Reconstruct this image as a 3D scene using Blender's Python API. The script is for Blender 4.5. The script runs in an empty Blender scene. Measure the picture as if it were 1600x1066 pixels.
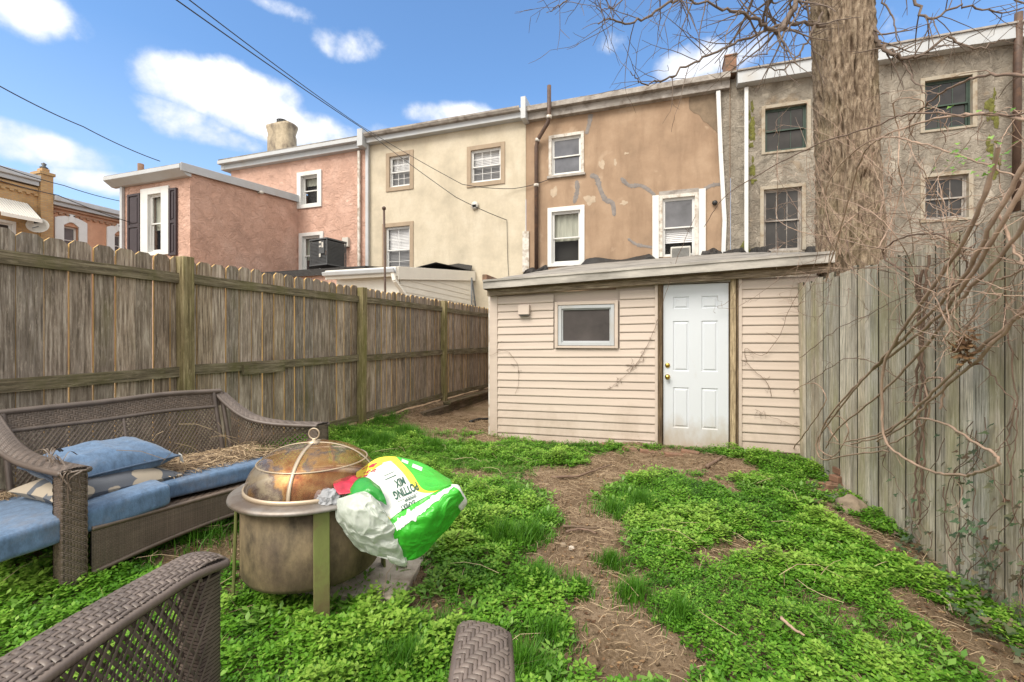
import bpy, math, random
import numpy as np
from mathutils import Vector, Matrix, noise
R = random.Random(11)
SC = bpy.context.scene
COL = SC.collection
PI = math.pi
# ---------------------------------------------------------------- camera frame
FPX = 700.0; CZ = 1.40; HZ = 533.0
YAW = math.atan(233/700.0)
cs, sn = math.cos(YAW), math.sin(YAW)
def CW(r, d, z=0.0):                       # measured (right, forward) metres -> world
    return Vector((r*cs - d*sn, r*sn + d*cs, z))
def PD(px, py, d):                         # survey point: direction of a pixel at forward distance d
    return CW((px-800)/FPX*d, d, CZ + (HZ-py)/FPX*d)
def PY(px, py, Y):                         # on the vertical plane y = Y
    k = (px-800)/FPX
    X = Y*(k*cs - sn)/(cs + k*sn)
    d = -X*sn + Y*cs
    return Vector((X, Y, CZ + (HZ-py)/FPX*d))
def PX(px, py, X):                         # on the vertical plane x = X
    k = (px-800)/FPX
    Y = X*(cs + k*sn)/(k*cs - sn)
    d = -X*sn + Y*cs
    return Vector((X, Y, CZ + (HZ-py)/FPX*d))
def sstep(a, b, t):
    t = max(0.0, min(1.0, (t-a)/(b-a))); return t*t*(3-2*t)
def gz(x, y):                              # height of the yard
    x = max(-4.6, min(2.2, x))
    z = .03 + (1.5-x)*.045
    z -= .16*sstep(3, 6, y)*math.exp(-((x+1.7)/1.4)**2)
    z -= .15*sstep(5.5, 7.3, y)*sstep(-3.75, -3.58, x)*(1-sstep(-2.4, -1.4, x))
    return z + .03*noise.noise(Vector((x*1.3, y*1.3, 0))) + .012*noise.noise(Vector((x*5, y*5, 3)))
def GP(px, py):                            # pixel -> yard ground
    z = .12
    for _ in range(4):
        d = (CZ-z)*FPX/(py-HZ)
        p = CW((px-800)/FPX*d, d)
        z = gz(p.x, p.y)
    return Vector((p.x, p.y, z))

# ---------------------------------------------------------------- tags
def tag(o, label=None, cat=None, group=None, kind=None):
    if label: o['label'] = label
    if cat: o['category'] = cat
    if group: o['group'] = group
    if kind: o['kind'] = kind
    return o
def thing(name, label, cat, loc, group=None):
    o = bpy.data.objects.new(name, None); COL.objects.link(o)
    o.empty_display_size = .1
    o.location = loc
    return tag(o, label, cat, group)
def wloc(o):
    v = Vector((0, 0, 0))
    while o: v += Vector(o.location); o = o.parent
    return v

# ---------------------------------------------------------------- mesh builder (world coordinates in, local mesh out)
class MB:
    def __init__(s, M=None): s.v = []; s.f = []; s.M = M; s.at = None
    def add(s, vs, fs):
        b = len(s.v)
        for p in vs:
            p = Vector(p)
            s.v.append(s.M @ p if s.M else p)
        s.f += [tuple(i+b for i in f) for f in fs]
        return s
    def box(s, x0, x1, y0, y1, z0, z1, M=None):
        vs = [(x0,y0,z0),(x1,y0,z0),(x1,y1,z0),(x0,y1,z0),(x0,y0,z1),(x1,y0,z1),(x1,y1,z1),(x0,y1,z1)]
        if M: vs = [M @ Vector(p) for p in vs]
        return s.add(vs, [(3,2,1,0),(4,5,6,7),(0,1,5,4),(1,2,6,5),(2,3,7,6),(3,0,4,7)])
    def hexa(s, vs): return s.add(vs, [(3,2,1,0),(4,5,6,7),(0,1,5,4),(1,2,6,5),(2,3,7,6),(3,0,4,7)])
    def bar(s, a, b, w, h, up=(0,0,1)):    # rectangular bar from a to b
        a, b = Vector(a), Vector(b); t = (b-a).normalized(); up = Vector(up)
        if abs(t.dot(up)) > .98: up = Vector((0,1,0))
        x = t.cross(up).normalized(); y = x.cross(t)
        vs = [p + x*i*w/2 + y*j*h/2 for p in (a, b) for i, j in ((-1,-1),(1,-1),(1,1),(-1,1))]
        return s.hexa(vs)
    def tube(s, pts, rad, n=8, cap=True):
        pts = [Vector(p) for p in pts]; m = len(pts)
        if not hasattr(rad, '__len__'): rad = [rad]*m
        vs = []; up = None
        for i, p in enumerate(pts):
            t = (pts[min(i+1, m-1)] - pts[max(i-1, 0)])
            if t.length < 1e-9: t = Vector((0,0,1))
            t.normalize()
            if up is None:
                up = Vector((0,0,1)) if abs(t.z) < .9 else Vector((1,0,0))
            x = t.cross(up)
            if x.length < 1e-5: x = t.cross(Vector((1,.3,0)))
            x.normalize(); y = x.cross(t).normalized(); up = y
            for k in range(n):
                a = 2*PI*k/n
                vs.append(p + (x*math.cos(a) + y*math.sin(a))*rad[i])
        fs = [(i*n+k, i*n+(k+1) % n, (i+1)*n+(k+1) % n, (i+1)*n+k) for i in range(m-1) for k in range(n)]
        if cap: fs += [tuple(range(n-1, -1, -1)), tuple((m-1)*n+k for k in range(n))]
        return s.add(vs, fs)
    def lathe(s, prof, c, n=48, M=None):
        vs = [(r*math.cos(2*PI*k/n), r*math.sin(2*PI*k/n), z) for r, z in prof for k in range(n)]
        c = Vector(c); vs = [(M @ Vector(p) if M else Vector(p)) + c for p in vs]
        return s.add(vs, [(i*n+k, i*n+(k+1) % n, (i+1)*n+(k+1) % n, (i+1)*n+k) for i in range(len(prof)-1) for k in range(n)])
    def prism(s, poly, vec):               # closed polygon extruded by vec
        n = len(poly); vec = Vector(vec)
        vs = [Vector(p) for p in poly] + [Vector(p)+vec for p in poly]
        return s.add(vs, [tuple(range(n-1, -1, -1)), tuple(range(n, 2*n))] + [(i, (i+1) % n, n+(i+1) % n, n+i) for i in range(n)])
    def grid(s, fn, nu, nv, th=0):
        P = [[Vector(fn(i/nu, j/nv)) for j in range(nv+1)] for i in range(nu+1)]
        vs = [p for r in P for p in r]; w = nv+1
        fs = [(i*w+j, (i+1)*w+j, (i+1)*w+j+1, i*w+j+1) for i in range(nu) for j in range(nv)]
        if th:
            n0 = len(vs); back = []
            for i in range(nu+1):
                for j in range(nv+1):
                    du = P[min(i+1, nu)][j]-P[max(i-1, 0)][j]; dv = P[i][min(j+1, nv)]-P[i][max(j-1, 0)]
                    nn = du.cross(dv)
                    if nn.length > 1e-12: nn.normalize()
                    back.append(P[i][j]-nn*th)
            vs += back
            fs += [tuple(reversed([q+n0 for q in f])) for f in fs]
            bd = [i*w for i in range(nu+1)] + [nu*w+j for j in range(1, nv+1)] + [i*w+nv for i in range(nu-1, -1, -1)] + [j for j in range(nv-1, 0, -1)]
            for a, b in zip(bd, bd[1:]+bd[:1]): fs.append((b, a, a+n0, b+n0))
        return s.add(vs, fs)
    def build(s, name, mat, parent=None, smooth=False, bevel=0, sub=0):
        me = bpy.data.meshes.new(name)
        off = wloc(parent) if parent else Vector((0,0,0))
        me.from_pydata([tuple(p-off) for p in s.v], [], s.f); me.update()
        if mat: me.materials.append(mat)
        if smooth: me.polygons.foreach_set('use_smooth', [True]*len(me.polygons))
        o = bpy.data.objects.new(name, me); COL.objects.link(o)
        if parent: o.parent = parent
        if bevel:
            b = o.modifiers.new('bevel', 'BEVEL'); b.width = bevel; b.segments = 2; b.limit_method = 'ANGLE'
        if sub:
            b = o.modifiers.new('sub', 'SUBSURF'); b.levels = sub; b.render_levels = sub
        return o
def rebase(o, p):                          # put the origin of a single-mesh thing at its base
    p = Vector(p); o.data.transform(Matrix.Translation(-p)); o.location = p; return o
def catmull(pts, n=8):
    pts = [Vector(p) for p in pts]; out = []
    q = [pts[0]*2-pts[1]] + pts + [pts[-1]*2-pts[-2]]
    for i in range(1, len(q)-2):
        a, b, c, d = q[i-1:i+3]
        for k in range(n):
            t = k/n
            out.append(.5*((2*b) + (c-a)*t + (2*a-5*b+4*c-d)*t*t + (3*b-a-3*c+d)*t**3))
    out.append(pts[-1]); return out
def np_mesh(name, V, F, mat, parent=None, vals=None, smooth=False):
    me = bpy.data.meshes.new(name); V = np.asarray(V, np.float32); F = np.asarray(F, np.int32)
    if parent: V = V - np.array(wloc(parent), np.float32)
    k = F.shape[1]
    me.vertices.add(len(V)); me.vertices.foreach_set('co', V.ravel())
    me.loops.add(F.size); me.loops.foreach_set('vertex_index', F.ravel())
    me.polygons.add(len(F)); me.polygons.foreach_set('loop_start', np.arange(0, F.size, k, dtype=np.int32))
    me.polygons.foreach_set('loop_total', np.full(len(F), k, np.int32))
    if smooth: me.polygons.foreach_set('use_smooth', np.ones(len(F), bool))
    me.update(); me.validate()
    if vals is not None:
        a = me.attributes.new('tint', 'FLOAT', 'POINT'); a.data.foreach_set('value', np.asarray(vals, np.float32))
    me.materials.append(mat)
    o = bpy.data.objects.new(name, me); COL.objects.link(o)
    if parent: o.parent = parent
    return o

# ---------------------------------------------------------------- materials
class NT:
    def __init__(s, name):
        s.m = bpy.data.materials.new(name); s.m.use_nodes = True
        s.t = s.m.node_tree; s.b = s.t.nodes['Principled BSDF']; s.out = s.t.nodes['Material Output']
        s.co = s.n('ShaderNodeTexCoord').outputs['Object']
    def n(s, ty, **kw):
        x = s.t.nodes.new(ty)
        for k, v in kw.items():
            if k in x.inputs: 
                if isinstance(v, bpy.types.NodeSocket): s.t.links.new(v, x.inputs[k])
                else: x.inputs[k].default_value = v
            else: setattr(x, k, v)
        return x
    def l(s, a, b): s.t.links.new(a, b)
    def map(s, scale=(1,1,1), rot=(0,0,0), loc=(0,0,0)):
        return s.n('ShaderNodeMapping', Vector=s.co, Scale=scale, Rotation=rot, Location=loc).outputs[0]
    def noise(s, scale, detail=6, rough=.6, vec=None, dist=0):
        return s.n('ShaderNodeTexNoise', Vector=vec or s.co, Scale=scale, Detail=detail, Roughness=rough, Distortion=dist).outputs[0]
    def ramp(s, fac, stops):
        r = s.n('ShaderNodeValToRGB', Fac=fac); e = r.color_ramp.elements
        while len(e) < len(stops): e.new(.5)
        for i, (p, c) in enumerate(stops):
            e[i].position = p; e[i].color = (*c, 1) if hasattr(c, '__len__') else (c, c, c, 1)
        return r.outputs[0]
    def mix(s, fac, a, b, mode='MIX'):
        m = s.n('ShaderNodeMix', data_type='RGBA', blend_type=mode)
        for k, v in ((0, fac), (6, a), (7, b)):
            if isinstance(v, bpy.types.NodeSocket): s.l(v, m.inputs[k])
            else: m.inputs[k].default_value = (*v, 1) if hasattr(v, '__len__') else v
        return m.outputs[2]
    def math(s, op, a, b=0, clamp=False):
        m = s.n('ShaderNodeMath', operation=op, use_clamp=clamp)
        for k, v in ((0, a), (1, b)):
            if isinstance(v, bpy.types.NodeSocket): s.l(v, m.inputs[k])
            else: m.inputs[k].default_value = v
        return m.outputs[0]
    def bump(s, h, strength=.4, dist=.01):
        b = s.n('ShaderNodeBump', Height=h, Strength=strength, Distance=dist)
        s.l(b.outputs[0], s.b.inputs['Normal'])
    def col(s, c):
        if isinstance(c, bpy.types.NodeSocket): s.l(c, s.b.inputs['Base Color'])
        else: s.b.inputs['Base Color'].default_value = (*c, 1)
    def set(s, **kw):
        for k, v in kw.items(): s.b.inputs[k.replace('_', ' ')].default_value = v
def mul(c, f): return tuple(x*f for x in c)
def surf(name, c, rough=.7, var=.25, scale=4, stretch=(1,1,1), bump=.3, bscale=60, bdist=.004, dirt=None, dirt_amt=.5, dscale=1.2, metal=0, dstretch=(1,1,1)):
    """a colour with two octaves of variation, optional dirt with soft edges, fine bump"""
    t = NT(name); v = t.map(stretch)
    n1 = t.noise(scale, 8, .65, v)
    base = t.ramp(n1, [(.3, mul(c, 1-var)), (.7, mul(c, 1+var*.6))])
    if dirt:
        n2 = t.noise(dscale, 9, .62, t.map(dstretch))
        f = t.ramp(n2, [(.62-dirt_amt*.3, 0.0), (.80-dirt_amt*.25, 1.0)])
        base = t.mix(t.math('MULTIPLY', f, .85), base, dirt)
    t.col(base); t.set(Roughness=rough, Metallic=metal)
    if bump: t.bump(t.noise(bscale, 6, .7, v), bump, bdist)
    return t.m
def wood(name, c1, c2, axis='z', green=None, gamt=.4, streak=60, rough=.85, islands=True):
    """weathered boards: long grain streaks, per board tone, algae"""
    t = NT(name)
    st = {'z': (1,1,.051), 'y': (1,.051,1), 'x': (.051,1,1)}[axis]
    g = t.noise(streak, 8, .75, t.map(st))
    g2 = t.noise(9, 4, .6, t.map(tuple(.3 if q == .051 else q for q in st)), .8)
    base = t.ramp(g, [(.38, mul(c1, .42)), (.48, c1), (.62, c2)])
    base = t.mix(t.ramp(g2, [(.35, .55), (.62, 0.)]), base, mul(c1, .5))
    if islands:
        isl = t.n('ShaderNodeNewGeometry').outputs['Random Per Island']
        tone = t.ramp(isl, [(0, .60), (.25, 1.0), (.5, .78), (.75, 1.08), (1, 1.3)])
        base = t.mix(1.0, base, tone, 'MULTIPLY')
        hue = t.ramp(isl, [(0, (1.06,.98,.9)), (.4, (.94,1.0,1.08)), (.75, (1.03,1.0,.93)), (1, (.98,1.0,1.05))])
        base = t.mix(1.0, base, hue, 'MULTIPLY')
    if green:
        n2 = t.noise(2.2, 7, .65, t.map((1.6,1.6,.45)))
        base = t.mix(t.math('MULTIPLY', t.ramp(n2, [(.6-gamt*.35, 0.), (.82-gamt*.3, 1.)]), .8), base, green)
    # knots
    vo = t.n('ShaderNodeTexVoronoi', Vector=t.map(tuple(.35 if q == .051 else 1 for q in st)), Scale=5.5)
    base = t.mix(t.ramp(vo.outputs['Distance'], [(.02, .6), (.06, 0.)]), base, mul(c1, .25))
    t.col(base); t.set(Roughness=rough); t.b.inputs['Specular IOR Level'].default_value = .25
    fl = t.noise(38, 6, .8, t.map(tuple(.18 if q == .051 else q for q in st)))
    base = t.mix(t.math('MULTIPLY', t.ramp(fl, [(.55, 0.), (.66, 1.)]), .45), base, mul(c2, 1.15)); t.col(base)
    t.bump(g, .8, .005)
    return t.m
MAT = {}
def m(k): return MAT[k]
# ---------------------------------------------------------------- the palette
MAT['fence_old'] = wood('weathered_picket', (.28,.222,.17), (.53,.455,.375), 'z', (.12,.11,.035), .12)
MAT['fence_rail'] = wood('weathered_rail', (.19,.155,.10), (.35,.30,.205), 'y', (.11,.11,.035), .32, 60)
MAT['fence_post'] = wood('treated_post', (.26,.205,.10), (.44,.37,.21), 'z', (.14,.15,.025), .5, 50)
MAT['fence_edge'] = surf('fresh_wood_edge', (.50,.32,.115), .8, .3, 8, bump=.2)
MAT['fence_right'] = wood('silvered_board', (.46,.41,.325), (.74,.68,.57), 'z', (.38,.36,.20), .32, 90)
MAT['fence_gap'] = surf('dark_rail_and_gap_shade', (.05,.045,.03), .9)
MAT['timber'] = wood('old_timber', (.10,.075,.05), (.2,.155,.11), 'y', (.06,.065,.02), .3)
MAT['sill_wood'] = wood('bare_trim_wood', (.38,.29,.18), (.70,.56,.36), 'z', None, 0, 70, islands=False)
MAT['beam_wood'] = wood('grey_beam_wood', (.29,.225,.16), (.52,.43,.33), 'x', None, 0, 70, islands=False)
MAT['brown_trim'] = wood('brown_trim_wood', (.11,.075,.045), (.24,.17,.10), 'z', None, 0, 70, islands=False)

def stucco(name, c, c2, dirt, amt=.4, crack=False, rough_pattern=False, patch=None):
    t = NT(name)
    base = t.ramp(t.noise(1.1, 7, .6), [(.3, mul(c, .78)), (.5, c), (.68, mul(c2, 1.05))])
    base = t.mix(t.math('MULTIPLY', t.ramp(t.noise(14, 6, .7), [(.4, 0.), (.75, 1.)]), .25), base, mul(c, .7))
    streak = t.noise(2.4, 8, .65, t.map((1,1,.22)))
    base = t.mix(t.math('MULTIPLY', t.ramp(streak, [(.64-amt*.3, 0.), (.86-amt*.25, 1.)]), .7), base, dirt)
    if patch:
        base = t.mix(t.math('MULTIPLY', t.ramp(t.noise(.9, 4, .5, t.map((1,1,1), loc=(7,3,2)), .6), [(.60, 0.), (.64, 1.)]), .6), base, patch)
    h = t.noise(70, 5, .7)
    if rough_pattern:
        w = t.noise(3.6, 7, .7, t.map((1,1,1.1)), .8)
        h = t.math('ADD', t.math('MULTIPLY', t.ramp(w, [(.38, 0.), (.5, 1.), (.62, .2)]), 1.5), t.math('MULTIPLY', h, .3))
        base = t.mix(t.math('MULTIPLY', t.ramp(w, [(.40, 1.), (.47, 0.)]), .20), base, mul(c, .6))
    if crack:
        v = t.n('ShaderNodeTexVoronoi', Vector=t.map((1,1,1.5)), Scale=1.6, feature='DISTANCE_TO_EDGE').outputs['Distance']
        w = t.noise(3.4, 8, .72, t.map((1,1,1.15)), .9)
        h = t.math('ADD', t.math('MULTIPLY', t.ramp(w, [(.4, 0.), (.5, 1.), (.6, .3)]), 2.5), h)
        base = t.mix(t.math('MULTIPLY', t.ramp(v, [(.004, 1.), (.013, 0.)]), .55), base, mul(c, .35))
        base = t.mix(t.math('MULTIPLY', t.ramp(w, [(.38, 1.), (.47, 0.)]), .6), base, mul(c, .45))
    t.col(base); t.set(Roughness=.92); t.bump(h, .8, .02)
    return t.m
MAT['st_brown'] = stucco('tan_brown_stucco', (.365,.25,.165), (.42,.30,.205), (.23,.15,.095), .5, patch=(.47,.35,.25))
MAT['st_yellow'] = stucco('cream_stucco', (.58,.51,.39), (.63,.565,.45), (.44,.37,.27), .28)
MAT['st_pink'] = stucco('salmon_stucco', (.64,.405,.315), (.70,.47,.38), (.48,.28,.20), .30, rough_pattern=True)
MAT['st_grey'] = stucco('old_grey_render', (.44,.39,.32), (.57,.51,.43), (.15,.12,.09), .72, crack=True, patch=(.40,.30,.2))
MAT['st_orange'] = stucco('orange_render', (.55,.30,.19), (.6,.35,.23), (.4,.2,.12), .3)
MAT['cement'] = surf('grey_cement_patch', (.23,.205,.19), .9, .3, 6, bump=.5)
MAT['pale_patch'] = surf('pale_plaster', (.46,.365,.27), .9, .2, 6, bump=.4)
MAT['dark_stain'] = surf('bare_scratch_coat', (.21,.155,.105), .95, .3, 5, bump=.7)
MAT['tar'] = surf('roofing_tar', (.022,.02,.019), .6, .4, 9, bump=1, bscale=22, bdist=.03)
MAT['roofing'] = surf('grey_rolled_roofing', (.27,.25,.225), .85, .3, 4, bump=.5, dirt=(.07,.065,.06))
MAT['moss'] = surf('wall_moss', (.15,.15,.035), .95, .5, 12, bump=1, bscale=30, bdist=.02)
MAT['white'] = surf('white_paint', (.66,.66,.645), .5, .07, 3, bump=.1, dirt=(.5,.47,.42), dirt_amt=.15)
MAT['white_metal'] = surf('white_aluminium', (.46,.48,.50), .42, .08, 3, bump=.12, bscale=8, dirt=(.42,.40,.37), dirt_amt=.3)
MAT['old_white'] = surf('peeling_white_paint', (.62,.59,.54), .75, .2, 6, bump=.6, bscale=50, dirt=(.27,.20,.13), dirt_amt=.55, dscale=7)
MAT['old_cornice'] = surf('weathered_cornice', (.36,.33,.30), .8, .3, 5, (1,1,2), bump=.5, dirt=(.15,.12,.10), dirt_amt=.5, dscale=4)
MAT['shed_fascia'] = surf('chalky_metal_fascia', (.44,.41,.37), .75, .22, 3, (1,1,3), bump=.35, bscale=14, bdist=.01, dirt=(.20,.185,.165), dirt_amt=.55, dscale=3, dstretch=(.5,1,2))
MAT['taupe'] = surf('taupe_trim', (.35,.27,.19), .8, .12, 5, bump=.3)
MAT['shutter'] = surf('dark_plum_shutter', (.035,.022,.026), .5, .2, 5, bump=.2)
MAT['steel_pipe'] = surf('brown_iron_pipe', (.085,.05,.035), .6, .4, 7, bump=.3, dirt=(.16,.08,.04), dirt_amt=.4, dscale=5)
MAT['dark_green_frame'] = surf('old_green_sash', (.035,.06,.045), .6, .3, 8, bump=.3)
MAT['maroon_frame'] = surf('old_brown_sash', (.085,.05,.042), .6, .3, 8, bump=.3)
MAT['blind'] = surf('white_blind', (.85,.85,.86), .7, .04, 3, bump=0)
MAT['interior'] = surf('room_dark', (.03,.028,.026), .9, .4, 3, bump=0)
MAT['curtain'] = surf('pale_curtain', (.42,.43,.36), .8, .2, 4, (6,1,.5), bump=0)
MAT['ac_white'] = surf('window_unit_plastic', (.55,.53,.48), .5, .08, 4, bump=.1)
MAT['ac_dark'] = surf('condenser_grey', (.085,.09,.095), .5, .2, 5, bump=.1)
MAT['black'] = surf('black_rubber', (.015,.015,.015), .5, .1, 5, bump=0)
MAT['cable'] = surf('cable_jacket', (.02,.02,.022), .6, .1, 5, bump=0)
MAT['chimney'] = surf('rendered_chimney', (.42,.35,.25), .9, .3, 5, bump=.6, dirt=(.09,.07,.06), dirt_amt=.65, dscale=2.6, dstretch=(1,1,.5))
MAT['cream_side'] = surf('cream_vinyl', (.82,.79,.71), .5, .06, 3, bump=.1)
MAT['brass'] = surf('brass', (.62,.42,.10), .25, .1, 5, bump=0, metal=1)
MAT['stone'] = surf('field_stone', (.27,.21,.15), .9, .35, 9, bump=.8, bscale=25, bdist=.01)
MAT['brick'] = surf('loose_brick', (.25,.135,.085), .9, .35, 12, bump=.8, bscale=40, bdist=.006, dirt=(.12,.09,.06), dirt_amt=.6, dscale=8)
MAT['slab'] = surf('concrete_slab', (.50,.44,.37), .9, .15, 6, bump=.5, dirt=(.2,.16,.12), dirt_amt=.45, dscale=5)
MAT['twig'] = surf('dead_twig', (.17,.12,.08), .9, .3, 12, bump=.5)
MAT['straw'] = None
def siding(name, c, dirt):
    t = NT(name)
    base = t.ramp(t.noise(2.5, 5, .6, t.map((.4,1,6))), [(.3, mul(c, .93)), (.7, mul(c, 1.04))])
    sep = t.n('ShaderNodeSeparateXYZ', Vector=t.co).outputs
    low = t.math('SUBTRACT', 1.0, t.math('MULTIPLY', sep[2], 1.6), True)           # splash dirt low on the wall
    f = t.math('MULTIPLY', t.noise(3.2, 9, .7, t.map((1,1,.6))), t.math('ADD', .52, t.math('MULTIPLY', low, .55)))
    base = t.mix(t.math('MULTIPLY', t.ramp(f, [(.33, 0.), (.62, 1.)]), .7), base, dirt)
    right = t.math('MULTIPLY', t.math('SUBTRACT', sep[0], 3.0), 1.0, True)
    f2 = t.math('MULTIPLY', right, t.ramp(t.noise(5, 9, .7, t.map((1,1,1.5))), [(.42, 0.), (.6, 1.)]))
    base = t.mix(t.math('MULTIPLY', f2, .75), base, (.30,.22,.14))
    t.col(base); t.set(Roughness=.55); t.b.inputs['Specular IOR Level'].default_value = .35
    t.bump(t.noise(40, 4, .6, t.map((.1,1,1))), .12, .003)
    return t.m
MAT['siding'] = siding('tan_vinyl_siding', (.55,.462,.395), (.35,.28,.215))
def door_mat():
    t = NT('white_door_paint'); sep = t.n('ShaderNodeSeparateXYZ', Vector=t.co).outputs
    low = t.math('SUBTRACT', .55, sep[2], True)
    n = t.noise(4, 8, .7, t.map((1,1,.5)))
    f = t.math('ADD', t.math('MULTIPLY', low, 1.3), t.math('SUBTRACT', n, .62))
    t.col(t.mix(t.math('MULTIPLY', t.ramp(f, [(.0, 0.), (.5, 1.)]), .75), (.60,.635,.68), (.38,.30,.20)))
    t.set(Roughness=.35); return t.m
MAT['door'] = door_mat()
def glass(name, tint=(.02,.022,.025), trans=.0, rough=.04, spec=.9):
    t = NT(name); t.col(t.ramp(t.noise(2.0, 3, .5), [(.3, mul(tint, .6)), (.7, mul(tint, 1.5))])); t.set(Roughness=rough); t.b.inputs['Specular IOR Level'].default_value = spec
    t.bump(t.noise(1.7, 2, .5), .06, .05)
    if trans:
        tr = t.n('ShaderNodeBsdfTransparent'); mx = t.n('ShaderNodeMixShader', Fac=trans)
        t.l(t.b.outputs[0], mx.inputs[1]); t.l(tr.outputs[0], mx.inputs[2]); t.l(mx.outputs[0], t.out.inputs['Surface'])
    return t.m
MAT['glass'] = glass('window_glass')
MAT['glass_clear'] = glass('window_glass_clear', trans=.88)
MAT['glass_screen'] = glass('screened_window_glass', (.05,.05,.055), trans=.42, rough=.3, spec=.4)
MAT['glass_blue'] = glass('sky_facing_glass', (.10,.10,.11))
MAT['glass_old'] = glass('dusty_old_glass', (.035,.032,.03), rough=.12, spec=.4)
MAT['grey_trim'] = surf('weathered_window_trim', (.42,.375,.30), .85, .3, 6, bump=.6, bscale=50, dirt=(.20,.145,.09), dirt_amt=.6, dscale=6)
MAT['screen'] = surf('insect_screen', (.062,.052,.05), .75, .35, 3, bump=.6, bscale=260, bdist=.002)
# wicker
def wicker(name, c):
    t = NT(name)
    isl = t.n('ShaderNodeNewGeometry').outputs['Random Per Island']
    base = t.mix(1.0, t.ramp(t.noise(11, 6, .6), [(.3, mul(c, .75)), (.7, mul(c, 1.2))]), t.ramp(isl, [(0, .8), (1, 1.2)]), 'MULTIPLY')
    t.col(base); t.set(Roughness=.42); t.b.inputs['Specular IOR Level'].default_value = .5
    return t.m
MAT['wicker'] = wicker('brown_resin_wicker', (.125,.099,.085))
MAT['wicker_dull'] = wicker('dusty_resin_wicker', (.115,.086,.066))
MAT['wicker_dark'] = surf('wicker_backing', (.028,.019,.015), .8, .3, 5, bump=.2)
MAT['cush'] = None
def fabric(name, c, dirt, amt):
    t = NT(name)
    base = t.ramp(t.noise(30, 5, .8, t.map((1,1,.35))), [(.35, mul(c, .72)), (.65, mul(c, 1.25))])
    base = t.mix(t.math('MULTIPLY', t.ramp(t.noise(2.6, 8, .65), [(.66-amt*.3, 0.), (.85-amt*.2, 1.)]), .65), base, dirt)
    t.col(base); t.set(Roughness=.9); t.b.inputs['Sheen Weight'].default_value = .2
    t.bump(t.math('ADD', t.noise(240, 3, .7), t.math('MULTIPLY', t.noise(6, 4, .6), 6.0)), .3, .004)
    return t.m
MAT['cush'] = fabric('faded_denim_fabric', (.085,.15,.255), (.22,.20,.19), .32)
MAT['piping'] = fabric('navy_piping', (.045,.08,.14), (.1,.1,.12), .2)
def patterned():
    t = NT('patterned_pillow_fabric')
    w = t.n('ShaderNodeTexVoronoi', Vector=t.map((1,1,1)), Scale=9, feature='F1').outputs['Distance']
    n = t.noise(7, 2, .5, None, 1.5)
    f = t.ramp(t.math('ADD', w, t.math('MULTIPLY', n, .5)), [(.80, 0.), (.83, 1.)])
    t.col(t.mix(f, (.36,.31,.245), (.10,.11,.13))); t.set(Roughness=.9); t.bump(t.noise(200, 3, .7), .2, .003); return t.m
MAT['pattern'] = patterned()
MAT['rim'] = surf('brushed_steel_rim', (.31,.29,.27), .5, .3, 3, bump=.15, bscale=60, metal=.6, dirt=(.15,.11,.08), dirt_amt=.6, dscale=4)
MAT['band'] = surf('bright_lid_band', (.50,.41,.30), .38, .15, 4, bump=.1, metal=.45)
MAT['bowl'] = surf('sooty_bronze_bowl', (.165,.125,.07), .7, .75, 12, (1,1,.6), bump=.5, bscale=70, metal=.2, dirt=(.075,.05,.036), dirt_amt=.5, dscale=2.5)
MAT['pit_leg'] = surf('algae_green_leg', (.19,.215,.07), .6, .35, 5, (1,1,.4), bump=.3, dirt=(.16,.11,.06), dirt_amt=.45, dscale=5, metal=.2)
def meshlid():
    t = NT('heat_tinted_mesh')
    n = t.noise(4.4, 5, .6, t.map((1,1,.7)), .3)
    base = t.ramp(n, [(.34, (.07,.02,.03)), (.43, (.36,.13,.05)), (.52, (.62,.36,.14)), (.56, (.26,.19,.17)), (.64, (.74,.62,.44))])
    sep = t.n('ShaderNodeSeparateXYZ', Vector=t.co).outputs
    wz = t.n('ShaderNodeTexWave', Vector=t.co, Scale=55.0, wave_type='BANDS', bands_direction='Z').outputs['Fac']
    t.col(t.mix(t.math('MULTIPLY', wz, .10), base, (.09,.06,.045)))
    t.set(Roughness=.38, Metallic=.65); t.bump(t.noise(120, 3, .7), .3, .002)
    tr = t.n('ShaderNodeBsdfTransparent'); mx = t.n('ShaderNodeMixShader', Fac=.56)
    t.l(t.b.outputs[0], mx.inputs[1]); t.l(tr.outputs[0], mx.inputs[2]); t.l(mx.outputs[0], t.out.inputs['Surface'])
    return t.m
MAT['lidmesh'] = meshlid()
def plastic(name, c, rough=.28, var=.1, trans=0):
    t = NT(name); t.col(t.ramp(t.noise(9, 4, .6), [(.3, mul(c, 1-var)), (.7, mul(c, 1+var))])); t.set(Roughness=rough)
    t.bump(t.noise(16, 5, .6, None, .8), .5, .012)
    if trans:
        tr = t.n('ShaderNodeBsdfTranslucent', Color=(*c, 1)); mx = t.n('ShaderNodeMixShader', Fac=trans)
        t.l(t.b.outputs[0], mx.inputs[1]); t.l(tr.outputs[0], mx.inputs[2]); t.l(mx.outputs[0], t.out.inputs['Surface'])
    return t.m
MAT['bag_green'] = plastic('green_bag_film', (.045,.43,.03))
MAT['bag_dark'] = plastic('deep_green_film', (.02,.25,.03))
MAT['bag_white'] = plastic('white_bag_film', (.62,.64,.61), .3, .06)
MAT['bag_yellow'] = plastic('yellow_print', (.75,.62,.04))
MAT['bag_red'] = plastic('red_flower_print', (.45,.02,.05), .4, .5)
MAT['film'] = plastic('cloudy_thin_film', (.68,.73,.67), .25, .06, .4)
MAT['ash'] = surf('crumpled_grey_wrap', (.33,.34,.36), .6, .3, 14, bump=.8, bscale=30, bdist=.01)
MAT['ink'] = plastic('dark_green_ink', (.02,.08,.05), .45)
MAT['bark'] = None
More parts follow.
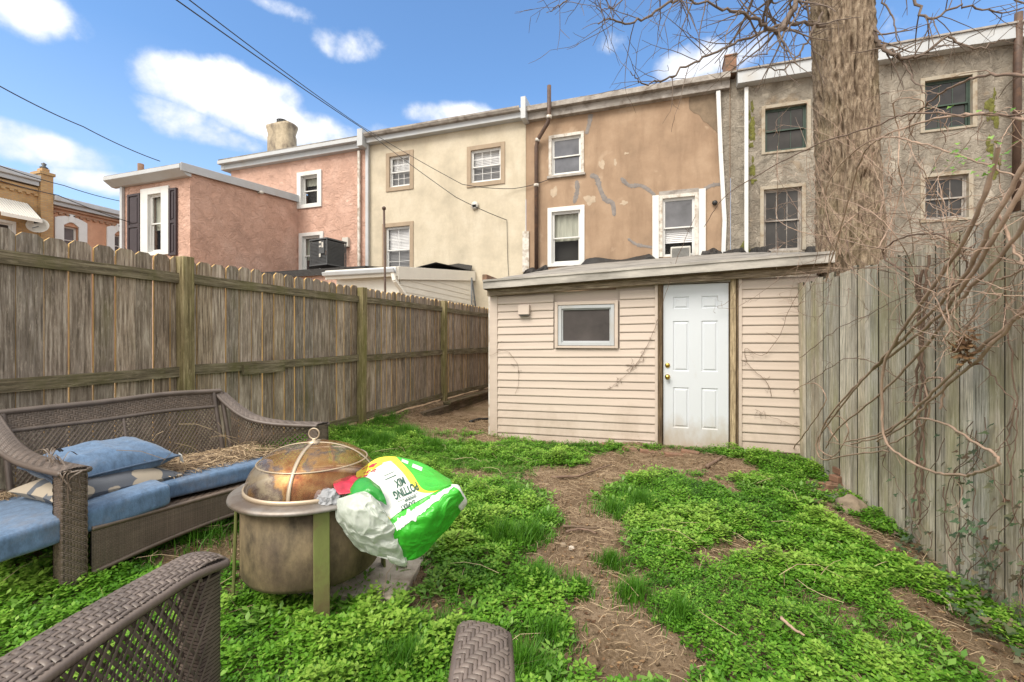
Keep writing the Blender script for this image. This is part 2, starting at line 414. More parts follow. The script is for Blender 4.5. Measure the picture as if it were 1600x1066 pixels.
def bark():
    t = NT('furrowed_bark')
    v = t.map((1,1,.42)); n = t.noise(26, 9, .78, v, .3); n2 = t.noise(2, 5, .6)
    base = t.ramp(n, [(.34, (.10,.075,.055)), (.46, (.24,.18,.13)), (.56, (.38,.30,.22)), (.7, (.52,.43,.33))])
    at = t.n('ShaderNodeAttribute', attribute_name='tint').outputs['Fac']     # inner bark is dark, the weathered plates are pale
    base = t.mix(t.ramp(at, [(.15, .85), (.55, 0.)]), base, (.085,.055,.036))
    base = t.mix(t.math('MULTIPLY', t.ramp(n2, [(.5, 0.), (.68, 1.)]), .3), base, (.15,.14,.05))
    t.col(base); t.set(Roughness=.95); t.b.inputs['Specular IOR Level'].default_value = .15; t.bump(n, 1.0, .03); return t.m
MAT['bark'] = bark()
MAT['branch'] = surf('grey_branch_bark', (.16,.12,.095), .9, .3, 9, bump=.6)
MAT['cane'] = surf('tan_vine_cane', (.38,.265,.195), .8, .35, 10, bump=.5)
MAT['cane_dark'] = surf('dark_vine_stem', (.19,.125,.09), .85, .35, 10, bump=.5)
def leafmat(name, stops, rough=.5, trans=.3):
    t = NT(name)
    a = t.n('ShaderNodeAttribute', attribute_name='tint').outputs['Fac']
    c = t.ramp(a, stops); t.col(c); t.set(Roughness=rough); t.b.inputs['Specular IOR Level'].default_value = .35
    tr = t.n('ShaderNodeBsdfTranslucent', Color=c); mx = t.n('ShaderNodeMixShader', Fac=trans)
    t.l(t.b.outputs[0], mx.inputs[1]); t.l(tr.outputs[0], mx.inputs[2]); t.l(mx.outputs[0], t.out.inputs['Surface'])
    return t.m
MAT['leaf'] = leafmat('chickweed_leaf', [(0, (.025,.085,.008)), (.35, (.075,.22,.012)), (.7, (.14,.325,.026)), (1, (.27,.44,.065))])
MAT['blade'] = leafmat('grass_blade', [(0, (.03,.11,.01)), (.5, (.09,.25,.018)), (.8, (.17,.36,.035)), (1, (.36,.38,.12))])
MAT['ivyleaf'] = leafmat('ivy_leaf', [(0, (.10,.05,.03)), (.3, (.04,.065,.03)), (.7, (.06,.11,.045)), (1, (.17,.13,.08))], .3, .1)
MAT['weed'] = leafmat('broad_weed_leaf', [(0, (.09,.22,.03)), (1, (.24,.42,.08))], .4, .3)
MAT['deadleaf'] = leafmat('dead_leaf', [(0, (.10,.05,.025)), (.5, (.24,.14,.07)), (1, (.42,.28,.14))], .8, .15)
MAT['straw'] = leafmat('dry_straw', [(0, (.16,.11,.07)), (.5, (.36,.26,.16)), (1, (.60,.47,.31))], .85, .1)
def soil():
    t = NT('yard_soil')
    n = t.noise(3.0, 10, .75); n2 = t.noise(38, 8, .85); n3 = t.noise(.9, 4, .5)
    base = t.ramp(n, [(.3, (.12,.08,.05)), (.5, (.215,.15,.095)), (.68, (.33,.245,.165))])
    base = t.mix(t.math('MULTIPLY', t.ramp(n2, [(.52, 0.), (.62, 1.)]), .7), base, (.42,.32,.23))
    base = t.mix(t.math('MULTIPLY', t.ramp(n2, [(.36, 1.), (.45, 0.)]), .75), base, (.07,.045,.03))
    base = t.mix(t.math('MULTIPLY', t.ramp(n3, [(.5, 0.), (.7, 1.)]), .35), base, (.10,.085,.03))
    t.col(base); t.set(Roughness=.97); t.b.inputs['Specular IOR Level'].default_value = .1
    t.bump(t.math('ADD', n2, t.math('MULTIPLY', n, 2.0)), .9, .02); return t.m
MAT['soil'] = soil()
def brickwall(name, c1, c2, mort):
    t = NT(name)
    sep = t.n('ShaderNodeSeparateXYZ', Vector=t.co).outputs
    cmb = t.n('ShaderNodeCombineXYZ'); t.l(t.math('ADD', sep[0], sep[1]), cmb.inputs[0]); t.l(sep[2], cmb.inputs[1])
    b = t.n('ShaderNodeTexBrick', Vector=cmb.outputs[0], Scale=1.0)
    b.inputs['Color1'].default_value = (*c1, 1); b.inputs['Color2'].default_value = (*c2, 1); b.inputs['Mortar'].default_value = (*mort, 1)
    b.inputs['Brick Width'].default_value = .22; b.inputs['Row Height'].default_value = .075; b.inputs['Mortar Size'].default_value = .008
    c = t.mix(t.math('MULTIPLY', t.ramp(t.noise(1.6, 7, .65), [(.5, 0.), (.7, 1.)]), .5), b.outputs[0], mul(c1, .45))
    t.col(c); t.set(Roughness=.9); t.bump(b.outputs['Fac'], -.4, .01); return t.m
MAT['yellow_brick'] = brickwall('yellow_brick', (.50,.32,.14), (.42,.24,.10), (.33,.26,.18))
MAT['red_brick'] = brickwall('red_brick', (.30,.14,.08), (.36,.18,.10), (.3,.24,.18))
# ---------------------------------------------------------------- buildings
I4 = Matrix.Identity(4)
def wall_holes(mb, x0, x1, z0, z1, y, holes, th=.22):
    xs = sorted({x0, x1, *[h[0] for h in holes], *[h[1] for h in holes]})
    zs = sorted({z0, z1, *[h[2] for h in holes], *[h[3] for h in holes]})
    for a, b in zip(xs, xs[1:]):
        for c, d in zip(zs, zs[1:]):
            mx, mz = (a+b)/2, (c+d)/2
            if any(h[0] < mx < h[1] and h[2] < mz < h[3] for h in holes): continue
            mb.add([(a,y,c),(b,y,c),(b,y,d),(a,y,d)], [(0,1,2,3)])
    for a, b, c, d in holes:               # reveals
        mb.add([(a,y,c),(a,y,d),(a,y+th,d),(a,y+th,c)], [(0,1,2,3)])
        mb.add([(b,y,c),(b,y,d),(b,y+th,d),(b,y+th,c)], [(3,2,1,0)])
        mb.add([(a,y,c),(b,y,c),(b,y+th,c),(a,y+th,c)], [(3,2,1,0)])
        mb.add([(a,y,d),(b,y,d),(b,y+th,d),(a,y+th,d)], [(0,1,2,3)])
def frame_boxes(mb, x0, x1, z0, z1, w, ya, yb, wt=None, wb=None):
    wt = w if wt is None else wt; wb = w if wb is None else wb
    mb.box(x0, x0+w, ya, yb, z0, z1); mb.box(x1-w, x1, ya, yb, z0, z1)
    if wt: mb.box(x0+w, x1-w, ya, yb, z1-wt, z1)
    if wb: mb.box(x0+w, x1-w, ya, yb, z0, z0+wb)
def window(house, T, y, x0, x1, z0, z1, sash='white', pane='glass', trim=None, tw=.1, tt=None, tb=None, tproud=.035,
           grid=None, blind=None, sill=None, meet=.5, reveal=.09, label=None, lower_pane=None):
    """double hung: frame, upper sash (outer), lower sash (set back)"""
    f = MB(T); ya = y+reveal-.05
    frame_boxes(f, x0, x1, z0, z1, .035, ya, ya+.09)
    zm = z0+(z1-z0)*meet
    a, b = x0+.035, x1-.035
    frame_boxes(f, a, b, zm-.02, z1-.035, .035, ya+.012, ya+.042, .035, .035)
    frame_boxes(f, a, b, z0+.035, zm+.018, .035, ya+.045, ya+.075, .03, .05)
    if grid:
        nx, nz = grid
        for (c, d, yy) in ((zm+.015, z1-.07, ya+.02), (z0+.085, zm-.012, ya+.052)):
            for i in range(1, nx):
                xx = a+.035+(b-a-.07)*i/nx; f.box(xx-.007, xx+.007, yy, yy+.012, c, d)
            for i in range(1, nz):
                zz = c+(d-c)*i/nz; f.box(a+.035, b-.035, yy-.001, yy+.011, zz-.007, zz+.007)
    w = f.build('window', m(sash), house)
    if label: w['label'] = label
    g = MB(T); g.add([(a+.03,ya+.028,zm),(b-.03,ya+.028,zm),(b-.03,ya+.028,z1-.06),(a+.03,ya+.028,z1-.06)], [(0,1,2,3)])
    g.build('pane', m(pane), w)
    g = MB(T); g.add([(a+.03,ya+.062,z0+.07),(b-.03,ya+.062,z0+.07),(b-.03,ya+.062,zm),(a+.03,ya+.062,zm)], [(0,1,2,3)])
    g.build('pane', m(lower_pane or pane), w)
    bk = MB(T); bk.box(x0+.01, x1-.01, y+.30, y+.32, z0, z1); bk.build('room_interior', m('interior'), w)
    if blind:
        s = MB(T); zb = z0+(z1-z0)*(1-blind[0]); n = max(4, int((z1-zb)/.05))
        if blind[1] == 'slats':
            for i in range(n):
                zz = zb+(z1-.04-zb)*i/n
                s.add([(a,ya+.115,zz),(b,ya+.115,zz),(b,ya+.135,zz+.044),(a,ya+.135,zz+.044)], [(0,1,2,3)])
            s.box(a, b, ya+.11, ya+.14, z1-.08, z1-.04); s.add([(a,ya+.142,zb),(b,ya+.142,zb),(b,ya+.142,z1-.04),(a,ya+.142,z1-.04)], [(0,1,2,3)])
            s.build('blind', m('blind'), w)
        else:
            k = 26
            s.grid(lambda u, v: (a+(b-a)*u, ya+.13+.012*math.sin(u*k), zb+(z1-.04-zb)*v), 60, 2)
            s.build('curtain', m('curtain'), w, True)
    if trim:
        t = MB(T); tt = tw if tt is None else tt; tb = tw if tb is None else tb
        t.box(x0-tw, x0+.004, y-tproud, y+reveal-.01, z0-tb, z1+tt); t.box(x1-.004, x1+tw, y-tproud, y+reveal-.01, z0-tb, z1+tt)
        t.box(x0+.004, x1-.004, y-tproud, y+reveal-.01, z1-.004, z1+tt)
        if tb: t.box(x0+.004, x1-.004, y-tproud, y+reveal-.01, z0-tb, z0+.004)
        t.build('trim', m(trim), w, bevel=.006)
    if sill:
        t = MB(T); t.box(x0-tw-.04, x1+tw+.04, y-.075, y+reveal-.02, z0-(tb or 0)-.07, z0-(tb or 0)); t.build('sill', m(sill), w, bevel=.006)
    return w
def ring(x0, x1, z0, z1): return (x0, x1, z0, z1)
YH = 12.9
def rect(px0, px1, pt, pb, Y=YH):          # surveyed opening: left edge, right edge, top and bottom measured on the left edge
    a = PY(px0, pt, Y); b = PY(px0, pb, Y); c = PY(px1, pt, Y)
    return a.x, c.x, b.z, a.z
XB = [PY(p, 300, YH).x for p in (575, 822, 1141, 1589)]
print('party lines', XB)
ROOF = [PY(p, q, YH).z for p, q in ((575,212),(820,174),(1140,121),(1589,44))]
print('roof z', ROOF)
def cornice(mb, x0, x1, z, mat=None, ov=.26, h=.30, y=YH):
    mb.box(x0, x1, y-ov, y+.05, z-h*.42, z)                       # crown / gutter
    mb.box(x0, x1, y-ov*.55, y+.04, z-h, z-h*.42+.001)             # frieze
def gutter(mb, x0, x1, z, y=YH, ov=.36):
    prof = [(y-ov+.14, z-.12), (y-ov+.03, z-.115), (y-ov-.01, z-.05), (y-ov-.012, z), (y-ov+.01, z), (y-ov+.02, z-.05), (y-ov+.04, z-.10), (y-ov+.14, z-.10)]
    mb.prism([(x0, a, b) for a, b in prof], (x1-x0, 0, 0))
def downspout(T, house, pts, mat='white_metal', w=.075, name='downspout'):
    d = MB(T)
    for a, b in zip(pts, pts[1:]): d.bar(a, b, w, w*.8, up=(0,1,0))
    o = d.build(name, m(mat), house, bevel=.008)
    return o

# ---- the tan brown house in the middle
ZR = sum(ROOF)/4
bx0, bx1 = XB[1], XB[2]
H = thing('row_house', 'tan brown stucco row house with grey crack repairs and a brown iron pipe', 'house', (bx0+2.8, YH, 0), 'attached row houses behind the yard')
W1 = rect(862, 908, 217, 275); W2 = rect(862, 907, 332, 413); W3 = rect(1035, 1086, 311, 402)
mb = MB(); wall_holes(mb, bx0, bx1, 0, ZR-.1, YH, [W1, W2, W3])
mb.box(bx0, bx0+.02, YH+.001, YH+9, 0, ZR-.1); mb.box(bx1-.02, bx1, YH+.001, YH+9, 0, ZR-.1)
wl = mb.build('wall', m('st_brown'), H)
mb = MB(); mb.hexa([(bx0,YH-.2,ZR-.02),(bx1,YH-.2,ZR-.02),(bx1,YH+9,ZR+.3),(bx0,YH+9,ZR+.3),(bx0,YH-.2,ZR+.02),(bx1,YH-.2,ZR+.02),(bx1,YH+9,ZR+.36),(bx0,YH+9,ZR+.36)])
rf = mb.build('roof', m('roofing'), H)
mb = MB(); cornice(mb, bx0+.03, bx1-.03, ZR-.022, ov=.3, h=.36); mb.build('cornice', m('old_cornice'), H, bevel=.01)
window(H, I4, YH, *W1, trim='old_white', tw=.085, tb=.02, sill='old_cornice', pane='glass_blue', blind=(.45, 'slats'))
window(H, I4, YH, *W2, trim='white', tw=.12, tt=.13, tb=.08, pane='glass_clear', blind=(.55, 'curtain'))
w3 = window(H, I4, YH, *W3, trim='old_white', tw=.09, tb=0, pane='glass_blue', lower_pane='glass_clear', blind=(.75, 'slats'))
mb = MB()
mb.box(W3[0]-.26, W3[0]-.092, YH-.06, YH+.02, W3[2]-.3, W3[3]+.10); mb.box(W3[1]+.092, W3[1]+.26, YH-.06, YH+.02, W3[2]-.3, W3[3]+.16)
mb.build('trim', m('white'), w3, bevel=.006)
mb = MB(); mb.box(W3[0]-.09, W3[1]+.09, YH-.03, YH+.03, W3[3]+.092, W3[3]+.20); mb.build('lintel', m('old_cornice'), H, bevel=.006)
# crack repairs: real ribbons of grey cement smeared over the stucco
def smear(house, pts, w, mat='cement', name='crack_repair', Y=YH, seed=1, th=.008):
    w *= 1.35
    P = catmull([PY(x, y, Y) for x, y in pts], 8); rr = random.Random(seed); mb = MB(); n = len(P); L = []; Rr = []
    for i, p in enumerate(P):
        t = (P[min(i+1, n-1)]-P[max(i-1, 0)]).normalized(); q = Vector((-t.z, 0, t.x))
        ww = w*(.55+.9*abs(noise.noise(Vector((i*.45, seed, 0)))))*(.35 if i in (0, n-1) else 1)
        L.append(p+q*ww*.5+Vector((0,-.004,0))); Rr.append(p-q*ww*.5+Vector((0,-.004,0)))
    vs = L+Rr; fs = [(i, i+1, n+i+1, n+i) for i in range(n-1)]
    mid = [(a+b)/2+Vector((0,-th,0)) for a, b in zip(L, Rr)]
    mb.add(L+mid+Rr, [(i, i+1, n+i+1, n+i) for i in range(n-1)]+[(n+i, n+i+1, 2*n+i+1, 2*n+i) for i in range(n-1)])
    return mb.build(name, m(mat), house, True)
smear(H, [(923,178),(921,192),(916,210)], .13, seed=1)
smear(H, [(901,282),(902,298),(897,318)], .13, seed=2)
smear(H, [(922,274),(932,278),(938,296),(946,312),(957,318),(960,338)], .14, seed=3)
smear(H, [(970,278),(983,290),(1000,290),(1012,296),(1024,306)], .11, seed=4)
smear(H, [(1100,296),(1112,290),(1126,288)], .10, seed=5)
smear(H, [(981,373),(994,382),(1008,385),(1022,387)], .08, seed=6)
def blotch(house, cx, cy, rw, rh, mat, seed, Y=YH, name='plaster_patch', th=.006):
    c = PY(cx, cy, Y); n = 40; mb = MB(); vs = [c+Vector((0,-th,0))]
    for i in range(n):
        a = 2*PI*i/n; k = .75+.55*noise.noise(Vector((math.cos(a)*1.3, math.sin(a)*1.3, seed)))+.12*noise.noise(Vector((math.cos(a)*6, math.sin(a)*6, seed)))
        vs.append(c+Vector((rw*k*math.cos(a), -.003, rh*k*math.sin(a))))
    mb.add(vs, [(0, 1+i, 1+(i+1) % n) for i in range(n)])
    return mb.build(name, m(mat), house)
for args in ((940,256,.13,.16,3),(961,254,.06,.12,5),(922,312,.2,.2,7),(978,240,.08,.04,9),(948,388,.2,.05,11),(866,300,.16,.2,13),(975,317,.13,.07,15),(1006,412,.6,.05,17),(1090,412,.3,.16,19)):
    if args[-1] in (3,5,7,9,13,15,17): blotch(H, *args[:4], 'pale_patch', args[4])
mb = MB()                                                           # bare patch high on the right, torn edge
P = [PY(x, y, YH) for x, y in ((1078,148),(1122,140),(1128,210),(1118,205),(1106,194),(1100,190),(1092,180),(1082,176),(1076,166))]
P2 = [p+Vector((.02*noise.noise(p*7), -.006, .02*noise.noise(p*9))) for p in catmull(P+[P[0]], 4)[:-1]]
mb.add(P2, [tuple(range(len(P2)))]); mb.build('plaster_patch', m('dark_stain'), H)
mb = MB()
P = [PY(x, y, YH) for x, y in ((1126,142),(1140,138),(1140,402),(1128,402),(1127,360),(1131,300),(1128,230))]
P2 = [p+Vector((0, -.007, 0)) for p in P]; mb.add(P2, [tuple(range(len(P2)))]); mb.build('plaster_patch', m('st_grey'), H)
downspout(I4, H, [PY(1122,143,YH-.12), PY(1126,240,YH-.08), PY(1132,345,YH-.08), PY(1130,400,YH-.08)], 'white', .10)
mb = MB()
pp = [PY(858,134,YH-.34), PY(858,183,YH-.34), PY(856,192,YH-.33), PY(840,219,YH-.12), PY(838,230,YH-.10), PY(838,432,YH-.10)]
mb.tube(pp, .058, 14)
pipe = mb.build('iron_pipe', m('steel_pipe'), H, True)
mb = MB()
for p, q in ((pp[1], pp[0]), (pp[3], pp[4]), (PY(838,290,YH-.10), pp[5])):
    t = (q-p).normalized()*.07; mb.tube([p-t*.6, p+t*.6], .075, 14)
mb.build('pipe_collar', m('old_white'), pipe, True)
# peeling board at the party line and the bay of tar along the low roof
mb = MB(); mb.box(bx0-.10, bx0+.10, YH-.05, YH-.003, PY(822,425,YH).z, PY(822,362,YH).z); mb.build('corner_board', m('old_white'), H)
mb = MB(); mb.box(bx0-.05, bx0+.10, YH-.4, YH+.2, ZR-.42, ZR+.22); mb.build('party_wall_end', m('white_metal'), H, bevel=.01)
mb = MB(); mb.box(bx0-.06, bx0+.11, YH+.21, YH+2.0, ZR+.02, ZR+.25); mb.build('parapet', m('roofing'), H)
mb = MB(); mb.box(bx1-.14, bx1+.13, YH-.18, YH+.4, ZR-.02, ZR+.42); mb.box(bx1-.16, bx1+.15, YH-.2, YH+.42, ZR+.42, ZR+.47)
mb.build('party_wall_stub', m('brick'), H, bevel=.02)
# service entry knob
mb = MB(); c = PY(1117, 317, YH-.06); mb.lathe([(.0,-.05),(.05,-.045),(.07,0),(.05,.045),(0,.05)], c, 12, Matrix.Rotation(PI/2, 4, 'X')); mb.build('cable_entry', m('black'), H, True)
# the window air conditioner
A0 = PY(1048, 386, YH-.25); A1 = PY(1079, 404, YH-.25)
AC = thing('window_air_conditioner', 'small white air conditioner sitting in the open lower right window of the tan house', 'air conditioner', (A0.x+.2, YH-.15, A1.z))
mb = MB(); mb.box(A0.x, A1.x, YH-.25, YH+.2, A1.z, A0.z); mb.build('casing', m('ac_white'), AC, bevel=.012)
mb = MB()
for i in range(9):
    z = A1.z+.03+(A0.z-A1.z-.06)*i/9; mb.box(A0.x+.03, A1.x-.03, YH-.262, YH-.252, z, z+.012)
mb.build('grille', m('ac_dark'), AC)

# ---- cream stucco house
yx0, yx1 = XB[0], XB[1]
H = thing('row_house', 'cream stucco row house with taupe window surrounds, next to the salmon pink one', 'house', (yx0+2.8, YH, 0), 'attached row houses behind the yard')
V1 = rect(609, 641, 246, 294); V2 = rect(736, 783, 236, 287); V3 = rect(603, 641, 356, 430)
mb = MB(); wall_holes(mb, yx0, yx1-.005, 0, ZR-.1, YH-.01, [V1, V2, V3]); mb.box(yx0, yx0+.02, YH, YH+9, 0, ZR-.1)
mb.build('wall', m('st_yellow'), H)
mb = MB(); mb.hexa([(yx0,YH-.2,ZR-.02),(yx1-.01,YH-.2,ZR-.02),(yx1-.01,YH+9,ZR+.3),(yx0,YH+9,ZR+.3),(yx0,YH-.2,ZR+.02),(yx1-.01,YH-.2,ZR+.02),(yx1-.01,YH+9,ZR+.36),(yx0,YH+9,ZR+.36)])
mb.build('roof', m('roofing'), H)
mb = MB(); mb.box(yx0+.1, yx1-.07, YH-.24, YH-.012, ZR-.30, ZR-.022); mb.build('fascia', m('white_metal'), H, bevel=.008)
mb = MB(); gutter(mb, yx0+.1, yx1-.1, ZR-.02, ov=.38); mb.build('gutter', m('old_cornice'), H)
for V in (V1, V2): window(H, I4, YH-.01, *V, trim='taupe', tw=.13, tproud=.03, pane='glass_clear', lower_pane='glass_screen', grid=(3, 2), blind=(.98, 'slats'))
window(H, I4, YH-.01, *V3, trim='taupe', tw=.13, tproud=.03, pane='glass_clear', lower_pane='glass_screen', grid=(2, 2), blind=(1, 'slats'), meet=.52)
downspout(I4, H, [PY(574,222,YH-.1), PY(574,426,YH-.1)], w=.11)
mb = MB(); mb.box(yx0-.13, yx0+.08, YH-.42, YH+.15, ZR-.45, ZR+.12); mb.build('party_wall_end', m('white_metal'), H, bevel=.01)
mb = MB(); mb.box(yx0-.12, yx0+.10, YH+.16, YH+2.2, ZR+.0, ZR+.20); mb.build('parapet', m('tar'), H)
c = PY(742, 321, YH-.06); mb = MB(); mb.lathe([(0,.05),(.09,.05),(.12,.02),(.12,0)], c, 16, Matrix.Rotation(PI/2, 4, 'X')); mb.box(c.x-.06, c.x+.06, YH-.11, YH-.02, c.z-.07, c.z+.01)
mb.build('wall_light', m('ac_white'), H, True)

# ---- grey rendered house behind the tree
gx0, gx1 = XB[2], XB[3]
H = thing('row_house', 'mossy grey rendered row house behind the tree, with dark old windows', 'house', (gx0+2.8, YH, 0), 'attached row houses behind the yard')
G1 = rect(1195, 1261, 171, 239); G2 = rect(1193, 1253, 297, 394); G3 = rect(1444, 1519, 128, 205); G4 = rect(1444, 1513, 278, 345)
mb = MB(); wall_holes(mb, gx0+.005, gx1+2.5, 0, ZR-.1, YH-.008, [G1, G2, G3, G4]); mb.box(gx1+2.48, gx1+2.5, YH, YH+9, 0, ZR-.1)
mb.build('wall', m('st_grey'), H)
mb = MB(); mb.hexa([(gx0+.01,YH-.2,ZR-.02),(gx1+2.6,YH-.2,ZR-.02),(gx1+2.6,YH+9,ZR+.3),(gx0+.01,YH+9,ZR+.3),(gx0+.01,YH-.2,ZR+.02),(gx1+2.6,YH-.2,ZR+.02),(gx1+2.6,YH+9,ZR+.36),(gx0+.01,YH+9,ZR+.36)])
mb.build('roof', m('roofing'), H)
mb = MB(); mb.box(gx0+.14, gx1+2.55, YH-.26, YH-.01, ZR-.36, ZR-.06); mb.build('fascia', m('white_metal'), H, bevel=.008)
mb = MB(); mb.box(gx0+.14, gx1+2.56, YH-.30, YH-.20, ZR-.058, ZR-.018); mb.build('cornice', m('old_cornice'), H)
for G, sa, lb in ((G1, 'dark_green_frame', 'old window with plastic sheeting behind its green sash'), (G2, 'old_cornice', None), (G3, 'dark_green_frame', 'old green window with a pale card in the upper sash'), (G4, 'old_cornice', None)):
    window(H, I4, YH-.008, *G, sash=sa, trim='grey_trim', tw=.08, tt=.08, tb=.05 if G is not G2 else 0, tproud=.025, pane='glass_old', grid=(3, 1), reveal=.12, label=lb)
p0 = PY(1452, 178, YH+.12)
mb = MB(); mb.box(G3[0]+.10, G3[0]+.55, YH+.10, YH+.105, (G3[2]+G3[3])/2+.08, G3[3]-.15); mb.build('paper_card', m('curtain'), H)
downspout(I4, H, [PY(1166,137,YH-.09), PY(1166,400,YH-.09)], 'white', .09)
rr = random.Random(14)
for (x, y, sx_, sy_, n_) in ((1174,190,3,45,12),(1177,262,5,20,8),(1175,388,14,7,7),(1548,175,9,28,9),(1552,225,7,30,8)):
    for k in range(n_): blotch(H, x+rr.gauss(0,sx_*.6), y+rr.gauss(0,sy_*.5), rr.uniform(.03,.10), rr.uniform(.05,.18), 'moss', rr.random()*50, YH-.012, 'moss_patch', .02)
mb = MB(); mb.tube([PY(1592,20,YH-.25), PY(1590,90,YH-.2), PY(1588,330,YH-.2)], .07, 12); mb.build('dark_drain_pipe', m('steel_pipe'), H, True)

# ---- salmon pink house: main block, back wing with shutters
px_l = PY(352, 300, YH).x
H = thing('row_house', 'salmon pink stucco row house with a back wing, dark shutters and a squat chimney', 'house', (-12.4, YH, 0), 'attached row houses behind the yard')
Q1 = rect(471, 497, 276, 321); Q2 = rect(473, 501, 370, 430)
WX = PX(297, 300, -12.44); YW = PY(297, 268, 9.0).y; XW = PY(297, 268, 9.0).x; XWL = PY(193, 283, 9.0).x
ZW = PY(297, 262, 9.0).z; ZW2 = PX(462, 306, XW).z; print('wing', XW, XWL, ZW, ZW2)
mb = MB(); wall_holes(mb, px_l+.3, yx0-.003, 0, ZR-.15, YH, [Q1, Q2]); mb.box(px_l+.3, px_l+.32, YH+.001, YH+9, 0, ZR-.15)
QW = rect(233, 254, 305, 395, 9.0)
wall_holes(mb, XWL, XW, 0, ZW-.12, 9.0, [QW])
mb.add([(XW,9.0,0),(XW,YH,0),(XW,YH,ZW2-.12),(XW,9.0,ZW-.12)], [(0,1,2,3)]); mb.add([(XWL,9.0,0),(XWL,YH,0),(XWL,YH,ZW2-.12),(XWL,9.0,ZW-.12)], [(3,2,1,0)])
mb.build('wall', m('st_pink'), H)
mb = MB(); mb.hexa([(px_l,YH-.3,ZR-.10),(yx0-.13,YH-.3,ZR-.10),(yx0-.13,YH+9,ZR+.2),(px_l,YH+9,ZR+.2),(px_l,YH-.3,ZR-.04),(yx0-.13,YH-.3,ZR-.04),(yx0-.13,YH+9,ZR+.26),(px_l,YH+9,ZR+.26)])
e = .32
mb.hexa([(XWL-e,9.0-e,ZW-.06),(XW+.07,9.0-e,ZW-.06),(XW+.07,YH,ZW2-.06),(XWL-e,YH,ZW2-.06),(XWL-e,9.0-e,ZW),(XW+.07,9.0-e,ZW),(XW+.07,YH,ZW2),(XWL-e,YH,ZW2)])
mb.build('roof', m('roofing'), H)
mb = MB(); cornice(mb, px_l, yx0-.14, ZR-.102, ov=.34, h=.3); mb.box(px_l+.02, px_l+.2, YH-.2, YH+3, ZR-.4, ZR-.12)
mb.prism([(XWL-e-.01, y, z) for y, z in ((9.0-e-.02, ZW-.02),(9.0-e-.02, ZW-.13),(9.0-.12, ZW-.27),(9.0-.003, ZW-.27),(9.0-.003, ZW-.06))], (XW+.07-XWL+e, 0, 0))
mb.hexa([(XW+.074,9.0-e,ZW-.20),(XW+.10,9.0-e,ZW-.20),(XW+.10,YH-.01,ZW2-.22),(XW+.074,YH-.01,ZW2-.22),(XW+.074,9.0-e,ZW+.03),(XW+.10,9.0-e,ZW+.03),(XW+.10,YH-.01,ZW2+.03),(XW+.074,YH-.01,ZW2+.03)])
mb.build('cornice', m('white_metal'), H, bevel=.01)
window(H, I4, YH, *Q1, trim='white', tw=.17, tt=.14, tb=.13, tproud=.05, pane='glass_clear', blind=(.3, 'curtain'), reveal=.14)
window(H, I4, YH, *Q2, trim='white', tw=.14, tt=.12, tb=.1, tproud=.05, pane='glass_clear', blind=(.6, 'curtain'), reveal=.1)
w = window(H, I4, 9.0, *QW, trim='white', tw=.30, tt=.18, tb=.1, tproud=.05, pane='glass_clear', blind=(.6, 'curtain'), reveal=.08)
for a, b in ((202, 218), (263, 278)):
    S = rect(a, b, 293 if a < 240 else 289, 400, 9.0)
    mb = MB(); yy = 8.935
    if a < 240: S = (S[0], QW[0]-.32, QW[2]-.15, QW[3]+.08)
    else: S = (QW[1]+.32, S[1], QW[2]-.15, QW[3]+.08)
    frame_boxes(mb, S[0], S[1], S[2], S[3], .07, yy, 8.998, .07, .07); zc = (S[2]+S[3])/2
    mb.box(S[0]+.07, S[1]-.07, yy, 8.998, zc-.04, zc+.04); mb.box(S[0]+.07, S[1]-.07, yy+.025, 8.998, S[2]+.07, S[3]-.07)
    for c0, c1 in ((S[2]+.12, zc-.09), (zc+.09, S[3]-.12)): mb.box(S[0]+.11, S[1]-.11, yy+.008, yy+.024, c0, c1)
    mb.build('shutter', m('shutter'), H, bevel=.006)
downspout(I4, H, [PY(561,236,YH-.08), PY(561,428,YH-.08)], w=.09, mat='old_white')
downspout(I4, H, [(XWL+.02, 8.95, ZW-.25), (XWL+.02, 8.95, 0)], w=.10)
c = PX(406, 300, XW+.06); mb = MB(); mb.tube([c, c+Vector((.14,-.03,-.05))], .05, 12); mb.box(c.x-.05, c.x+.01, c.y-.05, c.y+.05, c.z-.05, c.z+.06); mb.build('security_camera', m('ac_white'), H, True)
mb = MB(); c = PY(220, 262, 10.5); mb.tube([(c.x,c.y,ZW-.1),(c.x,c.y,c.z+.12)], .09, 12); mb.build('vent_pipe', m('brick'), H, True)
# chimney with a bell and a clay/metal cap
c0 = PY(421, 240, 14.6); c1 = PY(461, 240, 14.6); ct = PY(440, 196, 14.6).z; mb = MB(); mx = (c0.x+c1.x)/2; hw = (c1.x-c0.x)/2*.9
secs = [(ZR-.3, 1.0), (ct-.55, .98), (ct-.42, .92), (ct-.12, 1.08), (ct-.02, 1.05), (ct, .8)]
n = 24; vs = []
for z, k in secs:
    for i in range(n):
        a = 2*PI*i/n; q = 1/max(abs(math.cos(a)), abs(math.sin(a)))**.72
        vs.append((mx+hw*k*.93*q*math.cos(a)+.02*noise.noise(Vector((i, z*3, 1))), 14.6+.3*k*q*math.sin(a), z))
mb.add(vs, [(i*n+k, i*n+(k+1) % n, (i+1)*n+(k+1) % n, (i+1)*n+k) for i in range(len(secs)-1) for k in range(n)]+[tuple((len(secs)-1)*n+k for k in range(n))])
ch = mb.build('chimney', m('chimney'), H, True)
mb = MB()
for k in range(3): mb.lathe([(.16,ct+.02+k*.07),(.21,ct+.03+k*.07),(.21,ct+.045+k*.07),(.15,ct+.06+k*.07)], (mx, 14.6, 0), 18)
mb.tube([(mx,14.6,ct-.02),(mx,14.6,ct+.2)], .13, 14); mb.build('chimney_cap', m('ac_dark'), ch, True)

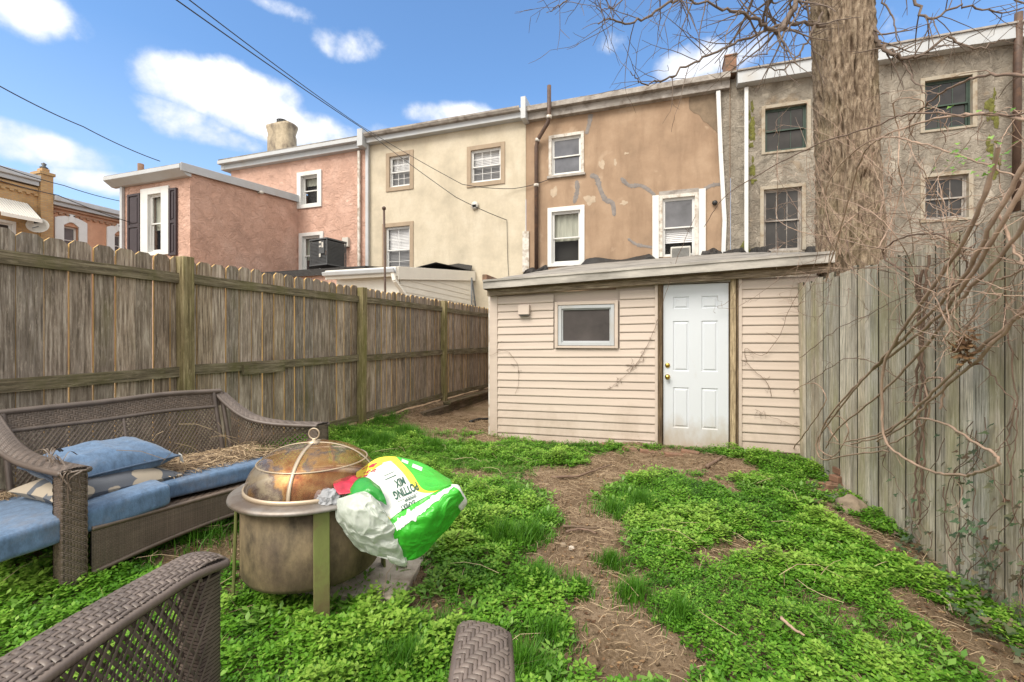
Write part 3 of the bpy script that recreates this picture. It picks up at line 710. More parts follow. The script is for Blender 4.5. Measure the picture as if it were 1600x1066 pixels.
# ---- condenser beside the pink house, on the low tar roof
c = PY(513, 418, 11.6); ZL = c.z
ZF = PY(513, 419, 9.8).z
L = thing('low_extension', 'flat black tar roofed extension behind the fence, under the condenser', 'extension', (c.x, 11.5, 0))
lx0, lx1 = PY(398, 410, 11.0).x, PY(640, 424, 11.0).x-.6
mb = MB(); mb.box(lx0, lx1, 9.9, YH-.01, 0, ZF-.12); mb.build('wall', m('st_pink'), L)
mb = MB(); mb.hexa([(lx0-.1,9.8,ZF-.18),(lx1,9.8,ZF-.18),(lx1,YH-.02,ZL-.10),(lx0-.1,YH-.02,ZL-.10),(lx0-.1,9.8,ZF),(lx1,9.8,ZF),(lx1,YH-.02,ZL-.002),(lx0-.1,YH-.02,ZL-.002)]); mb.build('roof', m('tar'), L)
aw = PY(535, 400, 11.6).x-PY(488, 400, 11.6).x; ah = PY(513, 379, 11.6).z-ZL
AC = thing('air_condenser', 'boxy dark grey outdoor condenser with louvred sides on the low black roof', 'air conditioner', (c.x, 11.6, ZL))
hw = aw*.33
Rz = Matrix.Translation((c.x, 11.6, ZL)) @ Matrix.Rotation(-.15, 4, 'Z')
mb = MB(Rz)
for a in (-1, 1):
    for b in (-1, 1): mb.box(a*hw-.03 if a > 0 else -hw, hw if a > 0 else -hw+.03, b*hw-.03 if b > 0 else -hw, hw if b > 0 else -hw+.03, .02, ah)
mb.box(-hw-.01, hw+.01, -hw-.01, hw+.01, ah, ah+.05); mb.box(-hw-.01, hw+.01, -hw-.01, hw+.01, .0, .05)
mb.box(-hw+.04, hw-.04, -hw+.04, hw-.04, .05, ah-.02); mb.build('casing', m('ac_dark'), AC, bevel=.006)
mb = MB(Rz)
for i in range(16):
    z = .07+(ah-.1)*i/16
    mb.box(-hw+.03, hw-.03, -hw-.004, -hw+.012, z, z+.02); mb.box(hw-.012, hw+.004, -hw+.03, hw-.03, z, z+.02); mb.box(-hw-.004, -hw+.012, -hw+.03, hw-.03, z, z+.02)
mb.build('louvre', m('ac_dark'), AC)
mb = MB(Rz); mb.box(hw*.15, hw*.75, -hw-.03, -hw-.005, ah*.45, ah-.04); mb.build('service_panel', m('ac_dark'), AC, bevel=.006)
mb = MB(Rz)
for a, b, cc, d in ((.2,.45,.86,.93),(.2,.42,.7,.76),(.5,.68,.68,.88),(.2,.38,.32,.45)): mb.box(hw*a, hw*b, -hw-.034, -hw-.031, ah*cc, ah*d)
mb.build('sticker', m('ac_white'), AC)
mb = MB(); q = PY(541, 379, YH-.05); mb.box(q.x-.12, q.x+.12, YH-.12, YH-.002, q.z-.16, q.z+.16)
o = mb.build('disconnect_box', m('ac_white'), None, bevel=.008); tag(o, 'small grey electrical box on the pink wall above the condenser', 'electrical box'); rebase(o, (q.x, YH-.06, q.z-.16))
mb = MB(); q = q+Vector((0,-.08,-.16)); b0 = Vector((c.x+hw*.5, 11.6-hw-.06, ZL+ah*.4))
for k in range(3): mb.tube(catmull([q+Vector((.03*k,0,0)), q+Vector((.03*k-.05,-.1,-.35)), (q+b0)/2+Vector((.1*k,-.25,-.3-.12*k)), b0+Vector((.1,0,.05*k))], 8), .02, 8)
o = mb.build('refrigerant_hose', m('steel_pipe'), None, True); tag(o, 'bundle of dark hoses looping from the wall box down to the condenser', 'hose'); rebase(o, b0)

# ---- neighbour's cream sided back extension
XE = PY(740, 430, YH).x; ye = PX(625, 428, XE).y; ze = PX(625, 420, XE).z; ze2 = PX(738, 425, XE).z; print('ext', XE, ye, ze, ze2)
L = thing('sided_extension', 'low cream vinyl sided extension of the cream house, seen over the fence', 'extension', (XE-1.5, ye, 0))
xl = PY(508, 430, ye-.36).x
mb = MB(); mb.box(xl, XE-.02, ye+.02, YH-.02, 0, ze-.02)
mb.add([(XE-.02,ye,0),(XE-.02,YH-.02,0),(XE-.02,YH-.02,ze2-.05),(XE-.02,ye,ze-.05)], [(0,1,2,3)])
k = 0; z = 0
while z < 3:                                                       # clapboards on the side that looks at the yard
    z0, z1 = z, z+.14
    def yt(zz): return ye if zz < ze-.06 else ye+(zz-(ze-.06))/(ze2-ze)*(YH-ye)
    if z1 < ze2-.08:
        a = yt(z1); mb.add([(XE+.012,a,z0),(XE+.012,YH-.03,z0),(XE-.004,YH-.03,z1),(XE-.004,a,z1),(XE-.02,a,z0),(XE-.02,YH-.03,z0)], [(0,1,2,3),(4,5,1,0)])
    z += .14
mb.build('wall', m('cream_side'), L)
mb = MB(); mb.hexa([(xl-.1,ye-.2,ze-.05),(XE+.06,ye-.2,ze-.05),(XE+.06,YH-.03,ze2-.06),(xl-.1,YH-.03,ze2-.06),(xl-.1,ye-.2,ze+.0),(XE+.06,ye-.2,ze+.0),(XE+.06,YH-.03,ze2+.0),(xl-.1,YH-.03,ze2+.0)])
mb.build('roof', m('tar'), L)
mb = MB(); mb.hexa([(XE+.062,ye-.2,ze-.27),(XE+.085,ye-.2,ze-.27),(XE+.085,YH-.04,ze2-.27),(XE+.062,YH-.04,ze2-.27),(XE+.062,ye-.2,ze+.02),(XE+.085,ye-.2,ze+.02),(XE+.085,YH-.04,ze2+.02),(XE+.062,YH-.04,ze2+.02)])
mb.box(xl-.1, XE+.061, ye-.24, ye-.19, ze-.20, ze+.01)
mb.build('fascia', m('cream_side'), L, bevel=.006)
mb = MB(); prof = [(ye-.36,ze-.05),(ye-.34,ze-.12),(ye-.25,ze-.14),(ye-.245,ze-.01),(ye-.26,ze-.01),(ye-.27,ze-.1),(ye-.345,ze-.04)]
mb.prism([(xl-.1, a, b) for a, b in prof], (XE+.16-xl, 0, 0)); mb.build('gutter', m('white_metal'), L)
downspout(I4, L, [(XE+.0,ye-.28,ze-.12), (XE+.03,ye-.26,ze-.3), (XE+.10,ye+.08,ze-.62), (XE+.10,ye+.08,.2)], 'cream_side', .085)
mb = MB(); mb.add([(XE-.3,YH-1.9,ze2+.02),(XE+.05,YH-.3,ze2+.01),(XE+.0,YH-.1,ze2+.2),(XE-.5,YH-.05,ze2+.3),(XE-1.6,YH-.9,ze2-.0)], [(0,1,2,3,4)]); mb.prism([(XE-.3,YH-1.9,ze2-.0),(XE+.05,YH-.3,ze2-.0),(XE+.0,YH-.1,ze2+.16),(XE-.9,YH-.3,ze2+.16),(XE-1.8,YH-1.0,ze2-.0)], (0,0,.02)); mb.build('tar_flashing', m('tar'), L)

# ---- brick row across the back street, running away to the left
XR = -24.0
T = Matrix.Translation((XR, 0, 0)) @ Matrix.Rotation(PI/2, 4, 'Z')     # local x -> world y, local -y -> world +x
def RX(px0, px1, pt, pb):
    a, b, c = PX(px0, pt, XR), PX(px0, pb, XR), PX(px1, pt, XR); return a.y, c.y, b.z, a.z
yb = PX(76, 300, XR).y; zr1 = PX(40, 272, XR).z; zr2 = PX(120, 316, XR).z; print('row', yb, zr1, zr2)
H = thing('brick_house', 'yellow brick terrace house with a white awning at the far left edge', 'house', (XR, yb-3, 0))
O1 = RX(-10, 19, 345, 385); mb = MB(T); wall_holes(mb, yb-6, yb-.35, 0, zr1-.1, 0, [O1]); mb.box(yb-6, yb-.36, .23, 9, 0, zr1-.1); mb.build('wall', m('yellow_brick'), H)
mb = MB(T)
for k in range(3): mb.box(yb-6, yb-.36, -.05-.04*k, -.002, zr1-.72+.16*k, zr1-.62+.16*k)
for k in range(24): mb.box(yb-6+.24*k, yb-6+.24*k+.12, -.09, -.003, zr1-.80, zr1-.73)
mb.build('brick_band', m('yellow_brick'), H)
mb = MB(T); mb.box(yb-6, yb-.37, -.3, .1, zr1-.22, zr1); mb.box(yb-6, yb-.37, -.18, .1, zr1-.40, zr1-.222); mb.build('cornice', m('white_metal'), H, bevel=.02)
mb = MB(T); mb.box(yb-6, yb-.37, .0, 9, zr1+.002, zr1+.08); mb.build('roof', m('roofing'), H)
mb = MB(T); mb.box(yb-.35, yb+.05, -.22, 9, 0, zr1+.12); mb.box(yb-.40, yb+.10, -.27, .4, zr1+.12, zr1+.24); mb.box(yb-.27, yb-.03, -.14, .2, zr1+.24, zr1+.40)
mb.build('party_pier', m('yellow_brick'), H, bevel=.01)
mb = MB(T); mb.lathe([(.1,0),(.14,.05),(.05,.12),(.09,.2),(.0,.27)], (yb-.15,.0,zr1+.40), 12); mb.build('finial', m('ac_dark'), H, True)
window(H, T, 0, *O1, trim='white', tw=.1, tb=.1, pane='glass', reveal=.12)
mb = MB(T); a0, a1 = O1[0]-.2, O1[1]+.45; zt = PX(10, 311, XR).z; zb_ = PX(20, 342, XR).z
nn = 14
for k in range(nn):
    xa = a0+(a1-a0)*k/nn; mb.hexa([(xa,-.02,zt-.03),(xa+(a1-a0)/nn-.02,-.02,zt-.03),(xa+(a1-a0)/nn-.02,-.95,zb_-.03),(xa,-.95,zb_-.03),(xa,-.02,zt),(xa+(a1-a0)/nn-.02,-.02,zt),(xa+(a1-a0)/nn-.02,-.95,zb_),(xa,-.95,zb_)])
mb.add([(a1,-.02,zt),(a1,-.95,zb_),(a1,-.95,zb_-.12),(a1,-.02,zb_-.12)], [(0,1,2,3),(3,2,1,0)]); mb.box(a0, a1, -.96, -.945, zb_-.14, zb_-.0)
mb.build('awning', m('cream_side'), H)
H = thing('brick_house', 'orange rendered terrace house with arched white window heads beyond the fence at left', 'house', (XR, yb+3, 0))
y9 = yb+9
O2 = RX(99, 122, 352, 395); O3 = RX(178, 192, 366, 400)
mb = MB(T); wall_holes(mb, yb+.052, y9, 0, zr2-.1, 0, [O2, O3]); mb.box(yb+.06, y9, .23, 9, 0, zr2-.1); mb.build('wall', m('st_orange'), H)
mb = MB(T)
for k in range(2): mb.box(yb+.06, y9, -.05-.05*k, -.002, zr2-.62+.14*k, zr2-.54+.14*k)
for k in range(36): mb.box(yb+.06+.24*k, yb+.18+.24*k, -.09, -.003, zr2-.70, zr2-.63)
mb.build('brick_band', m('red_brick'), H)
mb = MB(T); mb.box(yb+.06, y9, -.32, .1, zr2-.2, zr2); mb.box(yb+.06, y9, -.18, .1, zr2-.36, zr2-.202); mb.build('cornice', m('white_metal'), H, bevel=.02)
mb = MB(T); mb.box(yb+.06, y9, .0, 9, zr2+.002, zr2+.08); mb.build('roof', m('roofing'), H)
for O in (O2, O3):
    window(H, T, 0, *O, sash='white', pane='glass_blue', reveal=.2)
    mb = MB(T); xm = (O[0]+O[1])/2; hw = (O[1]-O[0])/2; W_ = hw+.30; nn_ = 16
    def zi(x_): return O[3]+(.16*(1-((x_-xm)/hw)**2) if abs(x_-xm) < hw else 0)
    def zo(x_): return O[3]+.26+.16*(1-((x_-xm)/W_)**2)
    for k in range(nn_):
        p_, q_ = xm-W_+2*W_*k/nn_, xm-W_+2*W_*(k+1)/nn_
        mb.hexa([(p_,-.06,zi(p_)),(q_,-.06,zi(q_)),(q_,-.003,zi(q_)),(p_,-.003,zi(p_)),(p_,-.06,zo(p_)),(q_,-.06,zo(q_)),(q_,-.003,zo(q_)),(p_,-.003,zo(p_))])
    mb.box(O[0]-.3, O[0]-.002, -.06, -.003, O[2], O[3]-.001); mb.box(O[1]+.002, O[1]+.3, -.06, -.003, O[2], O[3]-.001); mb.box(xm-.1, xm+.1, -.09, -.003, O[3]+.17, O[3]+.50)
    mb.build('window_head', m('white'), H)
D0 = PX(60, 354, XR+.5)
S = thing('satellite_dish', 'white satellite dish on the pier of the yellow brick house', 'satellite dish', (XR+.3, D0.y, D0.z))
mb = MB(); Md = Matrix.Rotation(.9, 4, 'Z') @ Matrix.Rotation(PI/2-.35, 4, 'X')
mb.lathe([(0.001,.0),(.12,.012),(.24,.05),(.33,.10),(.335,.095),(.24,.035),(.12,-.005),(.001,-.015)], D0, 28, Md); mb.build('dish', m('ac_white'), S, True)
mb = MB(); mb.tube([D0, D0+Vector((.25,-.3,-.15))], .015, 6); mb.tube([D0, (XR+.22, D0.y+.1, D0.z-.2)], .03, 8); mb.build('bracket', m('ac_dark'), S)
# ---------------------------------------------------------------- the sided back extension of the tan house
YS = 6.06
sx0, sx1 = PY(770, 600, YS).x, PY(1246, 600, YS).x+.22
def sp(px, py): return PY(px, py, YS)
zA, zB = sp(768,442).z, sp(1290,400).z
xA, xB_ = sp(765,440).x, sp(1292,400).x
print('shed', sx0, sx1, zA, zB, xA, xB_)
S = thing('back_extension', 'low tan vinyl sided back extension with a white door and a small window', 'extension', (0, YS+.5, 0))
def zt(x): return zA+(zB-zA)*(x-xA)/(xB_-xA)
dr = (sp(1036,450).x, sp(1139,450).x); dz0, dz1 = sp(1036,697).z, sp(1036,446).z; print('door', dr, dz0, dz1)
wn = (sp(873,480).x, sp(960,480).x, sp(873,540).z, sp(873,478).z)
# hidden core walls
mb = MB(); mb.box(sx0+.02, sx0+.06, YS+.05, YH-.01, -.25, zA-.2)
mb.box(sx0+.02, wn[0]-.02, YS+.03, YS+.12, -.25, zA-.16); mb.box(wn[1]+.02, dr[0]-.06, YS+.03, YS+.12, -.25, zA-.12)
mb.box(wn[0]-.02, wn[1]+.02, YS+.03, YS+.12, -.25, wn[2]-.02); mb.box(wn[0]-.02, wn[1]+.02, YS+.03, YS+.12, wn[3]+.02, zA-.16)
mb.box(dr[1]+.06, sx1, YS+.03, YS+.12, -.25, zA-.08); mb.box(sx1-.04, sx1, YS+.13, YH-.01, -.25, zA-.08)
mb.box(dr[0]-.05, dr[1]+.05, YS+.03, YS+.12, dz1+.03, zA-.10)
wall = mb.build('wall', m('siding'), S)
# siding courses: overlapping clapboards, each with its lip
def courses(xa, xb, hole, zlo, seed, warp=0):
    mb = MB(); e = .108; z = zlo; i = 0
    while True:
        z0, z1 = z, z+e
        if z0 > zt(xa)-.30 and z0 > zt(xb)-.30: break
        segs = [(xa, xb)]
        if hole and z1 > hole[2] and z0 < hole[3]: segs = [(xa, hole[0]), (hole[1], xb)]
        for a, b in segs:
            n = max(2, int((b-a)/.25)); rows = []
            for k in range(n+1):
                x = a+(b-a)*k/n; s = .005*noise.noise(Vector((x*1.5, i*.7, seed)))+warp*(x-xa)
                w = .003*noise.noise(Vector((x*2.1, i, seed+9)))
                top = min(z1+.004+s, zt(x)-.2); b0 = min(z0+s, zt(x)-.205)
                rows += [(x,YS-.004+w,b0),(x,YS-.021+w,b0+.0),(x,YS-.023+w,b0+.010),(x,YS-.017+w,b0+(top-b0)*.4),(x,YS-.012+w,b0+(top-b0)*.75),(x,YS-.004+w,top)]
            mb.add(rows, [(6*k+j, 6*(k+1)+j, 6*(k+1)+j+1, 6*k+j+1) for k in range(n) for j in range(5)])
        z += e; i += 1
    return mb
zl = sp(780,687).z
courses(sx0+.08, dr[0]-.10, (wn[0]-.07, wn[1]+.07, wn[2]-.06, wn[3]+.06), zl, 1, .012).build('siding', m('siding'), wall)
courses(dr[1]+.14, sx1, None, zl+.10, 4).build('siding', m('siding'), wall)
mb = MB(); mb.box(sx0-.03, sx0+.08, YS-.03, YS+.05, zl-.03, zt(sx0)-.2); mb.box(sx0-.055, sx0-.031, YS+.01, YS+.2, zl-.03, zt(sx0)-.2)
mb.build('corner_post', m('siding'), S, bevel=.006)
mb = MB(); mb.box(sx0-.075, sx0-.056, YS+.02, YS+.09, -.1, zt(sx0)-.13); mb.build('corner_board', m('old_white'), S)
mb = MB(); mb.box(dr[0]-.10, dr[0]-.065, YS-.03, YS+.03, dz0, dz1+.02); mb.build('corner_post', m('siding'), S)
# roof, fascia, wooden frieze
zh = PY(900, 414, YH).z; zh2 = PY(1250, 395, YH).z-.05
mb = MB()
A = [Vector((xA,YS-.22,zA)), Vector((xB_,YS-.22,zB)), Vector((xB_,YH-.01,zh+.10)), Vector((xA,YH-.01,zh))]
def roofp(u, v):
    p = A[0].lerp(A[1], u).lerp(A[3].lerp(A[2], u), v); return p+Vector((0,0,.012*noise.noise(Vector((u*9, v*9, 2)))))
mb.grid(roofp, 40, 40, .05)
roof = mb.build('roof', m('roofing'), S)
mb = MB()
n = 30
def band(mb, y0, y1, dz0_, dz1_, amp=.004, seed=0):
    rows = []
    for k in range(n+1):
        x = xA+(xB_-xA)*k/n; q = amp*noise.noise(Vector((x*2.3, seed, 1)))
        for y, dz in ((y0, dz0_), (y0, dz1_), (y1, dz1_), (y1, dz0_)): rows.append((x, y+q, zt(x)+dz+q))
    mb.add(rows, [(4*k+j, 4*k+(j+1) % 4, 4*(k+1)+(j+1) % 4, 4*(k+1)+j) for k in range(n) for j in range(4)]+[(0,1,2,3),(4*n+3,4*n+2,4*n+1,4*n)])
band(mb, YS-.255, YS-.221, -.115, .012, .006, 3); band(mb, YS-.27, YS-.256, -.018, .010, .004, 5)
mb.build('fascia', m('shed_fascia'), S)
mb = MB(); band(mb, YS-.10, YS-.024, -.20, -.112, .006, 7); mb.build('frieze_board', m('beam_wood'), S)
mb = MB(); band(mb, YS-.219, YS-.101, -.122, -.108, .003, 9); mb.build('soffit', m('brown_trim'), S)
mb = MB(); mb.box(xA-.02, xA+.05, YS-.24, YS+.2, zA-.01, zA+.09); mb.build('rusty_edge', m('brick'), S, bevel=.01)
# lumps of tar where the roof meets the house
def tarstrip(px0, px1, y0, y1, seed):
    a, b = PY(px0, y0, YH), PY(px1, y1, YH); mb = MB()
    def f(u, v):
        x = a.x+(b.x-a.x)*u; h = (.20+.12*noise.noise(Vector((u*2.6, seed, 0))))*min(1, u*10, (1-u)*10)**.6
        z = a.z+(b.z-a.z)*u; ang = v*PI/2
        return (x, YH-.02-.55*(1-v)*(.7+.5*noise.noise(Vector((u*7, v*2, seed)))), z-.05+h*math.sin(ang)*1.1+.008*noise.noise(Vector((u*30, v*6, seed))))
    mb.grid(f, 60, 8); return mb.build('tar_flashing', m('tar'), S, True)
tarstrip(905, 1027, 418, 408, 1); tarstrip(1094, 1128, 402, 400, 2); tarstrip(1126, 1162, 403, 398, 6); tarstrip(1255, 1310, 398, 394, 3); tarstrip(822, 858, 430, 424, 4); tarstrip(1170, 1200, 398, 396, 8)
# window
F = MB(); a, b, c, d = wn
frame_boxes(F, a, b, c, d, .045, YS-.035, YS+.05); frame_boxes(F, a+.045, b-.045, c+.045, d-.045, .018, YS-.012, YS+.03)
w = F.build('window', m('white_metal'), S, bevel=.004)
F = MB(); frame_boxes(F, a-.05, b+.05, c-.035, d+.05, .045, YS-.045, YS+.02, .045, .03); F.build('trim', m('siding'), w, bevel=.004)
F = MB(); F.box(a+.06, b-.06, YS+.002, YS+.006, c+.06, d-.06); F.build('screen', m('screen'), w)
# vent hood
v0, v1 = sp(812,477), sp(829,492); V = MB()
V.prism([(v0.x, YS-.02, v1.z), (v0.x, YS-.09, v1.z-.0), (v0.x, YS-.075, v0.z), (v0.x, YS-.02, v0.z)], (v1.x-v0.x, 0, 0)); vh = V.build('vent_hood', m('siding'), S, bevel=.006)
V = MB(); V.box(v0.x+.01, v1.x-.01, YS-.08, YS-.021, v1.z-.012, v1.z-.001); V.build('flap', m('ac_dark'), vh)
# door frame: raw split wood
F = MB(); F.box(dr[0]-.062, dr[0]-.008, YS-.035, YS+.10, dz0, dz1+.05); F.build('door_jamb', m('brown_trim'), S, bevel=.004)
F = MB(); F.hexa([(dr[1]+.012,YS-.03,dz0),(dr[1]+.07,YS-.03,dz0),(dr[1]+.07,YS+.1,dz0),(dr[1]+.012,YS+.1,dz0),(dr[1]+.012,YS-.03,dz1+.12),(dr[1]+.075,YS-.03,dz1+.12),(dr[1]+.075,YS+.1,dz1+.12),(dr[1]+.012,YS+.1,dz1+.12)]); F.build('door_jamb', m('sill_wood'), S, bevel=.004)
F = MB(); F.box(dr[1]+.078, dr[1]+.10, YS-.045, YS+.03, dz0+.01, dz1+.10); F.build('casing', m('brown_trim'), S, bevel=.004)
F = MB(); F.box(dr[1]+.101, dr[1]+.14, YS-.035, YS+.02, dz0+.01, dz1+.10); F.build('corner_post', m('siding'), S, bevel=.004)
F = MB(); F.box(dr[0]-.007, dr[1]+.011, YS-.03, YS+.08, dz1+.012, dz1+.06); F.build('door_head', m('old_cornice'), S)
F = MB(); F.box(dr[0]-.07, dr[1]+.09, YS-.06, YS+.12, dz0-.06, dz0-.004); F.build('threshold', m('slab'), S, bevel=.01)
# six panel door with stamped relief
D = MB(); x0, x1 = dr[0]+.004, dr[1]-.004; z0, z1 = dz0+.006, dz1+.002; yd = YS+.012
wd, hd = x1-x0, z1-z0
xs = [(x0+wd*.155, x0+wd*.405), (x0+wd*.595, x0+wd*.845)]; zs = [(z0+hd*.115, z0+hd*.365), (z0+hd*.465, z0+hd*.775), (z0+hd*.85, z0+hd*.925)]
holes = [(a, b, c, d) for a, b in xs for c, d in zs]
wall_holes(D, x0, x1, z0, z1, yd, holes, .001)
for a, b, c, d in holes:
    loops = []
    for o_, y in ((0,0),(.010,.010),(.018,.010),(.034,.001)): loops += [(a+o_,yd+y,c+o_),(b-o_,yd+y,c+o_),(b-o_,yd+y,d-o_),(a+o_,yd+y,d-o_)]
    D.add(loops, [(4*k+j, 4*k+(j+1) % 4, 4*(k+1)+(j+1) % 4, 4*(k+1)+j) for k in range(3) for j in range(4)]+[(12,13,14,15)])
D.box(x0, x1, yd+.012, yd+.045, z0, z1)
door = D.build('door', m('door'), S)
kz = sp(1043,589).z; kz2 = sp(1043,571).z; kx = sp(1043,589).x
K = MB(); RX90 = Matrix.Rotation(PI/2, 4, 'X')
K.lathe([(.033,0),(.033,.008),(.014,.012),(.012,.03),(.027,.042),(.03,.055),(.022,.068),(0.001,.07)], (kx,yd,kz), 24, RX90); K.build('door_knob', m('brass'), door, True)
K = MB(); K.lathe([(.031,0),(.029,.012),(.018,.018),(0.001,.019)], (kx,yd,kz2), 24, RX90); K.build('deadbolt', m('brass'), door, True)
# foundation bricks (one course of the extension's own footing)
for i in range(26):
    pass
F = MB()
rr = random.Random(5); x = sp(915,692).x
while x < sx1:
    w_ = rr.uniform(.17,.22); q = rr.uniform(-.015,.015)
    if not (dr[0]-.2 < x < dr[1]+.02): F.box(x, x+w_-.012, YS-.03+q, YS+.08, zl-.10+rr.uniform(-.01,.01), zl-.02+rr.uniform(-.008,.004))
    F.box(x, x+w_-.012, YS-.06+q, YS+.08, zl-.19, zl-.112)
    x += w_
F.build('footing', m('brick'), S, bevel=.008)
# ---------------------------------------------------------------- left picket fence
XF = -3.95
posts = [.36, 2.79, 5.18, 7.65, 10.1, 12.5]
def ftop(y): return 2.10+.004*y+.05*sstep(0, 10, y)
F = thing('picket_fence', 'tall weathered dog-eared picket fence with green stained posts along the left side', 'fence', (XF, 5.18, .28))
rr = random.Random(3)
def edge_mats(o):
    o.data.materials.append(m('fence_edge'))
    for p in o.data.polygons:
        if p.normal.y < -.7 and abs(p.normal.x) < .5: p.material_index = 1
for b, (p0, p1) in enumerate(zip([-1.0]+posts[:-1], posts)):
    y = p0; mb = MB(); yy = y
    while yy < p1-.02:
        w = min(rr.uniform(.132, .145), p1-yy); t = ftop(yy)+rr.uniform(-.012, .012); c = .03; ln = rr.uniform(-.004, .004)
        gap = rr.choice((.004,.008,.012,.016)); dx = rr.uniform(-.004, .004); z0 = gz(XF, yy)+.03
        poly = [(XF-.018+dx,yy,z0),(XF-.018+dx,yy+w-gap,z0),(XF-.018+dx,yy+w-gap+ln,t-c),(XF-.018+dx,yy+w-gap-c+ln,t),(XF-.018+dx,yy+c+ln,t),(XF-.018+dx,yy+ln,t-c)]
        mb.prism(poly, (.017, 0, 0)); yy += w
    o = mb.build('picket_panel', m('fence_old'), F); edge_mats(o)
    for zc, off in ((1.925, 0), (1.122, 0), (.345, .03)):
        mb = MB(); y0, y1 = p0+.045, p1-.045
        j = rr.uniform(-.01, .01); sag = rr.uniform(-.012,.004)
        ys = [y0+(y1-y0)*k/6 for k in range(7)]
        rows = []
        for yq in ys:
            zz = zc+(ftop(yq)-2.1)*(1 if zc > 1 else .2)+j+sag*math.sin(PI*(yq-y0)/(y1-y0))+(gz(XF,yq)-.275)*(.8 if zc < 1 else .1)
            rows += [(XF+.001,yq,zz-.043),(XF+.039,yq,zz-.043),(XF+.039,yq,zz+.043),(XF+.001,yq,zz+.043)]
        mb.add(rows, [(4*k+q, 4*k+(q+1) % 4, 4*(k+1)+(q+1) % 4, 4*(k+1)+q) for k in range(6) for q in range(4)]+[(3,2,1,0),(24,25,26,27)])
        mb.build('rail', m('fence_rail'), F)
for i, p in enumerate(posts):
    mb = MB(); z0 = gz(XF, p)-.1; t = ftop(p)-.015+(.02 if i == 1 else 0); l = rr.uniform(-.012, .012)
    mb.hexa([(XF+.002,p-.048,z0),(XF+.096,p-.048,z0),(XF+.096,p+.048,z0),(XF+.002,p+.048,z0),(XF+.004+l,p-.048+l,t),(XF+.098+l,p-.048+l,t),(XF+.098+l,p+.048+l,t+.004),(XF+.004+l,p+.048+l,t+.004)])
    mb.build('post', m('fence_post'), F, bevel=.005)
mb = MB(); q0 = PX(372,570,XF).y; mb.box(XF+.04, XF+.075, q0, q0+.5, 1.07, 1.165); mb.box(XF+.04, XF+.07, PX(705,556,XF).y, 10.0, 1.13, 1.225); mb.build('splice_board', m('fence_rail'), F)
# sunken timber border at the far end of the fence
mb = MB()
mb.box(XF+.24, XF+.33, 6.4, 11.2, -.05, .25); mb.box(XF+.20, XF+.36, 7.3, 11.2, .252, .30)
o = mb.build('garden_timber', m('timber'), None, bevel=.01); tag(o, 'half rotten timber edging lying along the foot of the left fence', 'timber'); rebase(o, (XF+.15, 8.4, 0))

# ---------------------------------------------------------------- right board fence
B0 = GP(1231,700); B1 = GP(1600,985); dirf = (B1-B0); dirf.z = 0; LF = dirf.length; dirf.normalize(); nf = Vector((-dirf.y, dirf.x, 0))
if nf.x > 0: nf = -nf                                             # towards the yard
print('right fence', B0, B1, nf)
def RFp(s, z, off=0):                                              # s metres from the far end
    lean = -.04*max(0, 1-s/.9)*(z/2.0)
    p = B0+dirf*s; return Vector((p.x+lean, p.y+lean*.3, z))+nf*off
def fence_hit(px, py, off=0):                                      # pixel -> just in front of the right fence
    d = PD(px, py, 1.0)-Vector((0,0,CZ)); o = Vector((0,0,CZ)); P0 = B0+nf*off
    t = (P0-o).dot(nf)/d.dot(nf); return o+d*t
ztr = [fence_hit(1240,447).z, fence_hit(1400,392).z, fence_hit(1598,336).z]; print('right top', ztr)
F = thing('board_fence', 'tall silvery green board fence with vertical boards on the right side', 'fence', (B0.x, (B0.y+B1.y)/2, 0))
rr = random.Random(8); s = -.05; k = 0
while s < LF+2.6:
    s1 = s+1.25; mb = MB(); q = s
    while q < s1:
        w = rr.uniform(.085, .14); t = ztr[0]+(ztr[2]-ztr[0])*min(1.1, q/LF)+rr.uniform(-.035, .025); off = rr.uniform(-.005, .005); tl = rr.uniform(-.004,.004)
        a, b = q, q+w-rr.choice((.002,.003,.003,.006))
        pts = [RFp(a, -.08, off), RFp(b, -.08, off), RFp(b, -.08, off-.018), RFp(a, -.08, off-.018), RFp(a+tl, t, off), RFp(b+tl, t+rr.uniform(-.006,.006), off), RFp(b+tl, t, off-.018), RFp(a+tl, t, off-.018)]
        mb.hexa(pts); q += w
    o = mb.build('board_panel', m('fence_right'), F); o.data.materials.append(m('fence_gap'))
    for p in o.data.polygons:
        if abs(p.normal.dot(dirf)) > .6: p.material_index = 1  # board sides coloured dark: shade of the gaps painted in
    for zz in (.35, 1.1, 1.75):
        r_ = MB(); rows = [RFp(s+(q-s)*k/10, zz+dz, o_) for k in range(11) for dz, o_ in ((-.04,-.034),(-.04,-.07),(.04,-.07),(.04,-.034))]; r_.add(rows, [(4*k+j, 4*k+(j+1) % 4, 4*(k+1)+(j+1) % 4, 4*(k+1)+j) for k in range(10) for j in range(4)]); r_.build('rail', m('fence_gap'), F)
    s = q

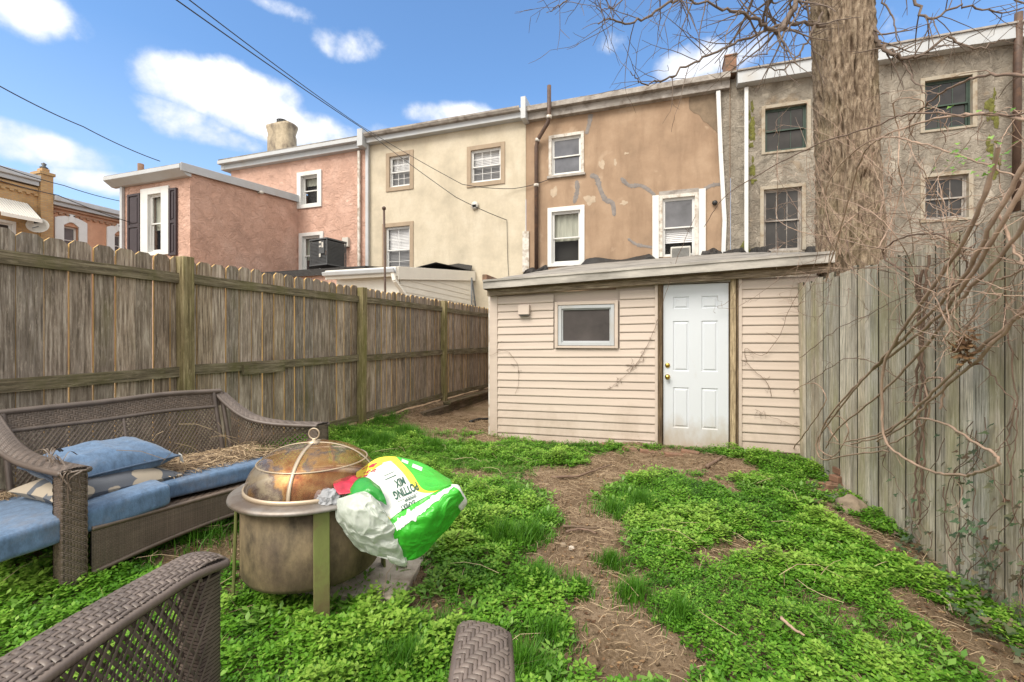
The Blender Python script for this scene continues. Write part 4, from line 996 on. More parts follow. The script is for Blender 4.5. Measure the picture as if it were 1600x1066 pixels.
# ---------------------------------------------------------------- ribbons: wicker
def wn_(fn, u, v):
    e = 1e-3; a = Vector(fn(u+e, v))-Vector(fn(u-e, v)); b = Vector(fn(u, v+e))-Vector(fn(u, v-e)); n = a.cross(b)
    return n.normalized() if n.length > 1e-12 else Vector((0,0,1))
def ribbon(mb, P, N, w, th=.0012):
    n = len(P); vs = []
    for i in range(n):
        t = (P[min(i+1, n-1)]-P[max(i-1, 0)])
        if t.length < 1e-9: t = Vector((1,0,0))
        x = t.normalized().cross(N[i]).normalized()*w/2
        vs += [P[i]-x, P[i]-x*.55+N[i]*th, P[i]+x*.55+N[i]*th, P[i]+x]
    mb.add(vs, [(4*i+j, 4*i+j+1, 4*(i+1)+j+1, 4*(i+1)+j) for i in range(n-1) for j in range(3)])
def weave(mb, fn, Lu, Lv, pu, pv, wf=.86, amp=.0014, over=2, thick=.0014):
    """twill: strands along u spaced pv apart, strands along v spaced pu apart"""
    nu, nv = max(2, round(Lu/pu)), max(2, round(Lv/pv))
    for j in range(nv):
        P = []; N = []; v = (j+.5)/nv
        for i in range(nu*2+1):
            u = i/(nu*2); c = min(nu-1, i//2); up = ((c+j)//over) % 2 == 0
            nn = wn_(fn, u, v); P.append(Vector(fn(u, v))+nn*(amp if up else -amp)); N.append(nn)
        ribbon(mb, P, N, Lv/nv*wf, thick)
    for i in range(nu):
        P = []; N = []; u = (i+.5)/nu
        for j in range(nv*2+1):
            v = j/(nv*2); c = min(nv-1, j//2); up = ((i+c)//over) % 2 == 1
            nn = wn_(fn, u, v); P.append(Vector(fn(u, v))+nn*(amp if up else -amp)); N.append(nn)
        ribbon(mb, P, N, Lu/nu*wf, thick)
def lattice(mb, fn, Lu, Lv, pitch, w, ang=1.0, amp=.002, step=.025, straight=True):
    """open diagonal mesh over the patch"""
    for sgn, h in ((1, amp), (-1, -amp)):
        c = -Lv*ang
        while c < Lu+Lv*ang:
            P = []; N = []; n = max(3, int(Lv/step)); 
            for k in range(n+1):
                t = Lv*k/n; s = c+sgn*ang*t
                if 0 <= s <= Lu:
                    nn = wn_(fn, s/Lu, t/Lv); P.append(Vector(fn(s/Lu, t/Lv))+nn*h); N.append(nn)
            if len(P) > 2: ribbon(mb, P, N, w)
            c += pitch
def wrapped(mb, pts, r, pitch=.011, n=8):
    """a round frame bar wound with strand: beaded tube"""
    P = catmull(pts, 12); L = [0]
    for a, b in zip(P, P[1:]): L.append(L[-1]+(b-a).length)
    m_ = max(4, int(L[-1]/pitch*2)); Q = []; Rr = []
    for i in range(m_+1):
        s = L[-1]*i/m_; k = max(0, min(len(L)-2, next((q for q in range(len(L)-1) if L[q+1] >= s), len(L)-2)))
        f = (s-L[k])/max(1e-9, L[k+1]-L[k]); Q.append(P[k].lerp(P[k+1], f)); Rr.append(r*(1.06 if i % 2 else .88))
    mb.tube(Q, Rr, n)

# ---------------------------------------------------------------- the broken wicker loveseat
SFL, SFR, SBL, SBR = (-2.05,2.14), (-1.40,3.27), (-2.80,2.45), (-2.13,3.37)
zg = .19
def sofa(s, t, z):
    a = (SFL[0]+(SFR[0]-SFL[0])*s, SFL[1]+(SFR[1]-SFL[1])*s); b = (SBL[0]+(SBR[0]-SBL[0])*s, SBL[1]+(SBR[1]-SBL[1])*s)
    return CW(a[0]+(b[0]-a[0])*t, a[1]+(b[1]-a[1])*t, z)
S = thing('wicker_loveseat', 'broken brown wicker loveseat with a see-through woven back in front of the picket fence', 'loveseat', sofa(.5,.5,zg))
def back(u, v):                                                    # whole back plane, leaning
    top = 1.005+.012*math.sin(PI*u)+.022*sstep(.35,.75,u)
    z = .50+(top-.50)*v; return sofa(-.03+1.0*u, .90+.13*v, z)
def bk(u, v):
    return back(u, v)
mb = MB(); weave(mb, lambda u, v: back(u, .80+.20*v), 1.2, .12, .012, .012, over=2); o = mb.build('top_band', m('wicker_dull'), S, True)
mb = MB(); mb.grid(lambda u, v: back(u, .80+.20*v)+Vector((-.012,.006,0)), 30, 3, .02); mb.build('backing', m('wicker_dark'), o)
mb = MB(); lattice(mb, lambda u, v: back(.05+.90*u, v*.80), 1.08, .42, .024, .0095, .75, .0015); mb.build('back_mesh', m('wicker_dull'), S, True)
mb = MB()
for uu in (.0, .045, .955, 1.0): wrapped(mb, [back(uu, 0), back(uu, .5), back(uu, 1)], .016)
wrapped(mb, [back(u/8*.91+.045, .79) for u in range(9)], .014); wrapped(mb, [back(u/8, 1.0) for u in range(9)], .018); wrapped(mb, [back(u/4, .0) for u in range(5)], .015)
wrapped(mb, [back(.49, 0), back(.49, .8)], .010)
mb.build('back_frame', m('wicker'), S, True)
# arms: swoop down from the back corner, run flat to the front post
def arm_curve(side):
    s0, s1 = (-.03, -.02) if side < 0 else (.97, 1.02)
    return [sofa(s0, 1.03, 1.02), sofa(s0+(s1-s0)*.2, .90, .93), sofa(s0+(s1-s0)*.5, .72, .845), sofa(s1, .45, .805), sofa(s1, .0, .80)]
for side in (-1, 1):
    C = catmull(arm_curve(side), 10); ax = (sofa(1,.5,0)-sofa(0,.5,0)).normalized()
    def af(u, v, C=C, ax=ax):
        k = max(0.0, min(.99999, u))*(len(C)-1); i = int(k); p = C[i].lerp(C[i+1], k-i)
        return p+ax*((v-.5)*(.06+.04*u))+Vector((0,0,-.006*(2*v-1)**2))
    mb = MB(); weave(mb, af, .85, .105, .011, .011, over=2); o = mb.build('armrest', m('wicker'), S, True)
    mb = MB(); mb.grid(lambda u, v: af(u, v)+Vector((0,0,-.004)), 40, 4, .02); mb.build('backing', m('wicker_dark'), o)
    mb = MB()
    for v in (0, 1): wrapped(mb, [af(u/8, v)+Vector((0,0,-.012)) for u in range(9)], .014)
    mb.build('arm_edge', m('wicker'), S, True)
    # front post: dense weave
    s1 = -.02 if side < 0 else 1.02
    zt_ = .785
    def post(u, v, s1=s1):
        a = 2*PI*u; q = 1/max(abs(math.cos(a)), abs(math.sin(a)))**.85
        ls = ax*(math.cos(a)*q*.046); lt = (sofa(s1,.12,0)-sofa(s1,0,0)).normalized()*(math.sin(a)*q*.040)
        p = sofa(s1, .055, zg-.01+(zt_-zg+.01)*v); return p+ls+lt
    mb = MB(); weave(mb, post, .34, .6, .012, .0085, over=2, amp=.001); o = mb.build('front_post', m('wicker_dull'), S, True)
    mb = MB(); mb.grid(lambda u, v: post(u, v).lerp(sofa(s1,.055,zg+(zt_-zg)*v), .06), 24, 4); mb.build('backing', m('wicker_dark'), o)
    if side > 0:
        def sp_(u, v): 
            q = af(.18+.8*u, .5); return Vector((q.x, q.y, .36+(q.z-.02-.36)*v))
        mb = MB(); lattice(mb, sp_, .7, .42, .026, .008, .8); mb.build('side_mesh', m('wicker_dull'), S, True)
    mb = MB(); wrapped(mb, [sofa(s1 if side < 0 else .97, .92, zg), sofa(s1 if side < 0 else .97, .92, .6)], .022); mb.build('rear_leg', m('wicker_dull'), S, True)
# broken strands hanging on the near post
mb = MB(); rr = random.Random(4)
for k in range(16):
    p = sofa(-.02+rr.uniform(-.03,.04), .0+rr.uniform(-.02,.08), .79); q = p+Vector((rr.uniform(-.05,.05), rr.uniform(-.04,.02), -rr.uniform(.05,.16)))
    P = catmull([p+Vector((rr.uniform(-.05,.05),0,.0)), p+(q-p)*.4+Vector((rr.uniform(-.02,.02),-.02,.02)), q], 6); ribbon(mb, P, [Vector((-nf.x*.2,-1,.2)).normalized()]*len(P), .008)
for k in range(12):
    p = sofa(-.02, .1+.25*rr.random(), .80); q = p+Vector((rr.uniform(-.14,.0), rr.uniform(-.05,.1), rr.uniform(-.0,.06)))
    P = catmull([p, p+(q-p)*.5+Vector((0,0,.04)), q], 6); ribbon(mb, P, [Vector((0,-.5,.8)).normalized()]*len(P), .006)
mb.build('loose_strand', m('wicker_dull'), S, True)
# seat apron and deck
def apron(u, v): return sofa(.03+.95*u, .02, (.30+.05*math.sin(PI*u)-.03*(1-u))*(1-v)+(.485)*v)
mb = MB(); weave(mb, apron, 1.25, .2, .009, .007, over=1, amp=.0008, wf=.92); o = mb.build('seat_apron', m('wicker_dull'), S, True)
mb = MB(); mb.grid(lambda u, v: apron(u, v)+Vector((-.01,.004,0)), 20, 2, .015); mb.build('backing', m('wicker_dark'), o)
mb = MB(); weave(mb, lambda u, v: sofa(.02+.96*u, .03+.87*v, .485-.03*math.sin(PI*u)*math.sin(PI*v)), 1.25, .65, .022, .022, over=1); mb.build('seat_deck', m('wicker_dull'), S, True)
mb = MB(); wrapped(mb, [apron(u/6, 0) for u in range(7)], .012); wrapped(mb, [apron(u/6, 1) for u in range(7)], .012); mb.build('seat_rail', m('wicker_dull'), S, True)

def rbox(mb, fn, a, b, c, r, n=14, seed=0, amp=.01, sag=0):
    """soft block: size a x b x c, corner radius r; fn maps local to world"""
    faces = [((1,0,0),(0,1,0),(0,0,1)),((1,0,0),(0,-1,0),(0,0,-1)),((0,1,0),(0,0,1),(1,0,0)),((0,1,0),(0,0,-1),(-1,0,0)),((0,0,1),(1,0,0),(0,1,0)),((0,0,1),(-1,0,0),(0,-1,0))]
    H_ = Vector((a/2, b/2, c/2))
    for U, V, W in faces:
        U, V, W = Vector(U), Vector(V), Vector(W)
        def f(u, v):
            u = math.copysign(abs(2*u-1)**.75, 2*u-1); v = math.copysign(abs(2*v-1)**.75, 2*v-1)
            p = U*u+V*v+W; p = Vector((p.x*H_.x, p.y*H_.y, p.z*H_.z)); q = Vector([max(-H_[i]+r, min(H_[i]-r, p[i])) for i in range(3)])
            d = p-q; p = q+(d.normalized()*r if d.length > 1e-9 else d)
            p += W*0; k = noise.noise(p*6+Vector((seed,0,0)))*amp+noise.noise(p*17+Vector((0,seed,0)))*amp*.4
            p = p*(1+k/max(.05, p.length)); p.z += .012*(1-(p.x/H_.x)**2)*(1-(p.y/H_.y)**2)*(1 if p.z > 0 else 0)
            return fn(p)
        mb.grid(f, n, n)
def pillow(mb, fn, a, b, h, n=26, seed=0, pin=.08):
    for sg in (1, -1):
        def f(u, v):
            x, y = 2*u-1, 2*v-1; k = max(0, (1-abs(x)**2.6)*(1-abs(y)**2.6))**.55
            px_ = x*(1-pin*(1-y*y)); py_ = y*(1-pin*(1-x*x)); w = 1+.16*noise.noise(Vector((x*2.2, y*2.2, seed)))+.06*noise.noise(Vector((x*7, y*7, seed+sg)))
            return fn(Vector((px_*a/2, py_*b/2, sg*h/2*k*w)))
        mb.grid(f, n, n) if sg > 0 else mb.grid(lambda u, v: f(v, u), n, n)
def pillow_edge(fn, a, b, pin=.08):
    pts = []
    for k in range(41):
        t = k/40*4; e = int(t) % 4; f_ = (t-int(t))*2-1
        x, y = [(f_,-1),(1,f_),(-f_,1),(-1,-f_)][e]; pts.append(fn(Vector((x*(1-pin*(1-y*y))*a/2, y*(1-pin*(1-x*x))*b/2, 0))))
    return pts
def frame(c, xdir, tilt=Matrix.Identity(3)):
    x = Vector((xdir.x, xdir.y, 0)).normalized(); M_ = Matrix((x, Vector((-x.y, x.x, 0)), Vector((0,0,1)))).transposed() @ tilt
    return lambda p: c+M_ @ p
alng = sofa(1,.5,0)-sofa(0,.5,0)
def Rt(ax_, a): return Matrix.Rotation(a, 3, ax_)
c = sofa(.065,.42,.525)+Vector((0,0,.0)); f1 = frame(c, alng, Rt('Y', -.10))
mb = MB(); rbox(mb, f1, .70, .64, .125, .03, 16, 2, .012); o = mb.build('seat_cushion', m('cush'), None, True); tag(o, 'faded blue seat cushion sliding off the left end of the loveseat', 'cushion', 'blue seat cushions'); rebase(o, c-Vector((0,0,.07)))
c = sofa(.63,.57,.54); f2 = frame(c, alng, Rt('Z', -.03))
mb = MB(); rbox(mb, f2, .70, .60, .105, .03, 16, 5, .010); o = mb.build('seat_cushion', m('cush'), None, True); tag(o, 'blue seat cushion half buried under dry straw on the loveseat', 'cushion', 'blue seat cushions'); rebase(o, c-Vector((0,0,.06)))
c = sofa(.19,.45,.62); f3 = frame(c, alng, Rt('Z', .20) @ Rt('Y', .05))
mb = MB(); pillow(mb, f3, .60, .44, .16, 30, 3); o = mb.build('throw_pillow', m('pattern'), None, True); tag(o, 'grey and navy patterned pillow underneath the blue pillow', 'pillow'); rebase(o, c-Vector((0,0,.06)))
c = sofa(.22,.54,.72); f4 = frame(c, alng, Rt('Z', .10) @ Rt('Y', -.04) @ Rt('X', .06))
mb = MB(); pillow(mb, f4, .54, .46, .22, 34, 7); o = mb.build('throw_pillow', m('cush'), None, True); tag(o, 'plump faded blue pillow lying on top of the patterned one', 'pillow'); rebase(o, c-Vector((0,0,.08)))
mb = MB(); mb.tube(pillow_edge(f4, .545, .465), .006, 6, False); mb.build('piping', m('piping'), o, True)
mb = MB(); e = f4(Vector((.30,-.20,-.01))); mb.grid(lambda u, v: e+Vector((.03*u, -.02+.01*v, .02-.05*v-.01*u)), 3, 3, .001); mb.build('care_tag', m('white'), o)

# ---------------------------------------------------------------- round fire pit
FC = CW(-.99, 2.24, 0); zr = .682; cr = Vector((cs, sn, 0)); cf = Vector((-sn, cs, 0))
P = thing('fire_pit', 'round metal fire pit with a heat stained domed mesh lid on greenish legs', 'fire pit', (FC.x, FC.y, .18))
mb = MB(); mb.lathe([(.0,.297),(.16,.294),(.278,.297),(.308,.307),(.317,.328),(.319,.37),(.319,.655),(.31,.655),(.308,.42),(.29,.345),(.15,.31),(0,.31)], FC, 72); mb.build('bowl', m('bowl'), P, True)
mb = MB(); mb.lathe([(.285,zr-.020),(.30,zr-.010),(.355,zr-.012),(.366,zr-.020),(.371,zr-.016),(.368,zr-.006),(.355,zr+.002),(.31,zr+.006),(.295,zr+.004),(.285,zr-.004),(.285,zr-.020)], FC, 96); mb.build('rim', m('rim'), P, True)
dome = [(.302*math.cos(a)**.9 if a < PI/2-.01 else .001, zr+.012+.200*math.sin(a)) for a in [PI/2*k/22 for k in range(23)]]
mb = MB(); mb.lathe(dome, FC, 72); lid = mb.build('lid_mesh', m('lidmesh'), P, True)
mb = MB()
hoop = [(.300,zr+.004),(.310,zr+.006),(.310,zr+.022),(.303,zr+.024)]; mb.lathe(hoop, FC, 96)
def dp(a, az, o=0): 
    r_ = .302*max(0, math.cos(a))**.9+o; return FC+cr*(r_*math.cos(az))+cf*(r_*math.sin(az))+Vector((0,0,zr+.012+.200*math.sin(a)+o*.6))
mb.tube([dp(.62, 2*PI*k/60, .002) for k in range(61)], .0035, 6, False)
for az in (math.radians(-86), math.radians(4), math.radians(94), math.radians(184)):
    Pq = [dp(PI/2*k/20, az, .0035) for k in range(21)]; tn = Vector((-math.sin(az), math.cos(az), 0)); tn = cr*tn.x+cf*tn.y
    vs = []
    for p in Pq: vs += [p-tn*.0085, p+tn*.0085, p+tn*.0085-Vector((0,0,.002)), p-tn*.0085-Vector((0,0,.002))]
    mb.add(vs, [(4*k+q, 4*k+(q+1) % 4, 4*(k+1)+(q+1) % 4, 4*(k+1)+q) for k in range(20) for q in range(4)])
top = FC+Vector((0,0,zr+.212)); mb.lathe([(.03,-.004),(.03,.004),(.012,.008),(.008,.016),(.0,.018)], top, 20)
mb.build('lid_band', m('band'), lid, True)
mb = MB(); cc = top+Vector((0,0,.043)); mb.tube([cc+cr*(.026*math.cos(a))+Vector((0,0,.026*math.sin(a))) for a in [2*PI*k/28 for k in range(29)]], .0035, 8, False); mb.build('lid_ring', m('band'), lid, True)
for az in (-61, 30, 209, 119):
    a = math.radians(az); ra = cr*math.cos(a)+cf*math.sin(a); ta = cr*-math.sin(a)+cf*math.cos(a); mb = MB(); w = .033
    top_, bot = FC+ra*.330+Vector((0,0,zr-.014)), FC+ra*.345; bot.z = gz(bot.x, bot.y)-.02
    if az == -61: bot.z -= 0
    mb.hexa([bot-ta*w-ra*.006, bot+ta*w-ra*.006, bot+ta*w+ra*.006, bot-ta*w+ra*.006, top_-ta*w-ra*.006, top_+ta*w-ra*.006, top_+ta*w+ra*.006, top_-ta*w+ra*.006])
    mb.build('leg', m('pit_leg'), P, bevel=.003)

# ---------------------------------------------------------------- torn potting mix bag
def ctrl(rows):                                                    # smooth sheet through survey points (px, py, forward distance)
    G = [[Vector(p) for p in r] for r in rows]
    def cr1(p, t):
        n = len(p)-1; k = min(n-1, int(t*n)); f = t*n-k
        a = p[k-1] if k > 0 else p[0]*2-p[1]; b, c = p[k], p[k+1]; d = p[k+2] if k+2 <= n else p[n]*2-p[n-1]
        return .5*((2*b)+(c-a)*f+(2*a-5*b+4*c-d)*f*f+(3*b-a-3*c+d)*f**3)
    return lambda u, v: cr1([cr1(r, u) for r in G], v)
def crum(p, amp, seed):
    q = p*13+Vector((seed, seed*.3, 0)); q = q+noise.noise_vector(q*.8)*.9
    a = noise.voronoi(q)[0]; b = noise.voronoi(q*2.6+Vector((3,1,seed)))[0]
    return amp*((.55-1.5*(a[1]-a[0]))*1.1+(.4-(b[1]-b[0]))*.45+noise.noise(q*.5)*.8)
def sheet(rows, amp=.006, seed=0, off=0):
    g = ctrl(rows)
    def f(u, v):
        q = g(u, v); p = PD(q.x, q.y, q.z); toc = (Vector((0,0,CZ))-p).normalized()
        return p+toc*(off+crum(p, amp, seed))+noise.noise_vector(p*22)*amp*.5*(0 if amp < .007 else 1)
    f.g = g; return f
top_rows = [[(557,738,2.20),(598,714,2.30),(655,722,2.33),(703,749,2.24)],[(556,756,2.11),(600,738,2.19),(655,742,2.20),(707,756,2.14)],[(578,787,2.02),(606,770,2.06),(652,766,2.08),(707,761,2.07)],[(608,813,1.93),(626,799,1.95),(662,778,1.99),(705,757,2.03)]]
side_rows = [top_rows[3],[(613,832,1.90),(637,822,1.90),(676,797,1.93),(714,764,2.0)],[(619,856,1.92),(648,847,1.92),(690,812,1.96),(724,776,2.03)],[(628,878,1.96),(658,869,1.98),(697,829,2.03),(729,786,2.08)]]
under_rows = [side_rows[3],[(622,850,2.10),(650,842,2.16),(690,810,2.18),(722,780,2.15)],[(590,790,2.22),(620,770,2.30),(665,760,2.30),(708,760,2.22)],top_rows[0]]
BG = thing('potting_mix_bag', 'torn green and white potting mix bag slumped over the right rim of the fire pit', 'bag', PD(640,860,2.0))
ftop_ = sheet(top_rows, .0068, 1); fside = sheet(side_rows, .010, 1); fund = sheet(under_rows, .010, 1)
mb = MB(); mb.grid(ftop_, 80, 70); mb.grid(fside, 90, 70); mb.grid(fund, 30, 24); mb.build('sack', m('bag_green'), BG, True)
def patch(fn, poly_uv, n, off, name, mat, parent, jag=0):
    """lay a printed area (quad in u,v) on the sheet"""
    a, b, c, d = [Vector((*q, 0)) for q in poly_uv]
    def f(s, t):
        q = a.lerp(b, s).lerp(d.lerp(c, s), t)
        if jag and (t in (0, 1)): q.y += jag*noise.noise(Vector((s*14, t, 5)))
        u, v = min(1, max(0, q.x)), min(1, max(0, q.y)); p = fn(u, v); return p+(Vector((0,0,CZ))-p).normalized()*off
    mb = MB(); mb.grid(f, n, n); return mb.build(name, m(mat), parent, True)
patch(ftop_, [(.10,.0),(.46,.0),(.87,1.0),(.0,1.0)], 90, .0015, 'yellow_border', 'bag_yellow', BG)
patch(ftop_, [(.12,.22),(.41,.10),(.80,1.0),(.05,1.0)], 90, .0028, 'white_panel', 'bag_white', BG)
patch(ftop_, [(.0,.0),(.30,.0),(.33,.16),(.0,.36)], 14, .0034, 'flower_print', 'bag_yellow', BG)
patch(fside, [(.07,.14),(1.0,.04),(1.0,.17),(.10,.34)], 44, .003, 'torn_strip', 'bag_white', BG, .12)
rr = random.Random(6)
for k in range(16):
    u, v = rr.uniform(.01,.28), rr.uniform(.02,.26); s_ = rr.uniform(.02,.05)
    patch(ftop_, [(u,v),(u+s_,v+.01),(u+s_*.8,v+s_),(u-.01,v+s_*.8)], 4, .0044, 'flower', 'bag_red', BG)
# the writing, laid on the sheet
inv = [(ftop_.g(i/60, j/60), i/60, j/60) for i in range(61) for j in range(61)]
def bag_uv(px, py):
    best = sorted(inv, key=lambda q: (q[0].x-px)**2+(q[0].y-py)**2)[:3]
    u, v = min(.98, max(.02, best[0][1])), min(.98, max(.02, best[0][2])); e = .004
    for _ in range(6):
        g0 = ftop_.g(u, v); gu = (ftop_.g(u+e, v)-g0)/e; gv = (ftop_.g(u, v+e)-g0)/e; D = gu.x*gv.y-gu.y*gv.x
        if abs(D) < 1e-6: break
        rx_, ry_ = px-g0.x, py-g0.y; u = min(.99, max(.0, u+(rx_*gv.y-ry_*gv.x)/D)); v = min(.99, max(.0, v+(gu.x*ry_-gu.y*rx_)/D))
    return u, v
def bag_text(body, x, y, size, mat, xs=.6, ang=(-.916,.40), parent=None, bold=.035, off=.0075, name='lettering'):
    cu = bpy.data.curves.new('t', 'FONT'); cu.body = body; cu.size = 1; cu.resolution_u = 3; cu.offset = bold
    ob = bpy.data.objects.new('t', cu); COL.objects.link(ob); dg = bpy.context.evaluated_depsgraph_get(); me = bpy.data.meshes.new_from_object(ob.evaluated_get(dg))
    rx, ry = ang; ux, uy = ry, -rx; cache = {}
    mb = MB(); vs = []
    for v in me.vertices:
        px_, py_ = x+(v.co.x*xs*rx+v.co.y*ux)*size, y+(v.co.x*xs*ry+v.co.y*uy)*size
        q = PD(px_, py_, 2.0); u, w = bag_uv(px_, py_); s_ = ftop_(u, w); dist = (s_-Vector((0,0,CZ))).length-off; vs.append(Vector((0,0,CZ))+(q-Vector((0,0,CZ))).normalized()*dist)
    mb.add(vs, [tuple(p.vertices) for p in me.polygons]); bpy.data.objects.remove(ob); bpy.data.curves.remove(cu)
    return mb.build(name, m(mat), parent or BG)
def Z2(zx, zy): return 480+zx*.1876, 700+zy*.1876
for body, zx, zy, sz in (('POTTING', 908, 283, 18), ('MIX', 800, 240, 17), ('EXPERT', 896, 432, 9.5), ('GARDENER', 905, 392, 4.8)):
    x, y = Z2(zx, zy); bag_text(body, x, y, sz, 'ink', .53 if sz > 12 else .8)
x, y = Z2(868, 172); 
for (zx, zy, L_, t_) in ((918,376,180,4),(948,478,180,4),(740,222,100,8),(722,195,90,5)):
    x, y = Z2(zx, zy); mb = MB(); vs = []
    for k in range(13):
        for w_ in (0, 1):
            px_, py_ = x-.916*L_*.1876*k/12+.4*w_*t_*.1876, y+.40*L_*.1876*k/12+.916*w_*t_*.1876; u, w2 = bag_uv(px_, py_); p = ftop_(u, w2); vs.append(p+(Vector((0,0,CZ))-p).normalized()*.004)
    mb.add(vs, [(2*k, 2*k+1, 2*k+3, 2*k+2) for k in range(12)]); mb.build('printed_line', m('ink'), BG)
for (zx, zy, w_, h_) in ((880,130,90,35),(790,90,60,28)):
    x, y = Z2(zx, zy); pts = [(x, y), (x+w_*.17, y+w_*.07), (x+w_*.15, y+w_*.07+h_*.16), (x-w_*.02, y+h_*.16)]; uv = [bag_uv(*q) for q in pts]; patch(ftop_, uv, 5, .003, 'small_print_box', 'bag_white', BG)
# green fold over the mouth, dark inside of the bag
fold = sheet([[(541,772,1.99),(555,752,2.02),(572,746,2.05),(592,760,2.02)],[(545,776,1.96),(566,765,1.96),(585,762,1.97),(600,775,1.97)],[(560,778,1.96),(575,778,1.95),(592,782,1.95),(604,790,1.95)]], .010, 4)
mb = MB(); mb.grid(fold, 20, 16, .001); mb.build('fold', m('bag_dark'), BG, True)
redp = sheet([[(522,752,2.05),(538,746,2.08),(556,742,2.12)],[(522,762,2.0),(540,758,2.03),(562,754,2.06)],[(530,773,1.98),(545,770,1.98),(560,765,2.0)]], .012, 7)
mb = MB(); mb.grid(redp, 16, 14, .001); mb.build('flower_print', m('bag_red'), BG, True)
corner = sheet([[(704,757,2.03),(716,758,2.04),(722,768,2.05)],[(712,772,2.02),(722,776,2.03),(730,784,2.05)],[(716,792,2.03),(720,798,2.04),(724,796,2.06)]], .006, 9)
mb = MB(); mb.grid(corner, 10, 10, .001); mb.build('torn_corner', m('bag_white'), BG, True)
film_rows = [[(522,782,1.985),(545,774,1.95),(572,769,1.93),(592,784,1.925)],[(523,803,1.96),(548,800,1.88),(586,796,1.87),(613,818,1.90)],[(538,832,1.97),(562,834,1.89),(601,838,1.88),(624,850,1.915)],[(560,858,2.02),(584,868,1.96),(612,876,1.95),(634,883,1.955)]]
FB = thing('plastic_bag', 'cloudy white thin plastic bag bulging below the mouth of the potting mix bag', 'plastic bag', PD(590,868,1.96))
ff = sheet(film_rows, .015, 12); mb = MB(); mb.grid(ff, 100, 100); mb.build('front_sheet', m('film'), FB, True)
bkr = [[(x, y, d+.05+.10*(1-abs(2*i/3-1))) for i, (x, y, d) in enumerate(r)] for r in film_rows]; bkr[0] = film_rows[0]; bkr[3] = film_rows[3]
mb = MB(); mb.grid(sheet(bkr, .004, 14), 24, 24); mb.build('back_sheet', m('film'), FB, True)
mb = MB(); mb.grid(sheet([[(600,862,1.95),(615,866,1.94),(634,872,1.95)],[(604,872,1.94),(620,876,1.93),(636,880,1.95)],[(608,880,1.96),(622,884,1.95),(634,886,1.96)]], .012, 15), 12, 12); mb.build('torn_edge', m('film'), FB, True)
mb = MB(); c = PD(514, 778, 2.0)
def wad(u, v):
    a, b = 2*PI*u, PI*(v-.5); q = Vector((math.cos(a)*math.cos(b), math.sin(a)*math.cos(b), math.sin(b)))
    k = 1+.4*(1-2*abs(noise.noise(q*2.0)))*.5; q = Vector((q.x*.055, q.y*.045, q.z*.036+.012*noise.noise(q*1.7)))*k; k2 = crum(c+q, .012, 5); q = q*(1+k2*9); return c+q
mb.grid(wad, 48, 30); o = mb.build('crumpled_wrapper', m('ash'), None); tag(o, 'crumpled grey wrapper wedged between the domed lid and the green bag', 'wrapper'); rebase(o, c-Vector((0,0,.04)))

# concrete slab under the pit
c = CW(-.78, 2.42, 0); mb = MB(); zz = gz(c.x, c.y)
Ms = Matrix.Translation((c.x, c.y, zz)) @ Matrix.Rotation(.25, 4, 'Z') @ Matrix.Rotation(.02, 4, 'Y')
mb = MB(Ms); mb.box(-.40, .28, -.30, .24, -.03, .035); o = mb.build('paving_slab', m('slab'), None, bevel=.008); tag(o, 'pale concrete slab lying under the fire pit', 'slab'); rebase(o, (c.x, c.y, zz-.03))

# ---------------------------------------------------------------- foreground wicker armchair
ch_f = Vector((.292, .956)); ch_r = Vector((.956, -.292)); ch_o = Vector((-.81, 1.21)); zc = .15
def chair(e, v, z):                                                # e across from the left arm, v forward of the arm ends
    q = ch_o+ch_r*e+ch_f*v; return CW(q.x, q.y, z)
CH = thing('wicker_armchair', 'brown wicker armchair facing the yard, only its arms and seat corner in view', 'armchair', chair(.38, -.4, zc))
def arm(e0, side):
    def f(u, v):                                                   # u back->front, v left->right
        vv = -.62+(.62 if side < 0 else .575)*u; w = .098+(.035 if side < 0 else .01)*max(0,1-u)**1.5; q = .842-.008*(abs(2*v-1)**3)+.015*math.sin(PI*u)-.016*max(0, (u-.9)/.1)**2
        ce = e0+(0 if side < 0 else .028+.20*(1-u))
        return chair(ce+(.5-v)*w+(.095*(1-u) if side < 0 else 0), vv, q-.035*(1-u)-(.015 if side > 0 else 0))
    return f
